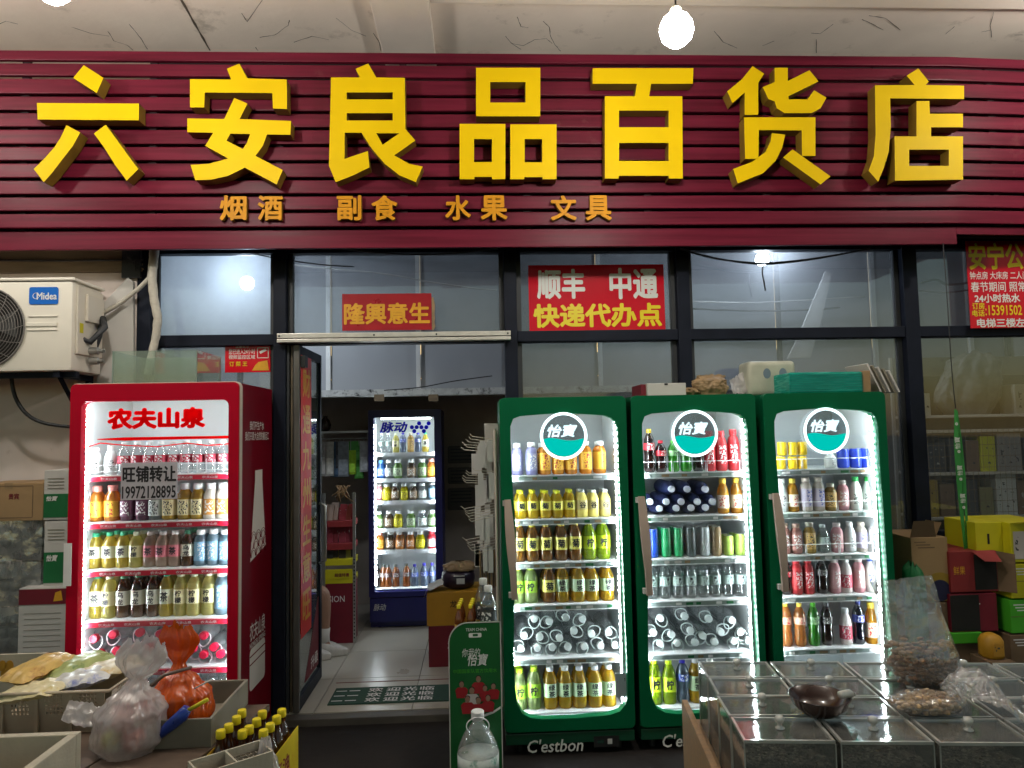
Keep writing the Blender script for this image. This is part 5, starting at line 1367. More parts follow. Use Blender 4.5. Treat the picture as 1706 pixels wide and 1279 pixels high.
# base under the packs
a, c = P(-45, 1100, YQ), P(69, 1100, YQ)
MB().box(a.x, c.x, YQ + .01, YQ + .29, 0.0005, P(20, 1091, YQ).z - .002).build('carton', MAT['cartond'], label='dark carton under the wrapped bottle packs beside the plaster wall', cat='box', bevel=.004)
zz0 = None
for (y0, y1), lb in (((783, 866), 'white and green water carton on top, between the plaster wall packs and the red fridge'), ((868, 976), 'white and green water carton under its twin beside the red fridge')):
    t, xa_, xb_, zb_, zt_ = carton(73, 116, y0, y1, YQ - .02, .30, MAT['cartonw'], lb, tape=False, group='white and green cartons')
    zm_ = P(95, y0 + (y1-y0)*.47, YQ).z; ze_ = P(95, y0 + (y1-y0)*.94, YQ).z
    MB().box(xa_ + .001, xb_ - .001, YQ - .0225, YQ - .0205, ze_, zm_).build('green_band', MAT['cartong'], t)
    text_px('怡寶', 77, y0 + (y1-y0)*.52, 96, y0 + (y1-y0)*.62, YQ - .024, MAT['ink_w'], t, bold=.03, shear=.25)
    for k in range(4): MB().box(xa_ + .02, xb_ - .03, YQ - .0225, YQ - .0212, zt_ - .05 - k*.018, zt_ - .045 - k*.018).build('print_line', MAT['crate'], t)
q = P(112, 940, YQ - .05); q2 = P(114, 975, YQ - .05)
MB().box(P(106,940,-.672).x, P(119,940,-.672).x, -.674, -.671, P(112,976,-.672).z, P(112,905,-.672).z).build('paper_sheet', MAT['paper'], label='narrow grey paper strip hanging at the edge of the red fridge', cat='paper')
t, xa_, xb_, zb_, zt_ = carton(30, 110, 979, 1120, YQ - .06, .30, MAT['cartonw'], 'white carton with a maroon top band beside the red fridge', tape=False, z0=.0005)
A, Bq = P(30, 1008, YQ - .06), P(110, 980, YQ - .06)
MB().box(xa_ + .001, xb_ - .001, YQ - .0625, YQ - .0605, A.z, Bq.z).build('maroon_band', MAT['cartonm'], t)
MB().prism([(xb_ - .07, A.z + .015), (xb_ - .02, A.z + .02), (xb_ - .03, Bq.z - .01), (xb_ - .06, Bq.z - .02)], (), YQ - .0635, YQ - .0626).build('gold_print', MAT['ink_o'], t)
for k in range(9): MB().box(xa_ + .03, xb_ - .03, YQ - .0615, YQ - .0605, A.z - .05 - k*.03, A.z - .047 - k*.03).build('print_line', MAT['crate'], t)

# ================================================================== on top of the green fridges
zf = gz1 + .0005
t, xa_, xb_, zb_, zt_ = carton(1078, 1143, 638, 660, GY + .08, .28, MAT['cartonw'], 'small open white carton lying on the middle green fridge', tape=False, z0=zf)
MB().box(xa_ - .03, xa_ - .002, GY + .10, GY + .34, zf, zt_ - .004).build('flap', MAT['cartonm'], t)
MB().box((xa_+xb_)/2 - .012, (xa_+xb_)/2 + .008, GY + .0785, GY + .0795, zt_ - .012, zt_ - .001).build('notch', MAT['black_shade'], t)  # black patch painted for the shade in the cut edge
q = P(1185, 655, GY + .15)
bag_mesh((q.x, GY + .17, zf), .095, .08, .12, 3.3, [(0,.85),(.3,1.0),(.7,.9),(.88,.55),(1.0,.5)], .2, ruffle=.8).build('paper_bag', MAT['kraft'], smooth=True, label='crumpled brown paper bag on the middle green fridge', cat='bag')
q = P(1150, 655, GY + .15)
bag_mesh((q.x, GY + .19, zf), .06, .06, .05, 5.3, [(0,.8),(.3,1.0),(.8,.8),(1.0,.2)], .4, nv=16).build('kraft_wrap', MAT['kraft'], smooth=True, label='flat crumple of brown wrapping between the open carton and the paper bag', cat='wrapping')
q = P(1272, 650, -.10)
tb2 = thing('plastic_bag', (q.x, -.17, zf), 'pale green plastic bag of tissue rolls behind the teal pack on the fridges', 'bag')
zt_ = P(1272, 603, -.17).z
MB().box(q.x - .155, q.x + .145, -.26, -.08, zf, zt_).build('film', M('pale_print_film', (.46,.46,.37), .35, var=.3, vs=7, bump=.35, bs=16), tb2, bevel=.035, smooth='angle', seg=4)
for dx_ in (-.04, .06):
    MB().prism([(q.x + dx_ + .024*math.cos(R(24*k)), (zf+zt_)/2 + .03 + .032*math.sin(R(24*k))) for k in range(15)], (), -.2618, -.2602).build('round_print', M('blue_grey_print', (.14,.19,.24), .4) if 'blue_grey_print' not in bpy.data.materials else bpy.data.materials['blue_grey_print'], tb2)
MB().grid(lambda u, v: (q.x - .155 - .09*u, -.20 + .06*(v - .5) + .01*noise.noise((u*5, v*5, 1)), zf + .02 + .14*v*(1 - .4*u) + .012*noise.noise((u*9, v*7, 4))), 14, 12).build('loose_end', MAT['filmw'], tb2, smooth=True)
A, Bq = P(1316, 640, GY + .12), P(1438, 640, GY + .12)
tp = thing('wrapped_pack', ((A.x+Bq.x)/2, GY + .2, zf), 'teal ribbed wrapped pack lying on a green fridge', 'pack')
zt_ = P(1380, 619, GY + .12).z
MB().box(A.x, Bq.x, GY + .12, GY + .36, zf, zt_).build('film', MAT['teal'], tp, bevel=.012)
for k in range(9): MB().box(A.x - .0005, Bq.x + .0005, GY + .1185, GY + .1205, zf + .012 + k*(zt_-zf-.02)/9, zf + .0155 + k*(zt_-zf-.02)/9).build('rib', M('teal_rib', (.0,.20,.17), .3) if k == 0 else bpy.data.materials['teal_rib'], tp)
MB().box(Bq.x + .001, Bq.x + .05, GY + .125, GY + .355, zf, zt_ + .004).build('torn_end', MAT['carton'], tp, bevel=.006)
A = P(1458, 640, GY + .2); Bq = P(1505, 640, GY + .2)
fc = thing('folded_cartons', ((A.x+Bq.x)/2, GY + .3, zf), 'grey flattened cartons leaning behind the teal pack at the window', 'cardboard')
for k in range(5):
    m_ = Matrix.Translation((A.x + .03 + k*.028, GY + .33, zf + .003)) @ Matrix.Rotation(R(-24), 4, 'Y')
    MB().box(0, .010, -.13, .12, 0, .19 - k*.012, M=m_).build('sheet', MAT['crate'] if k % 2 else MAT['cartonw'], fc)

# ================================================================== cartons stacked at the window, right
YC2 = -.42
def stack(x0, x1, items, Y, depth=.34):
    n = len(items)
    zprev = None
    for i, (y0, y1, mat, lb) in enumerate(items):
        z0_ = .0005 if i == n - 1 else None
        t, a, c, zb, zt = carton(x0, x1, y0 + (0 if i == 0 else .8), y1, Y, depth, MAT[mat], lb, tape=False, z0=z0_, group='cartons stacked at the window')
        yield t, a, c, zb, zt
R1 = list(stack(1520, 1581, [(895, 1002, 'carton', 'brown carton with a navy disc print in the stack by the green fridge'), (1003, 1100, 'cartond', 'dark brown carton at the foot of the stack by the green fridge')], YC2))
t, a, c, zb, zt = R1[0]
q = P(1566, 975, YC2)
for r, m_, d_ in ((.105,'cartono',.0005), (.062,'blue',.0012)):
    b = MB(); cz = zb + .062
    pts = [(min(max(q.x + r*math.cos(R(10*k)), a + .002), c - .002), max(cz + r*math.sin(R(10*k)), zb + .002)) for k in range(36)]
    b.prism(pts, (), YC2 - d_ - .0006, YC2 - d_).build('disc_print', M('navy_print', (.012,.012,.05), .5) if m_ == 'blue' else M('yellow_print', (.30,.19,.02), .6), t)
MB().add([(a + .002, YC2 + .01, zt), (c - .06, YC2 + .01, zt), (c - .09, YC2 - .02, zt + .10), (a + .01, YC2 - .02, zt + .10)], [(0,1,2,3)]).build('flap', MAT['cartond'], t)
MB().add([(c - .055, YC2 + .02, zt), (c - .004, YC2 + .25, zt), (c + .03, YC2 + .24, zt + .07), (c - .01, YC2 + .03, zt + .08)], [(0,1,2,3)]).build('flap', MAT['carton'], t)
R2 = list(stack(1583, 1662, [(918, 986, 'cartonr', 'red carton standing open on its side in the stack by the window'), (988, 1052, 'cartonm', 'maroon carton under the open red one'), (1069, 1110, 'cartond', 'dark carton at the foot of the stack under the maroon one')], YC2 - .02))
t, a, c, zb, zt = R2[0]
A, Bq = P(1625, 980, YC2 - .02), P(1658, 925, YC2 - .02)
MB().box(A.x, c - .006, YC2 - .0225, YC2 - .0205, zb + .012, zt - .02).build('opening', MAT['black_shade'], t)  # flat black panel on the solid body paints the carton's shaded inside
MB().add([(c - .002, YC2 - .02, zb + .002), (c + .05, YC2 - .10, zb + .004), (c + .05, YC2 - .10, zt - .01), (c - .002, YC2 - .02, zt - .002)], [(0,1,2,3)]).build('flap', MAT['cartond'], t)
MB().add([(A.x - .01, YC2 - .021, zt - .001), (c - .01, YC2 - .021, zt - .001), (c - .03, YC2 - .10, zt - .05), (A.x + .01, YC2 - .10, zt - .045)], [(0,1,2,3)]).build('flap', MAT['cartonr'], t)
lettering('鲜果', lambda u, v: (a + .02 + .07*u, YC2 - .0215, zb + .10 + .05*v), MAT['ink_o'], t, bold=.0)
t, a, c, zb, zt = R2[1]
A, Bq = P(1583, 1048, YC2 - .02), P(1630, 992, YC2 - .02)
MB().box(a + .004, Bq.x, YC2 - .0225, YC2 - .0205, zb + .006, zt - .006).build('opening', MAT['black_shade'], t)  # black panel again paints shade where the carton stands open
A = P(1582, 1066, YC2 - .04); Bq = P(1637, 1059, YC2 - .04)
MB().box(A.x, Bq.x, YC2 - .04, YC2 + .22, R2[2][4] + .0005, R2[1][3] - .001).build('tray', MAT['cartonlg'], label='bright green shallow tray between the maroon carton and the dark one', cat='tray', bevel=.003)
R3 = list(stack(1684, 1760, [(870, 936, 'cartony', 'yellow carton with a carry slot on top of the stack by the window'), (938, 996, 'cartony', 'yellow carton below another yellow one in the stack by the window'), (998, 1054, 'cartonlg', 'bright green carton in the stack by the window'), (1056, 1110, 'cartond', 'brown carton under the bright green one')], YC2 - .06, .36))
t, a, c, zb, zt = R3[0]
# the yellow carton is long: it runs on behind towards the red one
A = P(1622, 900, YC2 + .02)
MB().box(A.x, a - .001, YC2 - .0, YC2 + .28, zb + .01, zt - .001).build('body', MAT['cartony'], t, bevel=.004)
MB().box(a + .015, a + .085, YC2 - .0625, YC2 - .0605, zb + .02, zt - .05).build('printed_label', MAT['pack'], t).color = (.5,.45,.42,1)
MB().box(A.x + .07, A.x + .082, YC2 - .0025, YC2 - .0005, zb + .10, zb + .16).build('slot', MAT['black_shade'], t)  # the slot has no depth, its shade is painted black
MB().add([(a + .001, YC2 - .06, zt + .001), (c, YC2 - .06, zt + .001), (c, YC2 - .12, zt + .015), (a + .03, YC2 - .12, zt + .012)], [(0,1,2,3)]).build('flap', MAT['cartony'], t)
bag_mesh(tuple(P(1523, 975, YC2 - .06).xy) + (.0005,), .06, .05, P(1523, 938, YC2 - .06).z, 2.2, [(0,.9),(.3,1),(.85,1.0),(.95,.9),(1,.3)], .1).build('green_sack', MAT['cartong'], smooth=True, label='green plastic sack standing between the green fridge and the brown carton', cat='bag')
for (t, a, c, zb, zt), Yq in ((R1[0], YC2), (R1[1], YC2), (R2[1], YC2 - .02), (R3[1], YC2 - .06), (R3[2], YC2 - .06), (R3[3], YC2 - .06)):
    for k in range(3): MB().box(a + .02 + .01*k, a + (c-a)*(.40 + .12*k), Yq - .0012, Yq - .0003, zt - .03 - k*.016, zt - .024 - k*.016).build('print_line', MAT['paper'] if t is not R1[0][0] else MAT['cartond'], t)
for t, a, c, zb, zt in (R3[1], R3[2], R3[3]):
    MB().box(a, c, YC2 - .0612, YC2 - .0602, (zb+zt)/2 - .0015, (zb+zt)/2 + .0015).build('seam', MAT['cartond'], t)
# orange tub standing in front of the stack
q = P(1652, 1092, YC2 - .14)
t = thing('orange_tub', (q.x, YC2 - .14, .0005), 'orange handled oil jug standing on a box in front of the cartons', 'jug')
zt_ = P(1652, 1054, YC2 - .14).z; zb_ = P(1652, 1094, YC2 - .14).z
MB().box(q.x - .07, q.x + .07, YC2 - .23, YC2 - .06, .0005, zb_ - .001).build('crate', MAT['cartond'], label='dark box carrying the orange oil jug in front of the cartons', cat='box', bevel=.004)
t.location.z = zb_
MB().lathe([(.05,0),(.058,.01),(.058,(zt_-zb_)*.7),(.045,(zt_-zb_)*.9),(.02,(zt_-zb_))], 16, (q.x, YC2 - .14, zb_), sq=.5).build('body', MAT['cartono'], t, smooth=True)
MB().box(q.x - .03, q.x + .03, YC2 - .20, YC2 - .198, zb_ + .02, zb_ + .09).build('label', MAT['pack'], t).color = (.5,.25,.03,1)

# ---- goods shelf behind the last pane
YG = .45
gs = thing('goods_shelf', (P(1640, 780, YG).x, YG + .15, .035), 'cream metal goods shelf with wire front behind the end window', 'shelf')
gx0, gx1 = P(1538, 780, YG).x, P(1800, 780, YG).x
GZs = [P(1640, y, YG).z for y in (860, 786, 715, 690)]
for z in GZs: MB().box(gx0, gx1, YG, YG + .32, z - .02, z).build('shelf', MAT['cream'], gs, bevel=.003)
for x in (gx0 - .022, gx1 + .002):
    MB().box(x, x + .02, YG + .01, YG + .03, .0425, GZs[-1] + .45).build('upright', MAT['cream'], gs)
    MB().box(x, x + .02, YG + .30, YG + .32, .0425, GZs[-1] + .45).build('upright', MAT['cream'], gs)
MB().box(gx0, gx1, YG + .325, YG + .33, .3, GZs[-1] + .45).build('back_panel', MAT['crate'], gs)
b = MB()
for k in range(30):
    x = gx0 + (gx1-gx0)*k/29; b.tube([(x, YG - .006, GZs[0]), (x, YG - .006, GZs[2])], .0015, 4)
for k in range(8):
    z = GZs[0] + .03 + (GZs[2]-GZs[0]-.06)*k/7; b.tube([(gx0, YG - .003, z), (gx1, YG - .003, z)], .0015, 4)
b.build('wire_front', MAT['kraft'], gs)
random.seed(21)
GDS = {0: [(1545,1562,800,'pack','ochre'),(1565,1590,806,'pack','brown'),(1592,1628,800,'pack','dark'),(1632,1654,812,'pack','olive'),(1658,1692,790,'pack','white'),(1694,1740,800,'pack2','brown')],
       1: [(1545,1575,738,'pack2','dark'),(1580,1604,730,'pack2','dark'),(1608,1630,734,'pack','brown'),(1632,1657,727,'pack','yellow'),(1660,1700,722,'pack','grey'),(1704,1750,730,'pack','dark')],
       3: [(1538,1549,655,'pack','white'),(1690,1730,640,'pack','cream')]}
CC = {'ochre':(.50,.34,.06),'brown':(.26,.16,.10),'dark':(.09,.09,.10),'olive':(.32,.30,.14),'white':(.72,.72,.66),'yellow':(.72,.70,.03),'grey':(.36,.33,.31),'cream':(.46,.43,.34)}
for lv, its in GDS.items():
    for x0, x1, yt, m_, cn in its:
        zb_ = GZs[lv] + .0005; ad = YG + .02 + random.uniform(0, .05)
        a, c = P(x0, yt, ad), P(x1, yt, ad)
        o = MB().box(a.x, c.x, ad, ad + .16, zb_, P(x0, yt, ad).z).build('goods_pack', MAT[m_], label='%s boxed goods standing on the %s board of the shelf behind the end window' % (cn, ['lowest','middle','','top'][lv]), cat='goods', group='boxed goods behind the end window', bevel=.003)
        o.color = (*CC[cn], 1)
q = P(1615, 690, YG + .12)
bag_mesh((q.x, YG + .15, GZs[3] + .0005), .24, .13, P(1620, 588, YG+.12).z - GZs[3], 11.7, [(0,.7),(.25,1.0),(.6,.9),(.85,.75),(1.0,.35)], .16, lean=(.12, 0)).build('plastic_sack', MAT['pile'], smooth=True, label='large grey crumpled plastic sack on top of the goods shelf behind the end window', cat='bag')
MB().box(gx0, gx1, YG + .26, YG + .28, GZs[3] + .001, GZs[3] + .30).build('dark_board', MAT['frame_dark'], label='dark board leaning behind the grey sack on the goods shelf', cat='board')
# ================================================================== inside the doorway
random.seed(5)
# left shelf rack with packets and hanging accessories
YK = 1.45
rk = thing('display_rack', (P(570, 1000, YK).x, YK, .042), 'dark metal display rack of packets behind the open door', 'rack')
kx0, kx1 = P(537, 1000, YK).x, P(588, 1000, YK).x
for x in (kx0, kx1): MB().box(x, x + .022, YK, YK + .022, .0425, P(540, 822, YK).z).build('post', MAT['steel'], rk)
b = MB()
for k in range(22): b.box(kx1 + .006, kx1 + .016, YK - .0012, YK - .0002, .08 + k*.03, .092 + k*.03)
b.build('post_slots', MAT['blackm'], rk)
lv = [(868, 'cartonr'), (906, 'cartonr'), (932, 'cartony'), (962, 'cartony')]
for y, m_ in lv:
    z = P(560, y, YK).z; MB().box(kx0 + .023, kx1 - .001, YK + .002, YK + .25, z - .05, z).build('tray', MAT[m_], rk, bevel=.003)
for y, cols in ((868, [(.28,.02,.03),(.30,.05,.03),(.35,.25,.2)]), (906, [(.25,.02,.04),(.30,.30,.30),(.08,.03,.05)]), (932, [(.05,.04,.03),(.3,.28,.06),(.03,.03,.03)]), (840, [(.30,.03,.05),(.25,.12,.08)])):
    z = P(560, y, YK).z if y != 840 else P(560, 868, YK).z + .16
    n = len(cols)
    if y == 840: continue
    for i in range(n*2):
        x = kx0 + .045 + (kx1-kx0-.07)*i/(n*2-1)
        o = MB().box(-.028, .028, -.004, .006, 0, .12 + random.uniform(-.02,.03), M=Matrix.Translation((x, YK + .06 + .02*(i % 3), z + .0005)) @ Matrix.Rotation(R(random.uniform(-6, 6)), 4, 'Y') @ Matrix.Rotation(R(-12), 4, 'X')).build('snack_packet', MAT['pack2'], label='snack packet standing in the %s tray of the display rack' % {868:'top red', 906:'lower red', 932:'yellow'}[y], cat='packet', group='packets on the display rack')
        o.color = (*random.choice(cols), 1)
A, Bq = P(538, 1040, YK - .01), P(583, 966, YK - .01)
o = MB().box(kx0 + .023, kx1 - .001, YK + .004, YK + .22, .0425, Bq.z).build('carton', MAT['cartonm'], label='maroon carton at the foot of the display rack', cat='box', bevel=.003)
lettering('SION', lambda u, v: (kx0 + .05 + .13*u, YK + .0028, P(560, 1003, YK).z + .05*v), MAT['paper'], o, bold=.0)
o = MB().box(kx0 + .024, kx1 - .002, YK - .004, YK - .001, P(560, 964, YK).z, P(560, 948, YK).z).build('price_banner', MAT['cartony'], label='yellow printed price strip on the display rack', cat='sign')
lettering('超值特惠', lambda u, v: (kx0 + .10 + .12*u, YK - .0048, P(560, 961, YK).z + .03*v), MAT['cartonm'], o, bold=.02)
# accessories hanging from a rail under a shelf board
YH = 1.9
A, Bq = P(532, 722, YH), P(614, 717, YH)
hs = thing('wall_shelf', ((A.x+Bq.x)/2, YH + .2, A.z), 'pale wall shelf board above the hanging accessories', 'shelf')
MB().box(A.x, Bq.x + .02, YH, YH + .85, A.z, Bq.z).build('board', MAT['white'], hs, bevel=.002)
MB().tube([(A.x, YH + .06, A.z - .05), (Bq.x, YH + .06, A.z - .05)], .006, 8).build('rail', MAT['steel'], hs)
for x in (A.x + .02, Bq.x - .02): MB().tube([(x, YH + .06, A.z - .05), (x, YH + .06, A.z - .001)], .004, 6).build('hanger', MAT['steel'], hs)
ACC = [(535,758,8,70,(.28,.26,.24)),(548,760,8,66,(.42,.40,.36)),(559,760,9,68,(.03,.08,.15)),(572,762,9,64,(.16,.18,.20)),(584,770,9,40,(.30,.55,.02)),(592,750,12,40,(.06,.30,.05)),(606,758,7,56,(.34,.35,.36)),(566,755,7,50,(.05,.05,.06)),(598,775,8,44,(.05,.26,.03))]
for i, (x, y, hw_, hh_, cl) in enumerate(ACC):
    Yq = YH + .02 + .02*(i % 3)
    a, c = P(x - hw_, y - hh_/2, Yq), P(x + hw_, y + hh_/2, Yq)
    t = thing('hanging_packet', ((a.x+c.x)/2, Yq, c.z), '%s accessory packet hanging from the rail under the pale wall shelf' % ['grey','cream','dark blue','steel grey','lime green','green','pale grey','black','dark green'][i], 'packet', 'accessories hanging in the shop')
    o = MB().box(a.x, c.x, Yq, Yq + .015, c.z, min(a.z, A.z - .075)).build('packet', MAT['acc'], t, bevel=.003); o.color = (*cl, 1)
    o = MB().box(a.x + .008, c.x - .008, Yq - .0012, Yq - .0004, c.z + .02, c.z + (a.z-c.z)*.45).build('insert', MAT['acc'], t); o.color = tuple(min(1, k*1.6 + .04) for k in cl) + (1,)
    MB().tube([((a.x+c.x)/2, Yq + .007, min(a.z, A.z - .075)), ((a.x+c.x)/2, YH + .055, A.z - .048)], .002, 5).build('hook', MAT['steel'], t)
q = P(541, 716, YH + .1)
MB().lathe([(.03,0),(.05,.02),(.055,.06),(.04,.10),(.02,.12),(.02,.135),(.028,.14)], 16, (q.x, YH + .12, Bq.z + .0005)).build('dark_jar', MAT['bowl'], smooth=True, label='dark round jar on the pale wall shelf', cat='jar')
b = MB(); 
for k in range(12):
    q = P(570 + random.uniform(-14, 16), 808, YK); q2 = P(570 + random.uniform(-20, 22), 822 + random.uniform(0, 14), YK)
    b.tube([(q.x, YK - .03, q.z), ((q.x+q2.x)/2, YK - .04, q2.z + .05), (q2.x, YK - .03, q2.z)], .006, 5)
b.build('dried_bundle', MAT['wood'], smooth=True, label='bundle of brown cords hanging over the display rack', cat='bundle')
# cabinet with glass front behind the door (drinks in the gap)
YV = 1.05
# dim notices on the dark back wall
for k, (y0, y1) in enumerate(((742, 772), (778, 806), (812, 850))):
    A, Bq = P(746, y1, 2.74), P(792, y0, 2.74)
    t = thing('wall_notice', ((A.x+Bq.x)/2, 2.74, A.z), 'dim grey notice board, %s of three on the dark back wall' % ['highest','middle','lowest'][k], 'notice')
    MB().prism(rrect(A.x, Bq.x, A.z, Bq.z, .02), (), 2.736, 2.748).build('panel', M('notice_grey', (.10,.09,.085), .7) if k == 0 else bpy.data.materials['notice_grey'], t)
    for j in range(4): MB().box(A.x + .03, Bq.x - .04, 2.734, 2.7355, Bq.z - .04 - j*.035, Bq.z - .028 - j*.035).build('line', MAT['frame_dark'], t)
# cartons, rice cooker and cloth beside the way in
YX = .78
t1, a, c, zb, zt = carton(714, 800, 1042, 1100, YX, .34, MAT['cartonm'], 'dark red carton on the shop floor under the yellow one', tape=False, z0=.0425)
lettering('起', lambda u, v: (a + .14 + .06*u, YX - .001, zb + .13 + .06*v), MAT['ink_w'], t1, bold=.0)
t2, a, c, zb2, zt2 = carton(711, 800, 986, 1041, YX, .34, MAT['cartono'], 'yellow-brown carton carrying the rice cooker inside the shop', tape=False, z0=zt + .0005)
lettering('龙', lambda u, v: (a + .17 + .05*u, YX - .001, zb2 + .13 + .05*v), MAT['black_shade'], t2, bold=.01)
q = P(764, 985, YX + .16)
rc = thing('rice_cooker', (q.x, YX + .16, zt2 + .0005), 'dark plum rice cooker on the yellow-brown carton', 'rice cooker')
hh_ = P(764, 948, YX + .16).z - zt2
MB().lathe([(.08,0),(.118,.02),(.128,hh_*.5),(.122,hh_*.85),(.09,hh_)], 20, (q.x, YX + .16, zt2 + .001)).build('body', M('plum_shell', (.022,.012,.026), .3), rc, smooth=True)
MB().box(q.x - .01, q.x + .05, YX + .027, YX + .032, zt2 + .05, zt2 + .09).build('panel', MAT['gasket'], rc)
MB().box(q.x - .03, q.x + .05, YX + .03, YX + .036, zt2 + hh_*.78, zt2 + hh_*.82).build('latch', MAT['gasket'], rc)
bag_mesh((q.x + .01, YX + .16, zt2 + hh_ + .002), .12, .10, .06, 9.2, [(0,1.0),(.4,.98),(.8,.7),(1.0,.25)], .2, nv=14).build('folded_cloth', MAT['kraft'], smooth=True, label='crumpled beige cloth on the rice cooker lid', cat='cloth')
b = MB(); q0 = P(722, 992, YX)
def cl(u, v):
    x = a - .02 + .14*u; y = YX - .01 + .25*v
    return (x, y - .012*(1-u), zt2 + .008 + (.05*u if u > .3 else .015) + .02*noise.noise((x*18, y*18, 1)) - (.06*(1-u/.15) if u < .15 else 0))
b.grid(cl, 14, 12).build('white_cloth', MAT['cartonw'], smooth=True, label='white cloth hanging over the corner of the yellow-brown carton', cat='cloth')
# welcome mat, strip
m0, m1 = PZ(545, 1175.5, .043), PZ(748, 1173, .043); m2 = PZ(560, 1148, .043)
wmn = thing('welcome_mat', ((m0.x+m1.x)/2, (m0.y+m2.y)/2, .0425), 'dark green doormat printed with rows of welcome characters at the doorway', 'doormat')
b = MB().box(m0.x, m1.x + .12, m0.y, m2.y, .0426, .050)
b.build('mat', MAT['matg'], wmn, bevel=.002)
for k in range(3):
    y0 = m0.y + .02 + (m2.y - m0.y - .03)*k/3; h = (m2.y - m0.y)/3*.72
    for c_, px in (('欢',610),('迎',640),('光',668),('临',697)):
        x = PZ(px, 1160, .05).x
        lettering(c_, lambda u, v: (x + .095*u, y0 + h*v, .0508), MAT['paper'], wmn, bold=.015)
    for px in (556, 578): 
        x = PZ(px, 1160, .05).x; MB().box(x, x + .07, y0 + h*.42, y0 + h*.56, .0502, .0508).build('dash', MAT['paper'], wmn)
a, c = PZ(560, 1138, .043), PZ(760, 1130, .043)
fs_ = MB().box(a.x, c.x, a.y, c.y, .0424, .0440).build('floor_strip', MAT['cartonm'], label='maroon printed floor strip just inside the doormat', cat='strip')
lettering('欢迎光临 小心地滑', lambda u, v: (a.x + .25 + .42*u, a.y + .01 + (c.y-a.y-.02)*v, .0446), MAT['kraft'], fs_, bold=.0)

# tag rack between doorway and green fridge
YT = -.28
xr = P(826, 800, YT).x
tr = thing('tag_rack', (xr, YT, .0), 'cream wire hook rack with hanging paper tags between the doorway and the green fridge', 'rack')
for dx_, dy_ in ((0, -.06), (0, .10)):
    MB().tube([(xr + dx_, YT + dy_, .0005), (xr + dx_, YT + dy_, P(826, 715, YT).z)], .008, 8).build('upright', MAT['cream'], tr)
MB().box(xr - .003, xr + .003, YT - .052, YT + .092, P(826, 1020, YT).z, P(826, 722, YT).z).build('back_sheet', MAT['cream'], tr)
random.seed(12)
for (yy, up) in ((742, .02), (795, .01), (852, -.03), (905, -.03)):
    z = P(800, yy, YT).z
    for k in range(6):
        y = YT - .060 + k*.028
        L_ = .15 + .012*k + random.uniform(-.015,.015)
        z = P(800, yy, YT).z + (.035 - .016*k if up > 0 else -.02 + .012*k)
        MB().tube([(xr - .003, y, z), (xr - L_*.9, y, z + up), (xr - L_, y, z + up + .016)], .0022, 6).build('hook', MAT['cream'], tr)
        for _ in range(2 if k < 3 else 1):
            x = xr - L_*random.uniform(.15,.7); ln = random.uniform(.13,.16)
            o = MB().box(x - .016, x + .016, y - .0006, y + .0006, z - ln, z - .006, M=None).build('paper_tag', MAT['paper'], label='white paper tag hanging on the %s tier of the cream hook rack' % {742:'highest',795:'second',852:'third',905:'lowest'}[yy], cat='tag', group='tags on the hook rack')
for k in range(9):
    x = P(800 + 3*k, 960, YT).x
    MB().tube([(x, YT - .05 + .015*(k % 3), P(800, 915, YT).z), (x + .004, YT - .05 + .015*(k % 3), P(800, 1000, YT).z + random.uniform(0, .1))], .005, 6).build('cord_end', MAT['tablew'] if k % 2 else MAT['kraft'], tr)
A, Bq = P(808, 770, YT + .12), P(830, 705, YT + .12)
MB().box(A.x, Bq.x, YT + .115, YT + .118, A.z, Bq.z).build('card', MAT['cartonw'], tr)

# green printed display carton with bottles on top
YD = -.82
dx0, dx1 = P(748, 1150, YD).x, P(836, 1150, YD).x
dz1 = P(790, 1036, YD).z
dp = thing('display_carton', ((dx0+dx1)/2, YD + .12, .0005), 'green printed display carton in front of the fridge beside the doorway', 'display stand')
MB().box(dx0 + .004, dx1 - .004, YD + .006, YD + .24, .0005, dz1 - .125).build('body', MAT['cartong'], dp, bevel=.003)
rnd = [(dx0, .0006), (dx1, .0006), (dx1, dz1)] + [(dx0 + .10 - .10*math.sin(R(9*k)), dz1 - .10 + .10*math.cos(R(9*k))) for k in range(11)]
pn = MB().prism(rnd, (), YD, YD + .005).build('front_panel', M('print_green', (.004,.105,.022), .4, var=.15, vs=4), dp)
inn = lambda p, k: ((p[0]-(dx0+dx1)/2)*k + (dx0+dx1)/2, (p[1]-dz1/2)*(1-(1-k)*.35) + dz1/2)
MB().prism([(p[0], p[1]) for p in rnd], [[inn(p, .965) for p in rnd]], YD - .0022, YD - .0004).build('border', MAT['cartonw'], pn)
text_px('TEAM CHINA', 776, 1046, 811, 1051, YD - .0014, MAT['ink_w'], pn, bold=.005)
A, Bq = P(781, 1062, YD), P(802, 1054, YD)
MB().prism(rrect(A.x, Bq.x, A.z, Bq.z, .006), [rrect(A.x + .02, Bq.x - .018, A.z + .005, Bq.z - .004, .004)], YD - .0014, YD - .0004).build('badge_print', MAT['ink_w'], pn)
text_px('你我的', 770, 1080, 800, 1094, YD - .0014, MAT['ink_w'], pn, bold=.0, shear=.2)
text_px('怡寶', 779, 1089, 813, 1109, YD - .0014, MAT['ink_w'], pn, bold=.012, shear=.2)
text_px('中国国家队官方饮用水', 755, 1114, 828, 1121, YD - .0014, MAT['cartonlg'], pn, bold=.0)
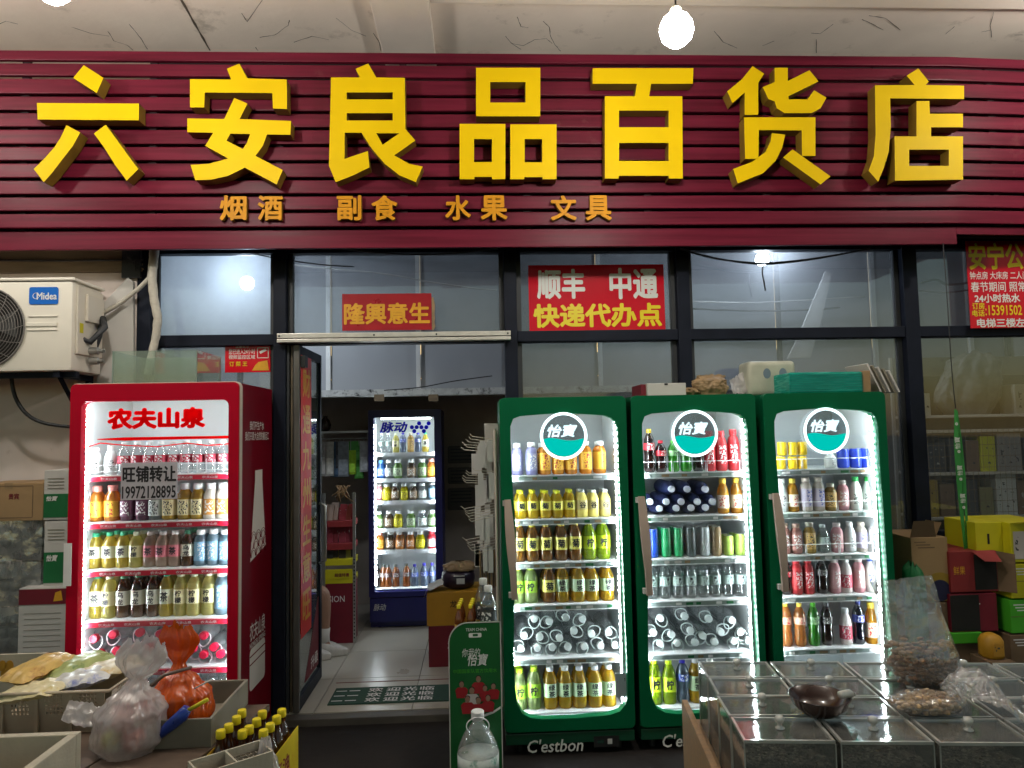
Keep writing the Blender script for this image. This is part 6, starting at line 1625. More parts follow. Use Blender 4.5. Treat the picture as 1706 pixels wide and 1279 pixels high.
# printed group of small figures in red and white shirts
prnt = {'r': M('print_red', (.30,.006,.012), .5), 'w': M('print_white', (.50,.46,.44), .5), 's': M('print_skin', (.26,.15,.10), .5), 'k': M('print_hair', (.01,.008,.008), .5)}
def fig(px, py, s, sh, d):
    q = P(px, py, YD); y0 = YD - .001 - d
    b = MB()
    el = lambda cx, cz, rx_, rz_, mi: b.prism([(cx + rx_*math.cos(R(30*k)), cz + rz_*math.sin(R(30*k))) for k in range(12)], (), y0 - .0002*mi - .0005, y0, mi=mi)
    b.prism([(q.x - .028*s, q.z - .075*s), (q.x + .028*s, q.z - .075*s), (q.x + .036*s, q.z - .03*s), (q.x + .022*s, q.z - .016*s), (q.x - .022*s, q.z - .016*s), (q.x - .036*s, q.z - .03*s)], (), y0 - .0003, y0, mi=0)
    el(q.x, q.z, .013*s, .017*s, 2); el(q.x, q.z + .009*s, .0145*s, .012*s, 1)
    b.build('figure_print', [prnt[sh], prnt['k'], prnt['s']], pn)
for i, (x, y, s, sh) in enumerate(((769,1140,.9,'r'),(797,1131,.95,'r'),(822,1143,.85,'r'),(808,1146,.85,'r'),(786,1150,1.0,'w'),(779,1164,.95,'r'),(813,1162,.9,'r'),(797,1166,1.0,'r'))): fig(x, y, s, sh, .0012*i)
b = MB(); pts = [(790,1196),(806,1192),(822,1186),(834,1178)]
vs = []; fs = []
for i, p in enumerate(pts):
    q = P(p[0], p[1], YD); vs += [(q.x, YD - .0016, q.z + .006), (q.x, YD - .0016, q.z - .006)]
    if i: fs.append((2*i-2, 2*i-1, 2*i+1, 2*i))
b.add(vs, fs).build('swoosh_print', MAT['ink_w'], pn)
# drinks on the display carton
zd = dz1 - .1245
for k in range(4):
    for j in range(2):
        q = P(764 + 20*j, 1033, YD + .03)
        bottle('drink_bottle', 'soy', (q.x + .004*k, YD + .055 + k*.045 - (0 if j else 0), zd + .0005), .20, .021, 'juice', (.32,.10,.02), (.75,.62,.02), (.6,.35,.05), 'label', 'small amber bottle with yellow cap standing on the green display carton', 'bottle', 'amber bottles on the display carton')
for k, (px, dy, hh_) in enumerate(((814, .07, .29), (806, .16, .31))):
    q = P(px, 1033, YD + dy)
    bottle('water_bottle', 'water', (q.x, YD + dy, zd + .0005), hh_, .044, 'clear', (1,1,1), (.62,.64,.62), (.05,.06,.06), 'label4', 'large clear bottle with white cap standing on the green display carton', 'bottle', 'clear bottles on the display carton')
# big jug in front of it
q = P(797, 1270, YD - .14)
jg = thing('water_jug', (q.x, YD - .14, .0005), 'big clear water jug with white cap standing in front of the green display carton', 'bottle')
zt_ = P(799, 1187, YD - .14).z
s_ = zt_/.40
MB().lathe([(.01,0),(.09,.004),(.10,.02),(.10,.09),(.094,.10),(.10,.11),(.10,.20),(.092,.235),(.065,.29),(.034,.33),(.026,.345),(.026,.36)], 28, (q.x, YD - .14, .001)).build('body', MAT['film'], jg, smooth=True)
for o in [jg.children[0]]: pass
MB().lathe([(.031,.352),(.032,.356),(.032,.388),(.028,.392)], 18, (q.x, YD - .14, .001)).build('cap', MAT['white'], jg, smooth='angle')
MB().lathe([(.1012,.115),(.1012,.195)], 28, (q.x, YD - .14, .001)).build('label', M('jug_label', (.50,.55,.52), .4, var=.3, vs=14, dark=(.01,.16,.10), ds=9, dt=.55), jg, smooth=True)
pts = [(q.x + .055*math.cos(R(20*k)), YD - .14 - .03, .001 + .33 + .04*math.sin(R(20*k))) for k in range(-2, 12)]
MB().tube(pts, .003, 6).build('handle', MAT['wire'], jg, smooth=True)
for o in [jg] + list(jg.children): pass
jg_scale = s_

# seated person behind the door: only a lower leg shows
random.seed(3)
fp = PZ(532, 1094, .0425)
pe = thing('person', (fp.x - .2, fp.y, .0425), 'seated person with bare shin, white sock and pale sneaker behind the open door', 'person')
kx, ky = fp.x + .05, fp.y
J = {'pel': (kx - .46, ky - .02, .50), 'ch': (kx - .48, ky - .02, .82), 'neck': (kx - .47, ky - .02, 1.0), 'head': (kx - .44, ky - .02, 1.10), 'top': (kx - .43, ky - .02, 1.20),
     'h1': (kx - .44, ky + .07, .48), 'k1': (kx - .02, ky + .06, .53), 'a1': (kx - .03, ky + .05, .13), 'f1': (kx + .02, ky + .02, .085),
     'h2': (kx - .44, ky - .11, .48), 'k2': (kx - .08, ky - .05, .52), 'a2': (kx - .14, ky - .05, .13), 'f2': (kx - .08, ky - .07, .085),
     's1': (kx - .48, ky + .15, .95), 'e1': (kx - .40, ky + .20, .70), 'w1': (kx - .18, ky + .12, .60), 's2': (kx - .48, ky - .19, .95), 'e2': (kx - .40, ky - .24, .70), 'w2': (kx - .20, ky - .12, .60)}
RAD = {'pel': .15, 'ch': .15, 'neck': .055, 'head': .095, 'top': .07, 'h1': .095, 'k1': .065, 'a1': .042, 'f1': .04, 'h2': .095, 'k2': .065, 'a2': .042, 'f2': .04, 's1': .06, 'e1': .045, 'w1': .032, 's2': .06, 'e2': .045, 'w2': .032}
EDG = [('pel','ch'),('ch','neck'),('neck','head'),('head','top'),('pel','h1'),('h1','k1'),('k1','a1'),('a1','f1'),('pel','h2'),('h2','k2'),('k2','a2'),('a2','f2'),('ch','s1'),('s1','e1'),('e1','w1'),('ch','s2'),('s2','e2'),('e2','w2')]
nm = list(J); me = bpy.data.meshes.new('body')
me.from_pydata([J[k] for k in nm], [(nm.index(a), nm.index(b)) for a, b in EDG], [])
me.materials.append(MAT['skin'])
o = bpy.data.objects.new('body', me); COL.objects.link(o)
o.modifiers.new('skin', 'SKIN'); o.modifiers.new('sub', 'SUBSURF').levels = 2; o.modifiers['sub'].render_levels = 2
for i, k in enumerate(nm): me.skin_vertices[0].data[i].radius = (RAD[k], RAD[k]); me.skin_vertices[0].data[i].use_root = (k == 'pel')
o.parent = pe; o.matrix_parent_inverse = wm(pe).inverted()
MB().tube([J['pel'], (kx - .47, ky - .02, .65), (kx - .48, ky - .02, .82), (kx - .475, ky - .02, .97)], [.175,.18,.185,.11], 16).build('shirt', MAT['cloth'], pe, smooth=True)
for h, k in (('h1','k1'), ('h2','k2')):
    p, q = Vector(J[h]), Vector(J[k]); MB().tube([p, p.lerp(q, .5), p.lerp(q, .85)], [.115,.10,.09], 14).build('shorts', MAT['cloth'], pe, smooth=True)
for a_ in ('a1', 'a2'):
    x, y, z = J[a_]
    MB().tube([(x + .008, y, .25), (x, y, .19), (x, y, .11)], [.046,.047,.05], 14).build('sock', MAT['cartonw'], pe, smooth=True)
    sh_ = MB()
    def shoe(u, v):
        a = 2*math.pi*u; L_ = .145; wd = .05*(1 - .35*max(0, math.cos(a))**2)
        top = .10*(1 - .55*max(0, math.cos(a))) if v > .55 else .10
        k = 1 - .25*max(0, v - .5)*2
        return (x + .05 + L_*math.cos(a)*k, y - .02 + wd*1.1*math.sin(a)*k, .043 + min(.10*v, top))
    sh_.grid(shoe, 22, 8, closeu=True)
    n0 = 7*22; sh_.f.append(tuple(range(n0, n0 + 22))); sh_.m.append(0); sh_.f.append(tuple(reversed(range(22)))); sh_.m.append(0)
    s_o = sh_.build('shoe', MAT['shoe'], pe, smooth=True)
    MB().tube([(x - .09, y, .055), (x + .05, y - .075, .055), (x + .19, y - .02, .055)], .008, 6).build('sole_band', MAT['black_shade'], s_o)
MB().lathe([(.02,.02),(.085,0),(.10,-.05),(.102,-.09),(.09,-.12)], 16, (kx - .45, ky - .02, 1.225)).build('hair', MAT['hair'], pe, smooth=True)
# stool under the person
st = thing('stool', (kx - .46, ky - .02, .0425), 'low dark stool under the seated person behind the door', 'stool')
MB().lathe([(.15,0),(.16,.01),(.16,.03),(.15,.04)], 18, (kx - .46, ky - .02, .305)).build('seat', MAT['blackm'], st, smooth='angle')
for dx_, dy_ in ((.09,.09),(-.09,.09),(.09,-.09),(-.09,-.09)): MB().tube([(kx - .46 + dx_, ky - .02 + dy_, .305), (kx - .46 + dx_*1.3, ky - .02 + dy_*1.3, .0428)], .012, 8).build('leg', MAT['steel'], st)

# ================================================================== foreground right: acrylic bins of seeds
ZL = .80; ANG = -6.9
ex = Vector((math.cos(R(ANG)), math.sin(R(ANG)), 0)); ey = Vector((-math.sin(R(ANG)), math.cos(R(ANG)), 0))
O0 = PZ(1240, 1237, ZL)
PX_, PY_ = .283, .183
def bin_proto(name='seed_bin'):
    t = thing(name, (0, 0, 0), 'x', 'bin'); W, Dp, H = .266, .168, .232; th = .004
    for nm_, bx in (('wall', (0, W, 0, th, 0, H)), ('wall', (0, W, Dp - th, Dp, 0, H)), ('wall', (0, th, th + .0003, Dp - th - .0003, 0, H)), ('wall', (W - th, W, th + .0003, Dp - th - .0003, 0, H))):
        MB().box(*bx).build(nm_, MAT['acryl'], t, local=True)
    e = .0035
    for x in (0, W):
        for y in (0, Dp): MB().box(x - e*.5, x + e*.5, y - e*.5, y + e*.5, 0, H).build('corner', MAT['acryle'], t, local=True)
    l = MB().box(.0075, W - .0075, .0075, Dp - .0075, H + .001, H + .004).build('lid', MAT['acryll'], t, local=True)
    r_ = MB()
    for bx in ((-.001, W + .001, -.001, .0070, H + .0005, H + .009), (-.001, W + .001, Dp - .0070, Dp + .001, H + .0005, H + .009), (-.001, .0070, .0073, Dp - .0073, H + .0005, H + .009), (W - .0070, W + .001, .0073, Dp - .0073, H + .0005, H + .009)): r_.box(*bx)
    r_.build('rim', MAT['acryle'], l, local=True)
    MB().lathe([(.014,0),(.015,.004),(.007,.008),(.007,.016),(.014,.024),(.0155,.032),(.011,.039),(.003,.041)], 12, (W/2, Dp*.55, H + .0042)).build('knob', MAT['acryle'], l, smooth=True, local=True)
    b = MB()
    def heap(u, v): return (.006 + (W - .012)*u, .006 + (Dp - .012)*v, .165 + .018*noise.noise((u*5, v*5, 2)) + .008*noise.noise((u*30, v*22, 5)) + .02*math.sin(math.pi*u)*math.sin(math.pi*v))
    b.grid(heap, 22, 16)
    n_ = len(b.v)
    b.box(.006, W - .006, .006, Dp - .006, .004, .160)
    rs = random.Random(9)
    for k in range(620):
        if k < 330: x, y, z = rs.uniform(.012, W - .012), .0085 + rs.random()*.004, rs.uniform(.06, .172)
        else:
            u_, v_ = rs.random()*.94 + .03, rs.random()*.92 + .04; x, y, z = heap(u_, v_); z += .002
        m_ = Matrix.Translation((x, y, z)) @ Matrix.Rotation(rs.uniform(0, 6.3), 4, 'Y' if k < 330 else 'Z') @ Matrix.Rotation(rs.uniform(-.4, .4), 4, 'X') @ Matrix.Diagonal((1, .45, .42, 1))
        L_ = rs.uniform(.0065, .0095)
        b.add([(-L_,0,0),(0,-L_,0),(L_*.8,0,0),(0,L_,0),(0,0,L_),(0,0,-L_)], [(0,1,4),(1,2,4),(2,3,4),(3,0,4),(1,0,5),(2,1,5),(3,2,5),(0,3,5)], rs.choice((0, 1, 1, 2)), m_)
    b.build('seeds', [MAT['seeds'], M('seed_grey', (.26,.23,.20), .5), M('seed_black', (.03,.026,.024), .45)], t, local=True, kind='stuff')
    return t
pr = bin_proto()
words = ['dark sunflower seeds', 'striped seeds', 'black melon seeds', 'dark dried seeds']
first = True
for c_ in range(5):
    for r_ in range(4):
        o = pr if first else copy_tree(pr); first = False
        p = O0 + ex*(PX_*c_) + ey*(PY_*r_)
        o.location = (p.x, p.y, ZL - .2325); o.rotation_euler = (0, 0, R(ANG))
        o.rotation_euler.z += R(random.uniform(-.7, .7))
        for ch_ in o.children:
            if ch_.name.startswith('lid'): ch_.rotation_euler = (R(random.uniform(0, 1.2)), R(random.uniform(-.7, .2)), R(random.uniform(-.8, .8)))
        o['group'] = 'acrylic seed bins'
        o['label'] = 'clear acrylic seed bin, %s column from the side board, %s row' % (['first','second','third','fourth','fifth'][c_], ['front','second','third','last'][r_])
tb = thing('bin_table', tuple((O0 + ex*.6 + ey*.35).xy) + (0.0005,), 'wooden stand with a raised side board carrying the acrylic seed bins', 'table')
def lbox(x0, x1, y0, y1, z0, z1): 
    m_ = Matrix.Translation((O0.x, O0.y, 0)) @ Matrix.Rotation(R(ANG), 4, 'Z'); return MB().box(x0, x1, y0, y1, z0, z1, M=m_)
lbox(-.04, PX_*5 + .03, -.03, PY_*4 + .03, .535, .567).build('top', MAT['wood'], tb, bevel=.003)
lbox(-.065, -.041, -.35, PY_*4 + .04, .25, .640).build('side_board', MAT['wood'], tb, bevel=.004)
lbox(-.04, PX_*5 + .03, -.06, -.031, .45, .60).build('front_board', MAT['wood'], tb, bevel=.004)
for x in (-.02, PX_*5 - .02):
    for y in (0, PY_*4 - .03): lbox(x, x + .04, y, y + .04, .0008, .534).build('leg', MAT['wood'], tb)
LT = ZL + .0095
# bowl
q = PZ(1366, 1190, LT)
MB().lathe([(.035,0),(.055,.006),(.082,.03),(.094,.058),(.097,.062),(.092,.061),(.078,.032),(.05,.011),(.004,.008)], 28, (q.x, q.y, LT + .0004)).build('bowl', MAT['bowl'], smooth=True, label='dark brown bowl standing on the bin lids', cat='bowl')
b = MB().tube([(q.x + .05, q.y - .04, LT + .075), (q.x + .09, q.y - .02, LT + .07), (q.x + .12, q.y, LT + .060)], [.012,.014,.005], 8)
b.build('scoop', MAT['acryle'], smooth=True, label='clear plastic scoop lying in the dark bowl', cat='scoop')
# standing clear bag of nuts
random.seed(31)
base = PZ(1540, 1138, LT); d_ = (base - CAM).length
pxm = FPX/ (base.y - CAM.y)
nb = thing('nut_bag', tuple(base.xy) + (LT,), 'upright clear plastic bag of brown nuts on the bin lids', 'bag')
Hb = 172/pxm; Wb = 118/pxm/2
def zipbag(u, v):
    a = 2*math.pi*u
    wv = Wb*(.70 + .30*min(1, v/.18)) if v < .3 else Wb*(1.0 - .14*min(1, (v-.3)/.35))
    if v > .65: wv *= 1 + .04*(v-.65)/.35
    ty = Wb*.62*(1 - max(0, v - .28)/.72)**1.1 + .004
    if v < .1: ty *= .6 + 4*v
    n1 = noise.noise((math.cos(a)*2 + 3, math.sin(a)*2, v*4)) + .5*noise.noise((math.cos(a)*6, math.sin(a)*6 + 2, v*8))
    n1 += .35*(1 - 2*abs(noise.noise((math.cos(a)*4 + 1, math.sin(a)*4, v*5)))) + .12*(1 - 2*abs(noise.noise((math.cos(a)*9 + 1, math.sin(a)*9, v*12 + math.cos(a)*3))))
    k = 1 + .14*n1*(.3 + v)
    lean = -.05*v*v*1.0 - .012*v
    return (base.x + lean + wv*math.cos(a)*(1 + .05*n1), base.y + ty*math.sin(a)*k + .02*n1*v, LT + .001 + Hb*v*(1 + .02*math.cos(a)*v))
MB().grid(zipbag, 96, 70, closeu=True).build('film', MAT['film'], nb, smooth=True)
pts = []
while len(pts) < 330:
    v = random.random()*.38; a = random.uniform(0, 2*math.pi); r = math.sqrt(random.random())*.90
    x, y, z = zipbag(a/(2*math.pi), v); cx_, cy_ = base.x - .05*v*v - .012*v, base.y
    pts.append((cx_ + (x-cx_)*r, cy_ + (y-cy_)*r, max(z, LT + .010)))
nut_pile(pts, .0105, MAT['nuts'], 'nuts', nb, 31)
# lying bag of pale nuts with a long loose film
b2 = PZ(1545, 1188, LT)
nb2 = thing('nut_bag', tuple(b2.xy) + (LT,), 'flat lying clear plastic bag of pale nuts with a loose film tail', 'bag')
def lump(u, v):
    a = 2*math.pi*u; rr = math.sin(math.pi*min(1, .5*v + .5*v*v) * .5) if v < 1 else 1
    R_ = [.0, 1][1]
    th_ = v*math.pi
    n1 = noise.noise((math.cos(a)*2 + 7, math.sin(a)*2, v*4))
    return (b2.x + .125*math.sin(th_)*math.cos(a)*(1 + .1*n1), b2.y + .075*math.sin(th_)*math.sin(a)*(1 + .1*n1), LT + .001 + .034*(1 - math.cos(th_)) + .004*n1*math.sin(th_))
MB().grid(lump, 36, 16, closeu=True).build('film', MAT['film'], nb2, smooth=True)
pts = []
while len(pts) < 300:
    a = random.uniform(0, 2*math.pi); th_ = random.random()*math.pi*.93; r = random.random()**.4*.92
    x, y, z = lump(a/(2*math.pi), th_/math.pi)
    pts.append((b2.x + (x-b2.x)*r, b2.y + (y-b2.y)*r, LT + .036 + (z - LT - .036)*r*.92))
nut_pile([(x, y, max(z, LT + .009)) for x, y, z in pts], .0085, MAT['nutsb'], 'nuts', nb2, 32, .8)
e0, e1 = PZ(1555, 1128, LT + .07), PZ(1712, 1196, LT + .02)
def tail(u, v):
    p = Vector((b2.x + .07, b2.y + .02, LT + .055)).lerp(Vector((e1.x, e1.y, LT + .012)), u)
    wd = .06 + .11*math.sin(min(1, u*1.4)*math.pi*.55)
    q_ = p + Vector((.35, .95, 0))*wd*(v - .45)*1.6
    q_.z += .095*math.sin(math.pi*min(1, u*1.1))*(.35 + .65*math.sin(math.pi*v)) + .016*noise.noise((u*6, v*5, 3)) + .012*(1 - 2*abs(noise.noise((u*9, v*6, 9)))) + .003*(1 - 2*abs(noise.noise((u*22, v*15, 4))))
    q_.z = max(q_.z, LT + .003)
    return tuple(q_)
MB().grid(tail, 80, 48).build('film_tail', MAT['filmt'], nb2, smooth=True)

# ================================================================== foreground left: table, baskets, bags
ZT = .60
random.seed(44)
r0, r1 = PZ(312, 1279, ZT), PZ(398, 1213, ZT)
lt = thing('fruit_table', (-1.6, -2.0, .0005), 'low brown wooden table carrying the baskets and bags', 'table')
dirv = (r1 - r0); dirv.normalize()
nr = r0 - dirv*.45; fr_ = r1 + dirv*.25
MB().prism([(nr.x, nr.y), (fr_.x, fr_.y), (-3.3, fr_.y + .05), (-3.0, nr.y)], (), 0, 0, fn=lambda x, d, z: (x, z, ZT)) if False else None
top = [(nr.x, nr.y), (fr_.x, fr_.y), (fr_.x - 2.2, fr_.y), (nr.x - 2.2, nr.y)]
n_pl = 6
for k in range(n_pl):
    u0, u1 = k/n_pl + .002, (k+1)/n_pl - .002
    A0 = Vector((top[0][0] + (top[3][0]-top[0][0])*u0, nr.y, 0)); A1 = Vector((top[0][0] + (top[3][0]-top[0][0])*u1, nr.y, 0))
    B0 = Vector((top[1][0] + (top[2][0]-top[1][0])*u0, fr_.y, 0)); B1 = Vector((top[1][0] + (top[2][0]-top[1][0])*u1, fr_.y, 0))
    vs = [(p.x, p.y, z) for z in (ZT - .03, ZT) for p in (A1, A0, B0, B1)]
    MB().add(vs, [(0,3,2,1),(4,5,6,7),(0,1,5,4),(1,2,6,5),(2,3,7,6),(3,0,4,7)]).build('plank', MAT['tablew'], lt, bevel=.002)
for x, y in ((nr.x - .12, nr.y + .05), (fr_.x - .12, fr_.y - .12), (nr.x - 2.0, nr.y + .05), (fr_.x - 2.0, fr_.y - .12)):
    MB().box(x, x + .06, y, y + .06, .0008, ZT - .0305).build('leg', MAT['tablew'], lt)
Z1 = ZT + .0005
def open_box(name, c0, c1, yf, yb, zb, zt, th, mat, label, cat, taper=0.0, rim=.0):
    t = thing(name, ((c0+c1)/2, (yf+yb)/2, zb), label, cat)
    for nm_, bx in (('front_wall', (c0, c1, yf, yf + th, zb, zt)), ('back_wall', (c0, c1, yb - th, yb, zb, zt)), ('side_wall', (c0, c0 + th, yf + th + .0003, yb - th - .0003, zb, zt)), ('side_wall', (c1 - th, c1, yf + th + .0003, yb - th - .0003, zb, zt)), ('bottom', (c0 + th + .0003, c1 - th - .0003, yf + th + .0003, yb - th - .0003, zb, zb + th))):
        MB().box(*bx).build(nm_, mat, t, bevel=min(.004, th*.3))
    return t
# foam box at the very front
p = PZ(136, 1217, ZT + .16); q = PZ(92, 1279, ZT + .16)
open_box('foam_box', p.x - .62, p.x, p.y - .30, p.y, Z1, ZT + .16, .03, MAT['foam'], 'empty off-white foam box on the table in front of the perforated basket', 'box')
# perforated basket
p0 = PZ(-30, 1222, ZT); p1 = PZ(172, 1222, ZT)
bk0, bk1, bky = p1.x - .52, p1.x, p1.y + .02
zbt = P(90, 1151, bky).z
bs = thing('perforated_basket', ((bk0+bk1)/2, bky + .15, Z1), 'beige perforated plastic basket full of snack pouches on the table', 'basket')
def perforated(fn, W_, H_, mat, nm_):
    b = MB(); nx = max(3, int(W_/.011)); nz = max(3, int(H_/.011)); hole_rows = [(.12, .30), (.42, .60), (.72, .90)]
    xs_ = []
    holes = []
    nhx = int(W_/.13)
    for k in range(nhx):
        cx_ = W_*(k + .5)/nhx
        for i in range(5):
            for j in range(5):
                hx = cx_ - .032 + i*.0145; hz = H_*.50 + (j - 2)*.0165 + H_*.18
                holes.append([(hx, hz), (hx + .0085, hz), (hx + .0085, hz + .010), (hx, hz + .010)])
    b.prism([(0, 0), (W_, 0), (W_, H_), (0, H_)], holes, 0, .003, fn=fn); return b.build(nm_, mat, bs)
hB = zbt - Z1
perforated(lambda x, d, z: (bk0 + x, bky + d - .02*z/hB, Z1 + z), bk1 - bk0, hB, MAT['basket'], 'front_wall')
perforated(lambda x, d, z: (bk1 - d + .02*z/hB, bky + .0045 + x*(1) , Z1 + z), .30, hB, MAT['basket'], 'side_wall')
MB().box(bk0, bk1 - .004, bky + .30, bky + .305, Z1, zbt).build('back_wall', MAT['basket'], bs)
MB().box(bk0, bk1 - .005, bky + .005, bky + .299, Z1, Z1 + .004).build('bottom', MAT['basket'], bs)
MB().tube([(bk0, bky - .022, zbt), (bk1 + .02, bky - .022, zbt), (bk1 + .022, bky + .305, zbt), (bk0, bky + .307, zbt)], .007, 8).build('rim', MAT['basket'], bs, smooth=True)
# ribs
for k in range(4):
    x = bk0 + (bk1-bk0)*(k+.02)/4; MB().box(x - .006, x + .006, bky - .008, bky - .0215 + .001, Z1 + .01, zbt - .008).build('rib', MAT['basket'], bs)
# pouches in the basket
PC = [((.70,.62,.38),.14,.02,'cream and yellow'), ((.62,.62,.60),.26,.10,'white and blue'), ((.66,.58,.40),.34,.18,'white and gold'), ((.35,.40,.15),.20,.22,'green'), ((.60,.40,.12),.08,.16,'gold')]
for i, (cl, ux, uy, nm_) in enumerate(PC):
    cx_ = bk0 + .06 + ux*1.05; cy_ = bky + .03 + uy; z_ = zbt - .03 + i*.012
    def pouch(u, v):
        x = (u - .5)*.26; y = (v - .5)*.17
        pf = (1 - (2*u-1)**4)*(1 - (2*v-1)**4)
        return (cx_ + x*math.cos(.3*i) - y*math.sin(.3*i), cy_ + x*math.sin(.3*i) + y*math.cos(.3*i), z_ + .030*pf + .010*noise.noise((u*7 + i, v*7, 1)) + .03*u)
    def pouchb(u, v):
        a = pouch(u, v); pf = (1 - (2*u-1)**4)*(1 - (2*v-1)**4); return (a[0], a[1], a[2] - .055*pf - .001)
    b = MB(); b.grid(pouch, 22, 16); b.grid(pouchb, 22, 16)
    o = b.build('snack_pouch', M('pouch_%d' % i, cl, .3, var=.3, vs=14, dark=[(.55,.42,.10),(.06,.10,.42),(.50,.30,.04),(.05,.16,.03),(.30,.10,.02)][i], ds=9, dt=.54), smooth=True, label='%s snack pouch lying in the perforated basket' % nm_, cat='pouch')
# printed carton with egg picture, behind
Ye = bky + .36
a, c = P(-40, 1110, Ye), P(78, 1110, Ye)
eb = thing('printed_carton', ((a.x+c.x)/2, Ye + .01, Z1), 'pale carton lid printed with brown eggs, standing behind the perforated basket', 'box')
MB().box(a.x, c.x, Ye, Ye + .012, Z1, P(40, 1089, Ye).z).build('panel', MAT['foam'], eb, bevel=.002)
MB().box(a.x, c.x, Ye + .0125, Ye + .16, Z1, P(40, 1130, Ye).z).build('body', MAT['foam'], eb, bevel=.002)
for x, y in ((4,1109),(16,1109),(8,1124)):
    q = P(x, y, Ye); MB().prism([(q.x + .018*math.cos(R(20*k)), q.z + .024*math.sin(R(20*k))) for k in range(18)], (), Ye - .0014, Ye - .0004).build('egg_print', MAT['cartono'], eb)
for x, y in ((37,1120),(66,1108)):
    q = P(x, y, Ye); MB().prism([(q.x + .034*math.cos(R(k)), q.z - .02 + .045*math.sin(R(k))) for k in range(0, 181, 15)] + [(q.x - .022, q.z - .02)] + [(q.x + .022*math.cos(R(k)), q.z - .02 + .03*math.sin(R(k))) for k in range(165, -1, -15)], (), Ye - .0014, Ye - .0004).build('arch_print', MAT['crate'], eb)
# grey crate behind
Yg = bky + .42
a, c = P(85, 1120, Yg), P(215, 1120, Yg)
open_box('grey_crate', a.x, c.x, Yg, Yg + .25, Z1, P(150, 1102, Yg + .25).z, .012, MAT['crate'], 'grey plastic crate standing behind the snack basket', 'crate')
# white bag with fruit
wb = PZ(205, 1258, ZT)
fb = thing('fruit_bag', tuple(wb.xy) + (Z1,), 'knotted translucent white plastic bag of fruit on the table', 'bag')
hb = P(220, 1078, wb.y).z - ZT
bag_mesh((wb.x, wb.y + .03, Z1), .125, .11, hb, 1.7, [(0,.72),(.12,1.0),(.36,.92),(.50,.62),(.60,.30),(.68,.16),(.76,.36),(.88,.42),(1.0,.30)], .20, nu=120, nv=90, lean=(.06, .02), ruffle=.68).build('film', MAT['filmw'], fb, smooth=True)
for i, (dx_, dy_, dz_, m_, r_) in enumerate(((-.045,-.01,.045,'fruitg',.042),(.035,-.02,.05,'fruit',.044),(.0,.05,.05,'fruit',.044),(-.03,.02,.125,'fruit',.042),(.04,.03,.13,'fruit',.042),(.0,-.03,.12,'fruit',.040))):
    MB().lathe([(r_*.15,-r_*.95),(r_*.6,-r_*.8),(r_*.95,-r_*.2),(r_,.1*r_),(r_*.8,r_*.65),(r_*.4,r_*.9),(r_*.1,r_*.8)], 16, (wb.x + dx_, wb.y + .03 + dy_, ZT + dz_)).build('fruit', MAT[m_], fb, smooth=True)
e = PZ(150, 1200, ZT + .1)
MB().grid(lambda u, v: (wb.x - .10 - .12*u, wb.y + .02 + .05*(v-.5), ZT + .13 + .03*u + .07*(v - .5)*(1 - .6*abs(u-.5)) + .012*noise.noise((u*8, v*6, 2))), 14, 10).build('handle_loop', MAT['filmw'], fb, smooth=True)
# orange bag
ob = PZ(292, 1212, ZT + .03)
hb = P(292, 1052, ob.y).z - ZT
og = bag_mesh((ob.x + .01, ob.y + .02, Z1 + .0125), .115, .10, hb, 6.4, [(0,.75),(.14,1.0),(.34,.95),(.50,.55),(.58,.24),(.64,.17),(.74,.28),(.88,.36),(1.0,.26)], .18, nu=120, nv=90, lean=(-.02, .01), ruffle=.64)
o_ = thing('orange_bag', tuple(ob.xy) + (Z1 + .0125,), 'tied orange plastic bag in the grey tray beside the fruit bag', 'bag')
og.build('film', MAT['filmo'], o_, smooth=True)
bag_mesh((ob.x + .01, ob.y + .02, Z1 + .016), .10, .088, hb*.46, 6.4, [(0,.75),(.3,1.0),(.8,.8),(1.0,.3)], .12, nv=18).build('contents', M('orange_goods', (.70,.13,.01), .5, var=.5, vs=18), o_, smooth=True)
zk = Z1 + hb*.61
MB().tube([(ob.x - .10, ob.y - .05, zk - .055), (ob.x - .03, ob.y - .035, zk), (ob.x + .03, ob.y - .02, zk + .012), (ob.x + .045, ob.y + .03, zk + .005)], .0065, 8).build('tie', MAT['tablew'], o_, smooth=True)
# grey tray holding it
a = PZ(240, 1235, ZT); c = PZ(352, 1235, ZT)
tr_ = open_box('grey_tray', a.x, c.x + .02, ob.y - .12, ob.y + .30, Z1, ZT + .105, .012, MAT['crate'], 'grey plastic tray on the table holding the orange bag', 'tray')
# blue pack with yellow handle
pB = MB().tube([P(265, 1225, ob.y - .13), P(285, 1207, ob.y - .13), P(303, 1192, ob.y - .13), P(312, 1180, ob.y - .13)], [.016,.022,.024,.018], 10)
tb_ = thing('blue_brush', tuple(P(290, 1215, ob.y - .13)), 'blue wrapped brush with a yellow handle leaning on the grey tray', 'brush')
pB.build('wrapper', M('blue_film', (.015,.05,.32), .3, var=.4, vs=20), tb_, smooth=True)
MB().tube([P(312, 1184, ob.y - .13), P(346, 1165, ob.y - .13)], .0075, 8).build('handle', MAT['cartony'], tb_, smooth=True)
MB().tube([P(324, 1147, ob.y - .05), P(352, 1132, ob.y - .05)], .003, 6).build('straw', MAT['cartonw'], smooth=True, label='thin white straw sticking out of the grey tray', cat='straw')
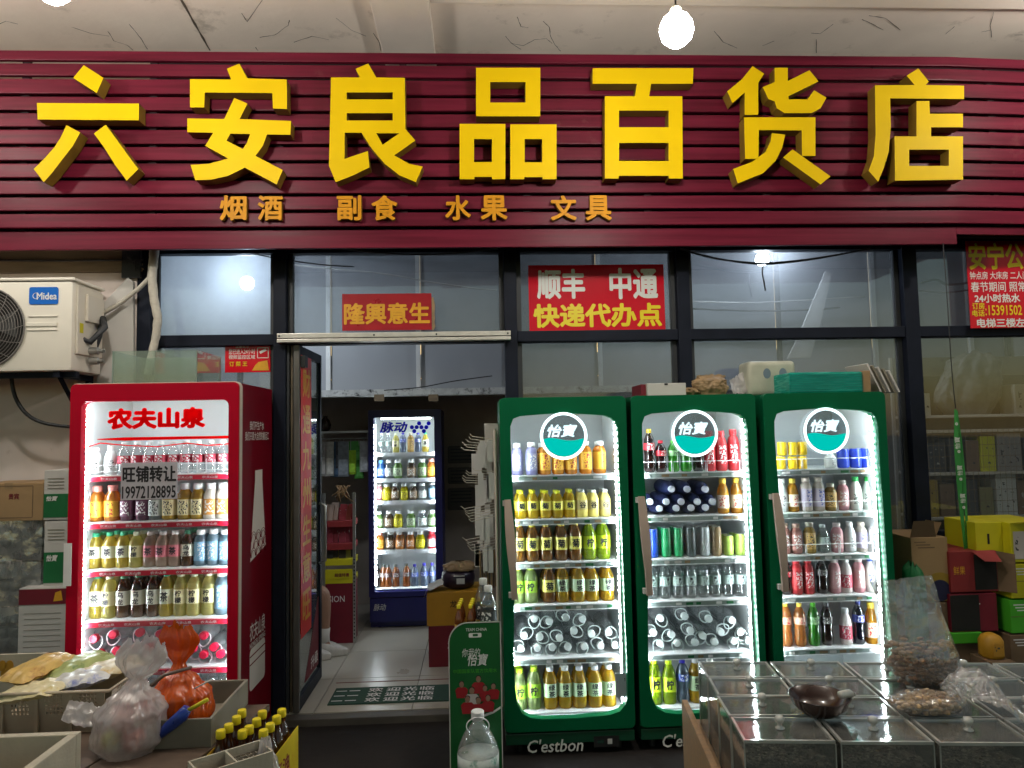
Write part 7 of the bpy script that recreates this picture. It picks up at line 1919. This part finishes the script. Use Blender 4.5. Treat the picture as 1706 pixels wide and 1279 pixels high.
# soy sauce bottles in a yellow wrap on a low crate
ZB = .41
caps = [(403,1184),(437,1186),(469.5,1183),(394,1195),(427.5,1199),(461,1194.5),(381,1208),(415,1211),(450,1207),(367.6,1218),(404,1218),(439,1217.6)]
C_ = [PZ(x, y, ZB + .285) for x, y in caps]
for p in C_:
    bottle('sauce_bottle', 'soy', (p.x, p.y, ZB + .0045), .285, .034, 'juice', (.10,.03,.008), (.72,.58,.01), (.60,.48,.02), 'label2', 'dark sauce bottle with yellow cap standing in the yellow wrapped case', 'bottle', 'yellow-capped bottles in the case')
x0 = min(p.x for p in C_) - .05; x1 = max(p.x for p in C_) + .045; y0 = min(p.y for p in C_) - .05; y1 = max(p.y for p in C_) + .05
cs = thing('bottle_case', ((x0+x1)/2, (y0+y1)/2, ZB), 'yellow printed case around the sauce bottles', 'case')
MB().box(x0, x1, y0, y1, ZB, ZB + .004).build('bottom', MAT['cartony'], cs)
# right and front walls follow the slanted rows
A0 = C_[11] + Vector((.045, -.055, 0)); A1 = C_[2] + Vector((.05, .05, 0)); A2 = C_[0] + Vector((-.045, .05, 0)); A3 = C_[9] + Vector((-.05, -.055, 0))
for nm_, p, q in (('side_wall', A0, A1), ('front_wall', A3, A0), ('side_wall', A2, A3)):
    vs = [(p.x, p.y, ZB + .0045), (q.x, q.y, ZB + .0045), (q.x, q.y, ZB + .205), (p.x, p.y, ZB + .205)]
    n_ = (q - p).cross(Vector((0, 0, 1))); n_.normalize(); vs += [(v[0] - n_.x*.003, v[1] - n_.y*.003, v[2]) for v in vs]
    w_ = MB().add(vs, [(0,1,2,3),(7,6,5,4),(3,2,6,7),(0,4,5,1),(0,3,7,4),(1,5,6,2)]).build(nm_, M('case_print', (.60,.46,.015), .35, var=.25, vs=9, dark=(.50,.10,.01), ds=14, dt=.55) if 'case_print' not in bpy.data.materials else bpy.data.materials['case_print'], cs)
nS = (A1 - A0).cross(Vector((0, 0, 1))); nS.normalize()
for tx_, u0_, v0_, w__, h__, mt_ in (('酱油', .10, .10, .20, .06, 'cartonr'), ('味极鲜', .12, .035, .22, .05, 'ink_w')):
    L__ = (A1 - A0)
    lettering(tx_, lambda u, v: tuple(A0 + L__*(u0_ + w__*2.6*u) + nS*.0012 + Vector((0, 0, ZB + v0_ + h__*v - A0.z))), MAT[mt_], cs, bold=.015)
MB().box(x0, x1, y0, y1, .0005, ZB - .001).build('low_crate', MAT['tablew'], label='dark wooden crate under the case of sauce bottles', cat='crate', bevel=.005)
# white divided basket and small white bag at the lower edge
p0 = PZ(352, 1290, ZT + .08); 
dbk = thing('divided_basket', (p0.x + .02, p0.y, ZT), 'white divided plastic basket at the corner of the table', 'basket')
mR = Matrix.Translation((PZ(385, 1262, ZT + .08).x, PZ(385, 1262, ZT + .08).y, 0)) @ Matrix.Rotation(R(38), 4, 'Z')
for bx in ((-.12,.12,-.06,-.054),(-.12,.12,.054,.06),(-.12,-.114,-.0535,.0535),(.114,.12,-.0535,.0535),(-.003,.003,-.0535,.0535)):
    MB().box(*bx, ZT + .02, ZT + .085, M=mR).build('wall', MAT['foam'], dbk)
MB().box(-.1135, .1135, -.0535, .0535, ZT + .0205, ZT + .026, M=mR).build('bottom', MAT['cartond'], dbk)
b = MB()
for k in range(6): b.box(.01 + k*.017, .013 + k*.017, -.053, .053, ZT + .055, ZT + .058, M=mR)
for k in range(5): b.box(.005, .113, -.045 + k*.022, -.042 + k*.022, ZT + .0585, ZT + .061, M=mR)
b.build('grid', MAT['crate'], dbk)
q = PZ(430, 1290, ZT)
bag_mesh((q.x + .02, q.y + .02, ZB + .0), .06, .05, .30, 4.4, [(0,.8),(.2,1.0),(.5,.85),(.75,.55),(.9,.3),(1.0,.22)], .2).build('white_bag', MAT['filmw'], smooth=True, label='small white plastic bag in front of the sauce bottles', cat='bag')
